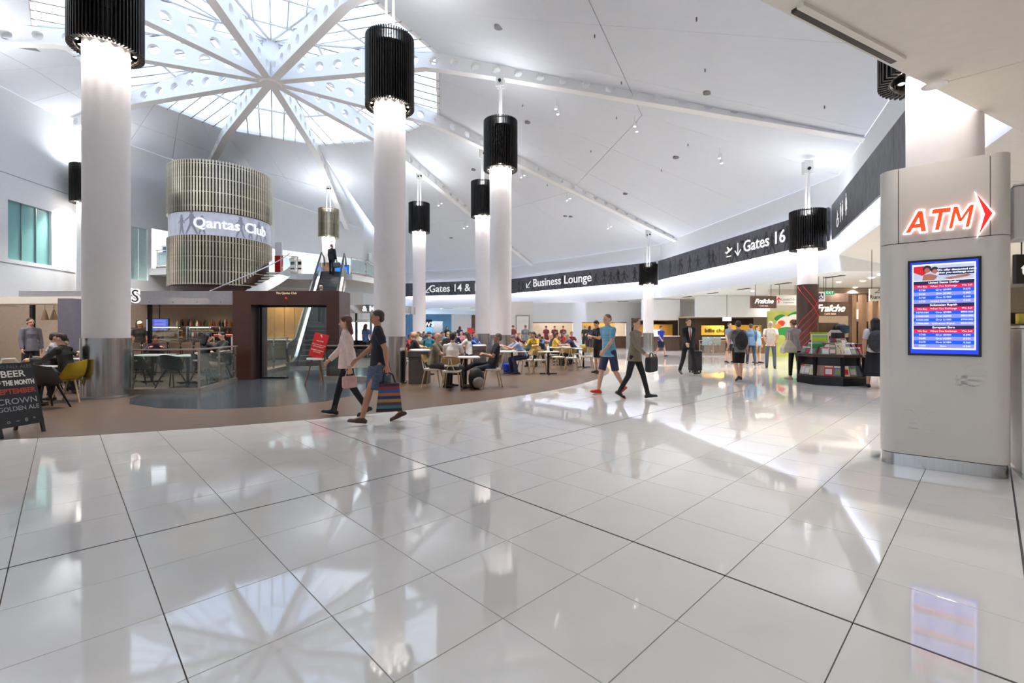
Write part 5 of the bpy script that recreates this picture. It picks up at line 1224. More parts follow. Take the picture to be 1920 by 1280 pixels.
person('grey haired man in a white shirt with hands behind his back', gp(1445, 690), 150, 'behind', ('tee', (232, 222, 208)), ('trousers', (92, 98, 110)), ('crop', (170, 166, 160)), ('shoes', (28, 26, 26)), scale=1.0)
person('person in a light blue shirt and khaki shorts in the food court queue', gp(1420, 681), 30, 'stand', ('tee', (140, 176, 192)), ('shorts', (134, 124, 96)), ('short', (70, 54, 44)), scale=.92)
person('person in dark navy trousers and blue top beside the white shirted man', gp(1408, 684), 160, 'walk', ('long', (84, 116, 148)), ('trousers', (40, 48, 74)), ('short', (60, 46, 38)), scale=.97)
person('man in a grey striped shirt behind the person with the backpack', gp(1368, 680), 20, 'stand', ('tee', (120, 128, 148)), ('shorts', (52, 50, 56)), ('short', (66, 52, 46)), scale=1.0)
p, J, dz, M_ = person('woman in a grey tee and black leggings seen from behind at the magazine stand', gp(1490, 712), -168, 'reach', ('tee', (172, 160, 162)), ('leggings', (24, 24, 28)), ('bun', (120, 76, 50)), ('shoes', (176, 140, 120)), scale=.98)
w = M_ @ (J['arm', 1][1])
small('tote_bag', 'large cream tote bag on the shoulder of the woman in the grey tee', 'bag', (w.x-.02, w.y-.12, w.z+.0), [('bag_body', MB().add([(x, y, z) for z, hw, hd in ((-.34, .22, .08), (-.2, .21, .08), (.02, .06, .03)) for x, y in ((-hw, -hd), (hw, -hd), (hw, hd), (-hw, hd))], [(3, 2, 1, 0), (8, 9, 10, 11)]+[(k+i, k+(i+1) % 4, k+4+(i+1) % 4, k+4+i) for k in (0, 4) for i in range(4)]).mesh('b', bevel=.02), mat('tote_cream', (216, 206, 188), .6)), ('handle', MB().tube([(-.04, 0, .02), (-.02, 0, .22), (.03, 0, .22), (.04, 0, .02)], .014, 6), 'tote_cream')], 10)
p, J, dz, M_ = person('dark haired person in a white tee and long black skirt beside the kiosk', gp(1641, 727), 150, 'stand', ('tee', (206, 202, 204)), ('long_skirt', (24, 23, 26)), ('long', (24, 22, 22)), scale=.98)
on_back(M_, J, 'dark patterned backpack of the person beside the kiosk', mat('pack_pattern', (44, 44, 52), .7, n=.5, sc=30), 1.1)
person('woman in a royal blue dress walking in front of the dark counter', gp(1239, 669), 20, 'walk', ('dress_top', (30, 60, 170)), ('skirt', (30, 34, 60)), ('bun', (80, 50, 40)), ('shoes', (24, 22, 24)), scale=.96)
# ---- people on the escalator
def on_esc(u): 
    q = e0+dv*u; return (q.x, q.y)
u = 9.2; k = on_esc(u); p, J, dz, M_ = person('man in a black suit near the top of the escalator, bag in hand', k, 160, 'stand', ('jacket', (38, 38, 42)), ('trousers', (32, 32, 36)), ('crop', (120, 110, 104)), z0=4.75*(u-f0)/run+.1)
w = in_hand(M_, J, -1); small('travel_bag', 'grey travel bag held by the man at the top of the escalator', 'bag', (w.x, w.y-.1, w.z-.04), [('bag_body', MB().box((0, 0, -.2), (.5, .22, .3)).mesh('b', bevel=.06), mat('bag_grey', (104, 106, 112), .6)), ('handle', MB().tube([(-.12, 0, -.06), (-.08, 0, .04), (.08, 0, .04), (.12, 0, -.06)], .012, 6), 'pack_black')], 160)
u = 4.1; k = on_esc(u); person('person in a dark blue top riding the escalator behind the portal glass', k, 165, 'stand', ('long', (36, 48, 92)), ('trousers', (34, 36, 44)), ('crop', (150, 140, 132)), z0=4.75*(u-f0)/run+.1)
# ---- café corner at the left
c = gp(122, 752); shell_chair('yellow shell chair with wooden legs beside the steel clad column', (c.x+.12, c.y), -70); person('man in a black sweater and jeans sitting on the yellow chair', at_chair((c.x+.1, c.y), -76, -.03), -76, 'sit', ('long', (34, 32, 33)), ('trousers', (36, 38, 48)), ('crop', (60, 44, 38)), ('shoes', (48, 40, 38)), skin='skin')
c2 = gp(66, 760); table('round pale café table in front of the man in the black sweater', (c2.x-.05, c2.y), .34, .73)
small('beer_glass', 'glass of amber beer on the café table', 'glass', (c2.x-.12, c2.y-.03, .73), [('glass', MB().lathe([(.03, 0), (.036, .14), (.033, .14), (.028, .008), (0, .008)], n=16).mesh('g', smooth=50), 'clear_glass'), ('beer', MB().lathe([(0, .01), (.028, .01), (.033, .125), (0, .125)], n=16).mesh('g', smooth=50), mat('beer', (206, 140, 30), .15, emit=.05))])
c3 = gp(86, 766); shell_chair('black shell chair with its back to the chalkboard', c3, 165, 'dark_shell', 'dark_metal')
c4 = gp(60, 744); person('man in a black tee with dark hair drinking at the next café table', (c4.x, c4.y+.55), 60, 'sit_fwd', ('tee', (26, 26, 28)), ('trousers', (40, 40, 48)), ('short', (40, 32, 28))); shell_chair('dark shell chair under the drinking man in black tee', (c4.x-.02, c4.y+.58), 60, 'dark_shell', 'dark_metal')
c5 = gp(20, 742); person('person in a black and white checked shirt at the frame edge', (c5.x, c5.y+.8), 130, 'sit', ('long', mat('check_shirt', (140, 142, 150), .8, n=.6, sc=34)), ('trousers', (40, 42, 50)), ('short', (50, 40, 34))); shell_chair('dark shell chair under the checked shirt', (c5.x, c5.y+.8), 130, 'dark_shell', 'dark_metal')
table('white café table between the checked shirt and the drinking man', (c5.x+.55, c5.y+1.3), .36)
c6 = gp(36, 716); person('standing waiter in grey with a blue collar behind the café tables', (c6.x, c6.y+.3), 70, 'stand', ('long', (112, 110, 124)), ('trousers', (48, 48, 56)), ('short', (56, 40, 34)))
c7 = gp(148, 716); person('person in a blue shirt seated between grey pillar and column', (c7.x, c7.y+.5), 40, 'sit', ('long', (52, 80, 120)), ('trousers', (30, 30, 36)), ('short', (40, 32, 28))); table('white café table by the grey pillar', (c7.x+.6, c7.y+.05), .34); shell_chair('dark shell chair of the person in the blue shirt', (c7.x, c7.y+.52), 40, 'dark_shell', 'dark_metal')
# chalkboard
A1, A2 = gp(-2, 824), gp(86, 808)
cb = (A1+A2)/2; ca = math.atan2(A2.y-A1.y, A2.x-A1.x); BW = (A2-A1).length*.98; BH = 1.02
board = thing('chalkboard', 'black A frame chalkboard announcing the beer of the month', 'sign', (cb.x, cb.y, 0), ca); til = rad(14); Rb = Matrix.Rotation(-til, 3, 'X')
mat('chalkboard', (40, 42, 46), .7, n=.12); mat('chalk_white', (232, 230, 224), .8, n=.1); mat('chalk_red', (176, 76, 60), .8, n=.1); mat('chalk_dim', (168, 172, 178), .8, n=.1); mat('chalk_dust', (112, 110, 116), .8, n=.1)
def bpt(x, z, o=0): return V((0, 0, .0))+Rb @ V((x, -o, z))
for s in (1, -1):
    ob('leg', MB().box(Rb @ V((s*(BW/2-.02), .0, .5)), (.035, .03, 1.0), M=Rb), 'black', board)
    R2 = Matrix.Rotation(til, 3, 'X'); ob('rear_leg', MB().box(V((s*(BW/2-.02), .5, 0))+R2 @ V((0, 0, .5)), (.035, .03, 1.0), M=R2), 'black', board)
ob('board_panel', MB().box(Rb @ V((0, -.01, .56)), (BW-.01, .02, .86), M=Rb), 'chalkboard', board); ob('rear_panel', MB().box(V((0, .5, 0))+R2 @ V((0, .01, .56)), (BW-.01, .02, .86), M=R2), 'chalkboard', board)
ob('carry_handle', MB().tube([Rb @ V((x, 0, z)) for x, z in ((-.1, .99), (-.07, 1.05), (.07, 1.05), (.1, .99))], .014, 6), 'white_metal', board)
for s, z, sz, m, b_ in (('TWO PALE ALES', .935, .066, 'chalk_dust', 0), ('BEER', .835, .125, 'chalk_white', .002), ('OF THE MONTH', .715, .092, 'chalk_white', .004), ('SEPTEMBER', .60, .098, 'chalk_red', .003), ('CROWN', .465, .112, 'chalk_dim', .0), ('GOLDEN ALE', .365, .084, 'chalk_dim', 0), ('o   ~   8   *', .20, .07, 'chalk_dim', 0)):
    me = text(s, sz, .001, bold=b_); wd = max(v.co.x for v in me.vertices)-min(v.co.x for v in me.vertices); k = min(1, (BW-.06)/wd)
    M = Matrix.Translation(Rb @ V((0, -.0215, z))) @ (Matrix.Rotation(PI/2-til, 4, 'X')) @ Matrix.Diagonal((k, 1, 1, 1)); ob('lettering', me, m, board, M=M)
# ---- café seating behind the balustrade
for px, py, lab, tt, rot in ((322, 727, 'dark shell chair behind the balustrade, back to the camera', 'y', 178), (262, 724, 'dark shell chair behind the balustrade next to the column', 'y', 150), (415, 716, 'dark shell chair behind the glass near the portal', 'y', 200)):
    shell_chair(lab, gp(px, py), rot, 'dark_shell', 'dark_metal')
for px, py, lab in ((285, 716, 'white café table behind the balustrade beside the column'), (352, 718, 'white café table behind the balustrade with the leaning diner'), (405, 706, 'white café table behind the glass near the portal')): table(lab, gp(px, py), .4, .75, shape='square')
def diner(px, py, lab, rot, pose, top, hr, sk='skin', bottom=(60, 56, 58)):
    g = gp(px, py); shell_chair('dark shell chair of the '+lab.split(' at ')[0].split(' behind')[0], g, rot, 'dark_shell', 'dark_metal'); person(lab, (g.x, g.y), rot, pose, top, ('trousers', bottom), hr, skin=sk)
diner(290, 706, 'diner in a purple top behind the balustrade', 40, 'sit_fwd', ('long', (70, 44, 70)), ('short', (36, 28, 28)), 'skin_tan')
diner(380, 722, 'woman with long black hair and bare legs behind the glass', 150, 'sit', ('tee', (40, 36, 40)), ('long', (20, 18, 20)), 'skin', (170, 128, 112))
diner(424, 703, 'diner in a dark green top beside the portal', -30, 'sit', ('long', (50, 62, 66)), ('short', (30, 26, 26)))
person('barista in black with a pale cap behind the café counter', (xat(262, 16.9), 16.9), 30, 'stand', ('tee', (28, 26, 28)), ('trousers', (28, 26, 28)), ('cap', (190, 180, 170)), skin='skin_tan')
for i in range(7):
    px = 262+i*24; t = gp(px, 688); shell = None
    b_ = thing('bar_stool', 'pale backed stool at the café counter, %s' % ('first', 'second', 'third', 'fourth', 'fifth', 'sixth', 'seventh')[i]+' from the column', 'stool', (xat(px, 14.8), 14.8, 0), group='stools at the café counter')
    ob('seat', MB().cyl((0, 0, .62), (0, 0, .66), .17, n=16), 'wood_brown', b_); ob('backrest', MB().box((0, -.17, .92), (.32, .025, .22)).mesh('b', bevel=.01), 'cafe_wall', b_); ob('back_frame', MB().tube([(-.17, -.13, .66), (-.18, -.16, 1.05), (0, -.17, 1.1), (.18, -.16, 1.05), (.17, -.13, .66)], .013, 6), 'black', b_)
    for sx, sy in ((-1, -1), (1, -1), (1, 1), (-1, 1)): ob('leg', MB().cyl((sx*.12, sy*.12, .62), (sx*.19, sy*.19, 0), .013, n=6), 'black', b_)
# red sign on a timber easel
g = gp(592, 722); ez_ = thing('red_easel_sign', 'red notice leaning on a timber easel beside the brown portal', 'sign', g, rad(-8))
RT = Matrix.Rotation(-.16, 3, 'X') @ Matrix.Rotation(.22, 3, 'Y')
ob('red_board', MB().box((.09, 0, 1.02), (.4, .025, .62), M=RT).mesh('b', bevel=.004), 'red_sign', ez_)
ob('lettering', text('WELCOME\n\nPlease show your card\nand boarding pass\n\nMEMBERS LOUNGE\n1ST FLOOR', .042, .001, line=1.15), 'chalk_white', ez_, M=Matrix.Translation(V((.09, 0, 1.02))+RT @ V((0, -.016, -.03))) @ RT.to_4x4() @ Matrix.Rotation(PI/2, 4, 'X'))
ob('emblem', MB().add([(-.04, .03, 0), (.0, .035, 0), (.04, -.04, 0), (.01, -.02, 0)], [(0, 3, 2, 1)]), 'chalk_white', ez_, M=Matrix.Translation(V((.09, 0, 1.02))+RT @ V((0, -.016, .25))) @ RT.to_4x4() @ Matrix.Rotation(PI/2, 4, 'X'))
ob('ledge', MB().box((0, -.03, .68), (.42, .1, .05)), 'white_top', ez_)
for a, b_ in (((-.09, .0, .72), (-.24, -.1, 0)), ((.09, .0, .72), (.2, -.1, 0)), ((0, .05, 1.1), (-.02, .4, 0))): ob('leg', MB().cyl(a, b_, .022, .018, n=8), 'wood_brown', ez_)
# ================================================================== seated crowd between the columns
cols = dict(red=(150, 40, 44), teal=(44, 120, 136), navy=(40, 46, 78), black=(32, 32, 35), white=(220, 218, 216), blue=(36, 84, 190), grey=(120, 122, 128), maroon=(104, 34, 44), sky=(120, 160, 190), cream=(206, 196, 176), green=(80, 110, 90), yellow=(200, 170, 70), pink=(200, 140, 150), denim=(70, 92, 130))
hairs = [('short', (40, 30, 26)), ('crop', (120, 112, 104)), ('long', (60, 42, 34)), ('short', (90, 66, 48)), None, ('bun', (50, 36, 30)), ('cap', (60, 60, 70))]
crowd = [  # pixel column, depth, heading, colour, where
 (769, 16.5, 60, 'red', 'beside the steel clad column'), (775, 14.6, 120, 'black', 'behind the near waste bin'), (766, 19.5, 20, 'maroon', 'far behind the near waste bin'), (788, 22.0, -40, 'cream', 'left of the bald man, further back'),
 (804, 17.2, 165, 'teal', 'just behind the bald man'), (816, 20.4, -100, 'green', 'behind the bald man, facing sideways'), (828, 24.0, 30, 'sky', 'far behind the bald man'), (841, 18.6, -20, 'black', 'behind the white tee man, facing the camera'),
 (838, 26.5, 100, 'grey', 'in the last rows behind the white tee man'), (852, 22.8, 170, 'navy', 'in the middle rows behind the white tee man'), (865, 26.0, 0, 'pink', 'in the last rows left of the fourth column'), (872, 18.0, 150, 'blue', 'right behind the white tee man'),
 (881, 16.6, -110, 'white', 'left of the man with folded arms'), (889, 21.0, 45, 'denim', 'behind the second waste bin'), (893, 27.5, 175, 'black', 'at the foot of the fourth column'), (968, 25, 90, 'maroon', 'far right of the third column'), (795, 27, 60, 'navy', 'at the foot of the Gates sign column'), (758 if 0 else 812, 30, 10, 'red', 'in the farthest row'), (900, 32, -10, 'yellow', 'in the farthest row by the curtain'), (845, 33, 200, 'white', 'in the farthest row by the blue shop'), (872, 31, -160, 'teal', 'in the farthest row by the white partition')]
for i, (px, Y, hd, cn, wh) in enumerate(crowd):
    x = xat(px, Y); ps = ('sit', 'sit_back', 'sit_fwd')[i % 3]
    person('person in %s seated in the crowd, %s' % (cn, wh), (x, Y), hd, ps, (('tee', 'long')[i % 2], cols[cn]), ('trousers', ((40, 42, 52), (60, 60, 64), (46, 58, 88))[i % 3]), hairs[(i*3+1) % 7], skin=('skin', 'skin', 'skin_tan')[i % 3], features=Y < 19)
    timber_chair('timber chair under the person in %s, %s' % (cn, wh), (x, Y), hd)
for px, Y, wh in ((790, 16.0, 'behind the near waste bin'), (823, 18.6, 'behind the bald man'), (858, 20.4, 'behind the white tee man'), (884, 18.6, 'left of the second waste bin'), (800, 24.6, 'left in the middle rows'), (850, 26, 'in the far rows'), (880, 29.6, 'near the fourth column'), (828, 31.6, 'in the farthest row')):
    table('round white table in the crowd, %s' % wh, (xat(px, Y), Y), .38)
small('shopping_bag', 'light blue plastic bag on the far table edge beside the second bin', 'bag', (xat(884, 18.6), 18.5, .742), [('bag_body', MB().ell((0, 0, .14), (.2, .12, .15), 12, 8).mesh('b', smooth=60), mat('bag_sky', (70, 150, 210), .5)), ('handle', MB().tube([(-.06, 0, .26), (-.04, 0, .34), (.04, 0, .34), (.06, 0, .26)], .01, 6), 'bag_sky')])
# right hand group of tables, columns 1000 to 1110
grp2 = [(1030, 22.5, 120, 'black', 'behind the empty chairs'), (1038, 18.8, 75, 'yellow', 'leaning over a table behind the empty chairs'), (1046, 24, -70, 'pink', 'at the far long table'), (1062, 20.5, -60, 'red', 'wearing a pale cap near the standing man'), (1080, 19.5, -80, 'navy', 'bent forward beside the standing man'), (1070, 24.5, 20, 'maroon', 'at the far end behind the red shirt'), (1018, 20.6, -30, 'denim', 'left of the leaning one'), (990, 21.5, 60, 'green', 'just right of the third column')]
for i, (px, Y, hd, cn, wh) in enumerate(grp2):
    x = xat(px, Y); person('person in %s sitting %s' % (cn, wh), (x, Y), hd, ('sit_fwd', 'sit')[i % 2], (('long', 'tee')[i % 2], cols[cn]), ('trousers', (42, 44, 54)), hairs[(i*2) % 7], features=False)
    timber_chair('timber chair of the person in %s sitting %s' % (cn, wh), (x, Y), hd)
for px, Y, wh in ((1050, 18.9, 'under the leaning person'), (1072, 20, 'before the red shirt'), (1036, 23.4, 'behind the leaning person')): table('white square table in the right group, %s' % wh, (xat(px, Y), Y), .42, shape='square')
small('sugar_caddy', 'striped caddy with sachets on the white table by the standing man', 'caddy', (tb.x+.1, tb.y+.4, .74), [('box', MB().box((0, 0, .05), (.16, .1, .1)).mesh('b', bevel=.01), 'yellow_shell'), ('sachets', MB().box((0, 0, .12), (.13, .06, .05)), 'white_top')])
timber_chair('timber chair tucked under the white table by the standing man', (tb.x+.15, tb.y-.1), 180)
for px, Y, hd, cn, lab in ((962, 30, 30, 'maroon', 'server in maroon standing right of the third column'), (985, 27, 190, 'grey', 'tall person in a grey shirt standing with back turned near the white door'), (1024, 34, 20, 'maroon', 'first server in maroon behind the long counter'), (1040, 34, 0, 'maroon', 'second server in maroon behind the long counter'), (1056, 34, -20, 'maroon', 'third server in maroon behind the long counter'),
                          (1097, 32, 170, 'black', 'customer in black waiting at the second counter opening'), (1106, 33, 150, 'navy', 'customer in navy waiting at the second counter opening'), (838, 38, 20, 'black', 'person in black standing before the blue shop'), (862, 37, 190, 'navy', 'person in navy standing before the white partition'),
                          (652, 24, 60, 'grey', 'person in grey standing at the bright windows, leftmost'), (664, 25, 20, 'blue', 'person in bright blue before the bright windows'), (676, 26, -30, 'navy', 'person in navy before the bright windows'), (686, 24, 160, 'denim', 'person in denim before the bright windows beside the column')):
    person(lab, (xat(px, Y), Y), hd, 'stand', ('tee', cols[cn]), ('trousers', (36, 36, 44)), ('cap', cols['maroon']) if 'server' in lab else hairs[int(px) % 4], features=False)
# ================================================================== shops under the soffit
def bxw(name, x0, x1, y0, y1, z0, z1, m, par): return ob(name, MB().bx(min(x0, x1), max(x0, x1), y0, y1, z0, z1).mesh(name), m, par, world=True)
# long counter with two openings below the Business Lounge sign
Y = 38; sh = thing('servery', 'white servery wall with two wide openings under the Business Lounge sign', 'shop', (xat(1080, Y), Y, 0))
xs = [xat(v, Y) for v in (962, 998, 1074, 1091, 1174, 1204)]; zt_, zb_ = zat(604, Y), .95
bxw('bulkhead', xs[0], xs[5], Y, Y+.3, zt_, 3.7, 'white_paint', sh)
for a, b in ((0, 1), (2, 3), (4, 5)): bxw('pier', xs[a], xs[b], Y, Y+.3, 0, zt_, 'white_paint', sh)
for a, b in ((1, 2), (3, 4)): bxw('counter_front', xs[a], xs[b], Y+.05, Y+.25, 0, zb_, 'wood_brown', sh); bxw('counter_top', xs[a], xs[b], Y-.2, Y+.6, zb_, zb_+.05, 'white_top', sh); bxw('opening_trim', xs[a], xs[b], Y-.03, Y+.02, zt_-.07, zt_, 'steel_trim', sh)
bxw('rear_wall', xs[0], xs[5], Y+3, Y+3.15, 0, 3.7, 'beige_wall', sh)
bxw('menu_strip', xs[3]+.3, xs[4]-.3, Y+2.9, Y+2.99, 1.7, 2.3, 'ochre_wall', sh)
for x in (xat(1036, 39.5), xat(1130, 39.5)): light('AREA', 'servery_light', (x, 39.5, 3.6), SHOP*2.2, (1, .9, .78), 1.2)
d1 = struct('door_1', MB().bx(xat(969, 36.4), xat(991, 36.4), 36.3, 36.4, 0, zat(593, 36.4)).mesh('d'), 'cream'); bxw('door_frame', xat(967, 36.4), xat(993, 36.4), 36.41, 36.5, 0, zat(591, 36.4), 'steel_trim', d1); ob('door_handle', MB().cyl((xat(989, 36.3), 36.25, 1.02), (xat(986, 36.3), 36.25, 1.02), .02, n=8), 'chrome', d1)
struct('wall_beside_door', MB().bx(xat(940, 36.6), xat(999, 36.6), 36.5, 36.7, 0, 3.7), 'cream')
# second shop: dark counter, pillar, shop with ochre lettering
Y = 34; s2 = thing('dark_counter_shop', 'shop with ochre bulkhead and long dark counter left of the white pillar', 'shop', (xat(1245, Y), Y, 0))
bxw('upper_bulkhead', xat(1204, Y), xat(1275, Y), Y, Y+.2, zat(600, Y), 3.7, 'white_paint', s2); bxw('lower_bulkhead', xat(1204, Y), xat(1275, Y), Y+1.6, Y+1.7, zat(634, 35.6), zat(608, 35.6), 'ochre_wall', s2)
bxw('inner_soffit', xat(1204, Y), xat(1275, Y), Y+.2, Y+3, zat(600, Y), zat(600, Y)+.1, 'beige_wall', s2); bxw('rear_wall', xat(1204, Y), xat(1271, Y+3), Y+3, Y+3.1, 0, 2.4, 'wood_dark', s2)
bxw('counter', xat(1206, 32.5), xat(1273, 32.5), 32.5, 33.2, 0, 1.0, 'wood_dark', s2); bxw('counter_top', xat(1205, 32.5), xat(1274, 32.5), 32.4, 33.3, 1.0, 1.05, 'white_top', s2)
small('menu_light_box', 'small bright screen on the dark counter beside the slim column', 'screen', (xat(1231, 32.7), 32.6, 1.05), [('stand', MB().bx(-.2, .2, 0, .1, 0, .06), 'black'), ('display', MB().bx(-.27, .27, -.02, .02, -.22, .42), mat('display_white', (214, 228, 255), .3, n=.05, emit=.6))])
struct('pillar_white', MB().bx(xat(1273, 37.3), xat(1304, 37.3), 37.3, 38.1, 0, 3.7), 'white_paint')
Y = 30.5; s3 = thing('billie_shop', 'yellow fronted shop with black lower case lettering beside the white pillar', 'shop', (xat(1380, Y), Y, 0))
bxw('upper_bulkhead', xat(1306, Y), xat(1450, Y), Y, Y+.3, zat(594, Y), 3.7, 'white_paint', s3); bxw('inner_soffit', xat(1306, Y), xat(1450, Y), Y+.3, Y+3.2, zat(594, Y), zat(594, Y)+.1, 'beige_wall', s3)
mat('shop_yellow', (226, 178, 70), .5, n=.12, emit=.06)
bxw('yellow_sign', xat(1316, 31.6), xat(1358, 31.6), 31.6, 31.7, zat(628, 31.6), zat(610, 31.6), 'shop_yellow', s3); bxw('yellow_sign', xat(1370, 32.2), xat(1428, 32.2), 32.2, 32.3, zat(630, 32.2), zat(609, 32.2), 'shop_yellow', s3)
ob('lettering', text('billie chu', .37, .01, bold=.006), 'black', s3, world=True, M=frame((xat(1340, 31.55), 31.57, zat(619.5, 31.6)), (1, 0, 0), (0, 0, 1)))
bxw('rear_wall', xat(1306, Y), xat(1460, Y), Y+3.2, Y+3.3, 0, 2.4, 'wood_dark', s3); bxw('counter', xat(1330, 29), xat(1436, 29), 29, 29.8, 0, .95, 'wood_brown', s3); bxw('counter_top', xat(1328, 29), xat(1438, 29), 28.9, 29.9, .95, 1.0, 'white_top', s3)
light('AREA', 'shop_light', (xat(1360, 31), 31, 2.2), SHOP*1.2, (1, .82, .55), .8); light('AREA', 'shop_light', (xat(1236, 34.5), 34.8, 2.0), SHOP*.8, (1, .82, .55), .6)
for k, px in enumerate((1322, 1334, 1346)):
    small('menu_stand', 'pale green glass menu stand before the yellow shop, %s' % ('left', 'middle', 'right')[k], 'panel', (xat(px, 27.2), 27.2, 0), [('glass', MB().bx(-.17, .17, -.01, .01, .55, 1.05), 'frost'), ('post', MB().bx(-.02, .02, -.02, .02, 0, .6), 'steel_trim')])
balustrade('low steel railing in front of the yellow shop', [(xat(1312, 26.6), 26.6), (xat(1362, 26.6), 26.6)], h=.85, post=.9, gl='clear_glass')
small('light_box', 'small white lit box hanging in the yellow shop', 'lamp', (xat(1363, 29.8), 29.8, zat(598, 29.8)), [('diffuser', MB().box((0, 0, 0), (.5, .2, .24)).mesh('b', bevel=.02), 'display_white'), ('hanger', MB().cyl((0, 0, .1), (0, 0, 3.7-zat(598, 29.8)), .015, n=6), 'dark_metal')])
# mural panel: leaves, white flower, red berry
Y = 25.5; mu = thing('mural_panel', 'panel with painted green leaves, white flower and red berries behind the slim column', 'mural', (xat(1472, Y), Y, 0))
x0, x1 = xat(1440, Y), xat(1502, Y); mat('mural_green', (176, 186, 96), .6, n=.15, sc=2)
bxw('panel', x0, x1, Y, Y+.1, 0, zat(583, Y), 'mural_green', mu)
mat('leaf_green', (34, 130, 66), .6, n=.2); mat('petal_white', (238, 228, 222), .6); mat('berry_red', (214, 50, 44), .5); mat('berry_orange', (226, 140, 60), .5)
def blob(px, py, rx, ry, m, k, rot=0):
    mb = MB(); n = 18; pts = [(rx*math.cos(2*PI*i/n)*(1+.12*math.sin(6*PI*i/n)), ry*math.sin(2*PI*i/n)) for i in range(n)]
    pts = [(x*math.cos(rot)-y*math.sin(rot), x*math.sin(rot)+y*math.cos(rot)) for x, y in pts]
    rx *= 1.5; ry *= 1.5; pts = [(x*1.5, y*1.5) for x, y in pts]; c = at(px, py, Y); ob('painted_shape', MB().add([(c.x+x, Y-.004-k*.003, c.z+y) for x, y in pts], [tuple(range(n))[::-1]]), m, mu, world=True)
for i, b_ in enumerate(((1462, 596, .2, .12, 'leaf_green', .3), (1483, 594, .26, .12, 'leaf_green', .6), (1474, 608, .36, .3, 'petal_white', .2), (1490, 604, .28, .3, 'petal_white', -.3), (1465, 606, .13, .11, 'berry_red', 0), (1459, 612, .11, .1, 'berry_orange', 0), (1472, 622, .4, .18, 'leaf_green', .1), (1492, 624, .3, .2, 'leaf_green', -.2), (1464, 634, .2, .12, 'mural_green', 0))): blob(*b_[:5], i, b_[5])
struct('wall_mural', MB().bx(xat(1440, 26), xat(1560, 26), 25.8, 26, 0, 3.72), 'cream')
# hanging signs
Y = 23.5; zz0, zz1 = zat(577.5, Y), zat(555, Y)
hs = thing('hanging_sign', 'dark timber hanging sign with glowing script lettering Fraiche', 'sign', (xat(1431, Y), Y, zz0))
wh = (1455-1407)/F*Y; ob('sign_board', MB().box((0, 0, (zz1-zz0)/2), (wh, .1, zz1-zz0)).mesh('b', bevel=.008), mat('sign_timber', (98, 76, 66), .5, n=.2, sc=5, stretch=(.4, 1, 6)), hs)
mat('neon_white', (255, 250, 236), .4, n=0, emit=.9)
ob('lettering', text('Fraîche', .32, .01, shear=.35, bold=.004), 'neon_white', hs, M=frame((0, -.06, .34), (1, 0, 0), (0, 0, 1))); ob('lettering', text('· CAFE BAR ·', .1, .005), 'gold_text', hs, M=frame((0, -.06, .1), (1, 0, 0), (0, 0, 1)))
for x in (-.4, .4): ob('hanger', MB().cyl((x, 0, zz1-zz0-.01), (x, 0, 3.8-zz0), .012, n=6), 'dark_metal', hs)
zz0, zz1 = zat(572, Y), zat(553, Y); h2 = thing('hanging_sign', 'white hanging direction sign with red arrow beside the dark timber sign', 'sign', (xat(1477, Y), Y+.05, zz0)); wh = 42/F*Y
ob('sign_board', MB().box((0, 0, (zz1-zz0)/2), (wh, .08, zz1-zz0)).mesh('b', bevel=.008), 'white_top', h2); ob('arrow', arrow_me('up', .12), 'screen_car', h2, M=frame((-.45, -.045, .25), (1, 0, 0), (0, 0, 1)) @ Matrix.Scale(.32, 4)); ob('lettering', text('Gates 16-24', .19, .004), mat('letter_grey', (150, 156, 176), .5), h2, M=frame((.13, -.045, .3), (1, 0, 0), (0, 0, 1))); ob('lettering', text('Departures', .12, .004), 'letter_grey', h2, M=frame((.05, -.045, .14), (1, 0, 0), (0, 0, 1)))
for x in (-.4, .4): ob('hanger', MB().cyl((x, 0, zz1-zz0-.01), (x, 0, 3.8-zz0), .012, n=6), 'dark_metal', h2)
def hang(label, px0, px1, py0, py1, Y, m, parts, top=3.74):
    z0, z1 = zat(py1, Y), zat(py0, Y); t = thing('hanging_sign', label, 'sign', (xat((px0+px1)/2, Y), Y, z0)); w_ = (px1-px0)/F*Y
    ob('sign_board', MB().box((0, 0, (z1-z0)/2), (w_, .07, z1-z0)).mesh('b', bevel=.006), m, t)
    for x in (-w_*.35, w_*.35): ob('hanger', MB().cyl((x, 0, z1-z0-.01), (x, 0, top-z0), .01, n=6), 'dark_metal', t)
    for n_, me, mm, x, z in parts: ob(n_, me, mm, t, M=frame((x, -.04, z), (1, 0, 0), (0, 0, 1)))
    return t
mat('exit_green', (20, 130, 90), .4, n=0, emit=.5)
Y = 20; hang('green exit sign hanging right of the red striped column', 1546, 1564, 545, 552.5, Y, 'exit_green', [('lettering', text('EXIT', .15, .003), 'letters_white', 0, .088)])
hang('white sign with black accessible toilet symbol hanging beside the red striped column', 1533, 1546, 547, 565, Y, 'white_top', [('symbol_field', MB().bx(-.09, .09, -.14, .1, 0, .006).mesh('s'), 'black', -.04, .22), ('pictogram', wheel_me(), 'letters_white', -.04, .2)]) if 0 else None
t = hang('white sign with dark symbol square hanging beside the red striped column', 1533, 1546, 547, 565, Y, 'white_top', [('symbol_square', MB().bx(-.1, .1, -.13, .13, 0, .006).mesh('s'), 'letter_dark', -.03, .22)]); ob('pictogram', wheel_me(), 'letters_white', t, M=frame((-.03, -.048, .22), (1, 0, 0), (0, 0, 1)) @ Matrix.Scale(.2, 4))
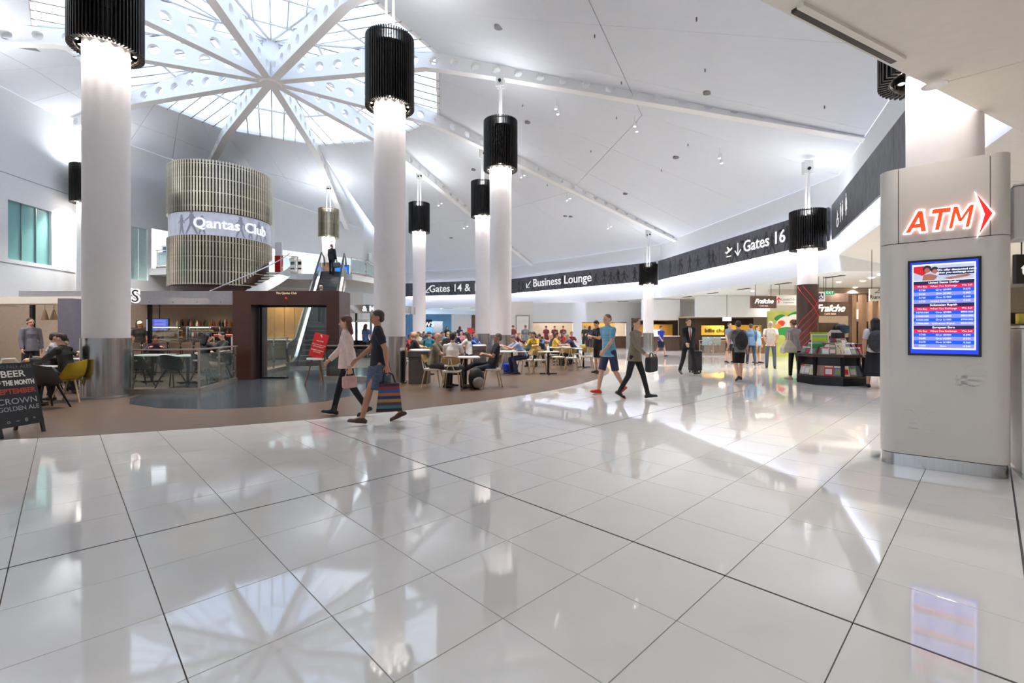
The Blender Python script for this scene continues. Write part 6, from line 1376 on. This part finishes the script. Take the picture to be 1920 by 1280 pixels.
# brown café front on the right: fascia with script, timber posts, counter
Y = 21; br = thing('timber_cafe_front', 'brown timber café front with script lettering Fraiche behind the magazine stand', 'shop', (xat(1590, Y), Y, 0))
mat('fascia_brown', (82, 62, 46), .5, n=.15, sc=4, stretch=(.5, 1, 5))
bxw('fascia', xat(1534, Y), xat(1592, Y), Y, Y+.2, zat(592, Y), zat(566, Y), 'fascia_brown', br); bxw('upper_fascia', xat(1534, Y), xat(1700, Y), Y+1.2, Y+1.3, zat(566, Y+1.2), zat(550, Y+1.2), 'wood_dark', br)
ob('lettering', text('Fraîche', .44, .015, shear=.35, bold=.004), 'neon_white', br, world=True, M=frame((xat(1556, Y), Y-.02, zat(578, Y)), (1, 0, 0), (0, 0, 1))); ob('lettering', text('CAFE BAR', .12, .006), 'gold_text', br, world=True, M=frame((xat(1556, Y), Y-.02, zat(588.5, Y)), (1, 0, 0), (0, 0, 1)))
for px in (1602, 1621, 1640, 1659): bxw('timber_post', xat(px-4, Y), xat(px+4, Y), Y, Y+.25, 0, zat(552, Y), 'wood_brown', br)
bxw('rear_wall', xat(1530, 25), xat(1720, 25), 25, 25.2, 0, 3.7, 'cafe_wall', br); bxw('dark_rear_panel', xat(1595, 24.8), xat(1720, 24.8), 24.8, 24.95, 0, 1.9, 'black', br); bxw('counter', xat(1536, Y), xat(1600, Y), Y+.3, Y+1, 0, 1.05, 'wood_dark', br); bxw('counter_top', xat(1535, Y), xat(1601, Y), Y+.2, Y+1.05, 1.05, 1.1, 'black', br)
for px in (1607, 1631, 1649): bxw('lit_window', xat(px, 24.7), xat(px+9, 24.7), 24.6, 24.75, zat(598, 24.7), zat(580, 24.7), mat('window_lit', (250, 236, 216), .4, n=.05, emit=.45), br)
light('AREA', 'shop_light', (xat(1560, 22.5), 22.6, 3.5), SHOP*2, (1, .88, .72), .8); light('AREA', 'shop_light', (xat(1640, 22.5), 22.6, 3.5), SHOP*1.2, (1, .86, .7), .8)
for i, px in enumerate((1560, 1567, 1574, 1581)): small('espresso_machine' if i == 1 else 'counter_canister', ('steel coffee machine on the dark café counter' if i == 1 else '%s dark canister on the café counter' % ('first', '', 'second', 'third')[i]), 'machine' if i == 1 else 'canister', (xat(px, Y+.6), Y+.6, 1.1), [('body', MB().box((0, 0, .16), (.3 if i == 1 else .12, .3 if i == 1 else .12, .32)).mesh('b', bevel=.02), 'steel' if i == 1 else 'black'), ('lid', MB().box((0, 0, .34), (.28 if i == 1 else .1, .25 if i == 1 else .1, .03)).mesh('b', bevel=.01), 'dark_metal')])
# white oval shop sign beside the kiosk
Y = 16.2; t = hang('white sign with clothes hanger emblem hanging left of the kiosk', 1630, 1662, 541, 564, Y, 'cream', [('lettering', text('Runway', .2, .004), 'black', 0, .13)], 4.24)
ob('hanger_emblem', MB().tube([(-.1, 0, 0), (0, .07, 0), (.1, 0, 0), (-.1, 0, 0)], .006, 5).tube([(0, .07, 0), (0, .1, 0), (.02, .12, 0), (.03, .1, 0)], .005, 5), 'black', t, M=frame((0, -.042, .28), (1, 0, 0), (0, 0, 1)) @ Matrix.Scale(1.3, 4))
# right of the kiosk: white low cabinet, black sign
c0 = P1+KD*.07+KN*-.12; cab = thing('white_cabinet', 'white cabinet standing against the right side of the ATM kiosk', 'cabinet', c0, kang)
ob('body', MB().bx(0, 1.5, 0, .55, .06, 1.42).mesh('b', bevel=.01), 'kiosk_white', cab); ob('kick', MB().bx(.01, 1.5, .02, .5, 0, .06), 'steel', cab); ob('worktop', MB().bx(-.01, 1.5, -.01, .56, 1.425, 1.45), 'white_top', cab)
sp = thing('side_panel', 'tall white panel strip fixed beside the head of the ATM kiosk', 'panel', P1+KD*.03+KN*-.2, kang); ob('panel', MB().bx(0, .14, 0, .3, 2.28, 2.78).mesh('b', bevel=.01), 'kiosk_white', sp); ob('panel_cap', MB().bx(.0, .14, 0, .3, 2.785, 2.8), 'steel_trim', sp)
Y = 8.2; t = hang('black shop sign with white lettering at the right picture edge', 1902, 1990, 477, 532, Y, 'black', [('lettering', text('to go', .3, .006, align='LEFT', bold=.006), 'letters_white', -.33, .25)])
g = thing('shop_shelf', 'dark shop shelf with packs seen right of the kiosk', 'shelf', (xat(1940, 9), 9, 0)); ob('case', MB().bx(-.6, .8, 0, .5, 0, 1.75), 'black', g); ob('shelf_board', MB().bx(-.6, .8, -.3, 0, 1.5, 1.53), 'wood_dark', g)
for i in range(5): tag(ob('snack_pack', MB().box((0, 0, .1), (.12, .06, .2)).mesh('p', bevel=.01), cmat(((210, 190, 80), (190, 60, 50), (90, 120, 160), (220, 215, 200), (120, 150, 90))[i]), loc=(xat(1940, 9)-.45+i*.2, 8.85, 1.53)), '%s snack pack on the dark shelf right of the kiosk' % ('yellow', 'red', 'blue', 'white', 'green')[i], 'pack')
# magazine stand
m0 = V((8.58, 11.62, 0)); ms = thing('magazine_stand', 'dark octagonal magazine stand in front of the red striped column', 'stand', (m0.x, m0.y+.85, 0), rad(6)); RR = .82
o8 = disc((0, 0), RR, 8, PI/8); ob('plinth', MB().prism(o8, 0, .2).mesh('p', bevel=.006), 'dark_metal', ms); ob('carcass', MB().prism(disc((0, 0), RR-.14, 8, PI/8), .2, .72), 'black', ms); ob('top', MB().prism(disc((0, 0), RR+.02, 8, PI/8), .72, .79).mesh('p', bevel=.006), 'wood_dark', ms); ob('ledge', MB().prism(o8, .2, .235).mesh('p', bevel=.004), 'wood_dark', ms)
for k in range(8):
    a = PI/8+k*PI/4; ob('corner_post', MB().box(((RR-.05)*math.cos(a), (RR-.05)*math.sin(a), .47), (.07, .07, .5), rz=a), 'dark_metal', ms)
ob('upper_box', MB().prism(disc((.08, .12), .34, 8, PI/8), .79, 1.35), 'black', ms); ob('header_board', MB().bx(-.28, .3, .1, .16, 1.35, 1.62), 'wood_brown', ms)
mags = [(206, 204, 200), (180, 172, 166), (228, 224, 220), (150, 120, 110), (190, 40, 48), (96, 110, 140), (216, 200, 150), (120, 140, 90), (70, 74, 84), (222, 214, 206)]
MGN = ['pale grey', 'warm grey', 'off white', 'dusty rose', 'red', 'slate blue', 'sand', 'olive green', 'charcoal', 'cream']
MC = V((m0.x, m0.y+.85, 0)); n_m = 0
mag_me = MB().box((0, 0, .13), (.2, .015, .27)).mesh('magazine', bevel=.003); msm = MB().box((0, 0, .1), (.15, .012, .2)).mesh('magazine', bevel=.002)
cv = {}
def magazine(pos, ang, tilt, c, me, label, grp):
    global n_m
    r = thing('magazine', label, 'magazine', pos, 0, grp); r.matrix_basis = Matrix.Translation(pos) @ Matrix.Rotation(ang, 4, 'Z') @ Matrix.Rotation(-tilt, 4, 'X')
    ob('cover', me, cmat(c, .35), r); h = .27 if me is mag_me else .2; w_ = .2 if me is mag_me else .15
    ob('masthead', MB().box((0, -.0095, h*.87), (w_*.86, .002, h*.14)), cmat(mags[(n_m*3+4) % 10], .35), r); ob('cover_picture', MB().box((0, -.0095, h*.4), (w_*.7, .002, h*.5)), cmat(mags[(n_m*7+2) % 10], .35), r); n_m += 1
ra = rad(6)
for f in range(8):
    a = ra+PI/8+PI/8+f*PI/4; nx, ny = math.cos(a), math.sin(a)
    if ny > .3: continue
    ap = (RR-.05)*math.cos(PI/8)
    for j in (-1, 0, 1):
        tx, ty = -ny, nx; p = MC+V((nx*ap+tx*j*.2, ny*ap+ty*j*.2, .245)); cn_ = n_m % 10; magazine(p, a+PI/2, .2, mags[cn_], mag_me, '%s magazine, %s on the %s face of the lower rack of the octagonal stand' % (MGN[cn_], ('right', 'middle', 'left')[j+1], ORD[f]), 'magazines on the lower rack')
for rw in range(3):
    for f in range(8):
        a = ra+PI/4+f*PI/4; nx, ny = math.cos(a), math.sin(a)
        if ny > .3: continue
        rr_ = .7-.15*rw
        for j in (-1.5, -.5, .5, 1.5) if rw < 2 else (-.5, .5):
            tx, ty = -ny, nx; s_ = .155-.025*rw; p = MC+V((nx*rr_*.93+tx*j*s_, ny*rr_*.93+ty*j*s_, .795+.11*rw)); cn_ = (n_m*3) % 10; magazine(p, a+PI/2, .4, mags[cn_], msm, '%s booklet, %s on the %s face of the %s tier of the octagonal stand' % (MGN[cn_], ORD[int(j+1.5)], ORD[f], ORD[rw]), 'magazines on the upper tiers')
    if rw: ob('tier', MB().prism(disc((0, 0), .7-.15*rw+.06, 8, PI/8), .79, .795+.11*rw-.004), 'black', ms)
small('lime_sign', 'lime green price card on top of the magazine stand', 'sign', (MC.x-.35, MC.y-.1, 1.12), [('card', MB().box((0, 0, .14), (.55, .02, .2)).mesh('c', bevel=.004), mat('lime', (176, 206, 52), .4)), ('foot', MB().bx(-.03, .03, -.03, .03, -.33, .05), 'dark_metal')])
small('card_rack', 'clear wire rack of green cards on the left of the magazine stand', 'rack', (MC.x-.5, MC.y-.3, .8), [('frame', MB().tube([(-.22, 0, 0), (-.22, 0, .5), (.22, 0, .5), (.22, 0, 0)], .014, 6), 'white_metal'), ('card_row', MB().box((0, 0, .2), (.4, .02, .12)), 'leaf_green'), ('card_row', MB().box((0, 0, .38), (.4, .02, .1)), 'lime'), ('back', MB().box((0, .02, .25), (.42, .01, .48)), 'frost')])
small('till_screen', 'black rounded till screen on top of the magazine stand', 'screen', (MC.x+.3, MC.y+.05, 1.3), [('housing', MB().ell((0, 0, .14), (.2, .14, .16), 14, 10).mesh('h', smooth=60), 'black'), ('screen', MB().box((0, -.13, .14), (.26, .03, .2)).mesh('b', bevel=.02), mat('dark_screen', (60, 74, 92), .1))])
small('printed_tee', 'cream tee shirt with dark print hanging on the magazine stand', 'shirt', (MC.x+.02, MC.y-.12, 1.0), [('cloth', MB().add([(x, y, z) for y in (-.02, .02) for x, z in [(-.13, 0), (.13, 0), (.13, .28), (.22, .22), (.24, .3), (.1, .42), (-.1, .42), (-.24, .3), (-.22, .22), (-.13, .28)]], [tuple(range(10)), tuple(range(10, 20))[::-1]]+[(i, 10+i, 10+(i+1) % 10, (i+1) % 10) for i in range(10)]), cmat((214, 206, 192))), ('print', MB().box((0, -.023, .2), (.12, .003, .16)), 'bin_grey')])
small('red_box', 'red charity box on the right of the magazine stand', 'box', (MC.x+.52, MC.y-.3, .795), [('box', MB().box((0, 0, .12), (.2, .16, .24)).mesh('b', bevel=.01), 'red_sign'), ('lid', MB().box((0, 0, .25), (.22, .18, .03)).mesh('b', bevel=.01), 'black')])
# blue shop, partition and curtain below Gates 14 & 15
Y = 47.5; bs = thing('blue_shop', 'blue fronted shop with round white lettering below the Gates 14 & 15 sign', 'shop', (xat(805, Y), Y, 0)); 
bxw('upper_front', xat(745, Y), xat(846, Y), Y, Y+.2, zat(602, Y), zat(589, Y), 'blue_shop', bs); bxw('side_front', xat(745, Y), xat(776, Y), Y, Y+.2, 0, zat(602, Y), 'blue_shop', bs); bxw('side_front', xat(831, Y), xat(846, Y), Y, Y+.2, 0, zat(602, Y), 'blue_shop', bs)
bxw('black_field', xat(776, Y), xat(810, Y), Y-.05, Y, zat(613, Y), zat(599, Y), 'black', bs); ob('lettering', text('news', 1.0, .02, bold=.012), 'letters_white', bs, world=True, M=frame((xat(796, Y), Y-.09, zat(606.5, Y)), (1, 0, 0), (0, 0, 1)))
bxw('rear_wall', xat(745, Y), xat(846, Y), Y+2.5, Y+2.6, 0, 3.2, 'blue_shop', bs); bxw('counter', xat(812, Y), xat(830, Y), Y+1, Y+1.6, 0, 1.1, 'dark_metal', bs); bxw('dark_window', xat(812, Y+2.4), xat(830, Y+2.4), Y+2.3, Y+2.45, 1.2, 2.4, 'grey_paint', bs)
light('AREA', 'shop_light', (xat(800, Y+1.2), Y+1.2, 3.0), SHOP*2, (.8, .92, 1), 1)
Y = 44; small('white_partition', 'plain white partition left of the striped curtain', 'partition', (xat(866, Y), Y, 0), [('panel', MB().bx(-.98, .85, 0, .15, 0, zat(590, Y)), 'white_paint'), ('cap', MB().bx(-.98, .85, -.02, .17, zat(590, Y), zat(590, Y)+.05), 'white_metal')])
cu = MB(); n_ = 40
cu.add([(xat(884, Y)+.75*i/n_, Y+.06*math.sin(i*1.2), z) for z in (0.02, zat(590, Y)) for i in range(n_+1)], [(i, i+1, n_+2+i, n_+1+i) for i in range(n_)]); tag(ob('curtain', cu.mesh('c', smooth=60, solid=.01), mat('curtain_brown', (150, 132, 118), .8)), 'brown pleated curtain beside the white partition', 'curtain')
small('red_cabinet', 'red cabinet standing before the white partition', 'cabinet', (xat(882, 36), 36, 0), [('body', MB().bx(-.25, .25, 0, .4, 0, zat(615, 36)).mesh('b', bevel=.02), mat('coral_red', (214, 62, 62), .5)), ('top', MB().bx(-.27, .27, -.02, .42, zat(615, 36), zat(615, 36)+.03), 'red_sign')])
# round shop right of the portal with bright windows
Y = 24.0; rs = thing('round_shop', 'round silver shop front with lettering and bright windows right of the portal', 'shop', (xat(688, Y), Y+2.2, 0)); a0, a1 = PI*1.18, PI*1.78
ob('silver_band', MB().lathe([(2.0, zat(586, 23.6)), (2.05, zat(586, 23.6)), (2.05, zat(570, 23.6)), (2.0, zat(570, 23.6)), (2.0, zat(586, 23.6))], n=24, a0=PI, a1=2*PI).mesh('b', smooth=40), 'steel_trim', rs)
bend(text('& MARKET', .4, .01, bold=.01), 2.06, zat(578, 23.6), PI*1.6, 'lettering', 'letters_white', rs)
for k in range(5):
    a = PI*1.12+k*.42; ob('window_post', MB().box((1.95*math.cos(a), 1.95*math.sin(a), 1.3), (.08, .08, 2.6), rz=a), 'black' if k == 2 else 'steel_trim', rs)
    ob('awning', MB().lathe([(2.0, 2.0), (2.12, 1.86)], n=6, a0=a+.05, a1=a+.34).mesh('a', solid=.02), 'pillar_lilac' if k % 2 else 'grey_paint', rs)
    ob('window_pane', MB().lathe([(1.93, .9), (1.93, 1.85)], n=6, a0=a+.04, a1=a+.38), mat('daylight_pane', (250, 252, 255), .3, n=.03, emit=.6), rs)
ob('base_wall', MB().lathe([(1.95, 0), (1.95, .9)], n=24, a0=PI, a1=2*PI), 'dark_metal', rs)
for px, Y2 in ((640, 30), (690, 30)): pass
# ================================================================== small ceiling fittings
def ceil_pt(px, py):                                     # where a pixel's ray meets the ceiling
    lo, hi = 2.0, 60.0
    for _ in range(50):
        m = (lo+hi)/2; p = at(px, py, m)
        try: below = p.z < zc(p.x, p.y)
        except Exception: below = False
        if below: lo = m
        else: hi = m
    return at(px, py, lo)
for px, py in ((935, 50), (990, 229), (1327, 173), (1268, 295), (1070, 406), (846, 446), (888, 318), (1173, 363), (1060, 405)):
    p = ceil_pt(px, py); ob('speaker_grille', MB().cyl((p.x, p.y, p.z-.03), (p.x, p.y, p.z+.04), .14, n=18).mesh('s', smooth=40), 'grey_paint', ceiling)
for px, py in ((1115, 65), (1306, 33), (1322, 129), (1165, 153), (1546, 198), (1290, 270), (1156, 219), (1108, 282), (980, 196), (1240, 318), (1026, 346)):
    p = ceil_pt(px, py); ob('sprinkler', MB().cyl((p.x, p.y, p.z-.09), (p.x, p.y, p.z+.03), .02, n=8), 'grey_paint', ceiling)
names2 = ['above the café column shade', 'left of the Gates 16 sign top', 'nearest the slim column', 'above the Business Lounge sign', 'near the fourth column', 'at the top of the Business Lounge beam', 'beside the third shade']
for k, (px, py) in enumerate(((1044, 190), (1192, 222), (1351, 282), (1066, 361), (1143, 415), (873, 416), (980, 317), (825, 372))):
    for s in (-1, 1):
        p = ceil_pt(px+s*(3 if k > 2 else 2), py+s*(-2 if k > 2 else 5)); p.z -= .42
        t = thing('ceiling_spotlight', 'small white ceiling spotlight, %s of the %s pair, pairs counted from the second lamp column' % (('left', '', 'right')[s+1], ORD[k]), 'light', p, group='ceiling spotlight pairs')
        ob('can', MB().cyl((0, 0, 0), (0, 0, .12), .06, .05, n=12).mesh('c', smooth=40), 'beam_white', t); ob('bulb', MB().ell((0, 0, -.004), (.052, .052, .02), 10, 5), 'lamp_glow', t); ob('stem', MB().cyl((0, 0, .1), (0, 0, .45), .015, n=6), 'beam_white', t); light('SPOT', 'spotlight_lamp', (p.x, p.y, p.z-.04), SPOTS, (1, .97, .93), .05, spot=rad(110), blend=.9)
# slot vents, downlights on the food court soffit
def sofz(p, k): return 3.7
nv_ = 0
for k in (2, 3, 4):
    p, q, d, n = FACE[k]; L = (q-p).length; cnt = int(L/2.6); ang = math.atan2(d.y, d.x)
    for i in range(cnt):
        c = p+d*(L*(i+.5)/cnt)-n*1.2; ob('slot_vent', MB().box((c.x, c.y, 3.735), (.95, .2, .04), rz=ang), 'vent_dark', sof); nv_ += 1
p, q, d, n = FACE[1]; L = (q-p).length; ang = math.atan2(d.y, d.x)
for i in range(5):
    c = p+d*(L*(i+1.5)/6)-n*1.3; ob('slot_vent', MB().box((c.x, c.y, 4.085), (.7, .26, .04), rz=ang), 'vent_dark', sof)
def downlight(x, y, z, pw, label, glow=True, r=.09, col=(1, .93, .84)):
    t = thing('downlight', label, 'light', (x, y, z), group='recessed soffit downlights'); ob('ring', MB().lathe([(r, .0), (r+.025, -.006), (r+.03, .0)], n=20), 'beam_white', t)
    ob('lens', MB().cyl((0, 0, -.002), (0, 0, .0), r, n=20), 'lamp_glow' if glow else 'white_top', t)
    if pw: l = light('AREA', 'downlight_lamp', (x, y, z-.02), pw, col, r*2, spread=rad(130))
DL = 'recessed soffit downlight, %s the camera'; dn_ = 0
for px, py in ((1604, 540), (1634, 522), (1651, 516), (1618, 528), (1560, 545), (1335, 564), (1297, 569), (1452, 553)):
    Y = 2.28*F/(YH-py); dn_ += 1; downlight(xat(px, Y), Y, 3.69, 14, DL % ('%s of the row behind the red striped column, counted from' % ORD[dn_-1] if px > 1500 else '%s above the yellow shop, counted from' % ORD[dn_-6]))
for x, y in ((14.5, 12), (12.5, 9), (16, 16), (15.5, 22), (14, 27), (13.5, 31), (9, 38.5), (5.5, 42), (1.5, 46.5), (-3.5, 48), (-7.5, 49)): dn_ += 1; downlight(x, y, 3.69, 60, DL % ('%s of the ring along the sign bands, clockwise from' % ORD[(dn_-9) % 20]))
for x, y in ((-2.4, -1.5), (.4, 0.2), (3.0, .6), (2.2, -2.6), (5.2, 1.6), (-.8, -4), (5.0, -1.5), (6.6, 3.6)): downlight(x, y, 3.70, SOFFIT, 'round downlight in the near soffit over the open white floor', col=(1, .965, .93))
pk = at(1752, 160, 1); k_ = 2.3/(pk.z-EYE); downlight(pk.x*k_, k_, 3.7, 2.6, 'recessed downlight over the ATM kiosk', False, r=.07)
# linear slot diffuser along the near soffit edge
p, q, d, n = FACE[0]; ang = math.atan2(d.y, d.x); s0, _ = lane(1473, (*p, 0), (*q, 0)); s1, _ = lane(1660, (*p, 0), (*q, 0)); c = p+d*((s0+s1)/2)-n*.09
sd = ob('slot_diffuser', MB().box((0, 0, 0), (s1-s0, .1, .03)).mesh('s', bevel=.008), 'vent_dark', sof, M=Matrix.Translation((c.x, c.y, 3.768)) @ Matrix.Rotation(ang, 4, 'Z')); ob('diffuser_frame', MB().box((0, -.03, -.004), (s1-s0+.04, .05, .03)), 'cream', sd)
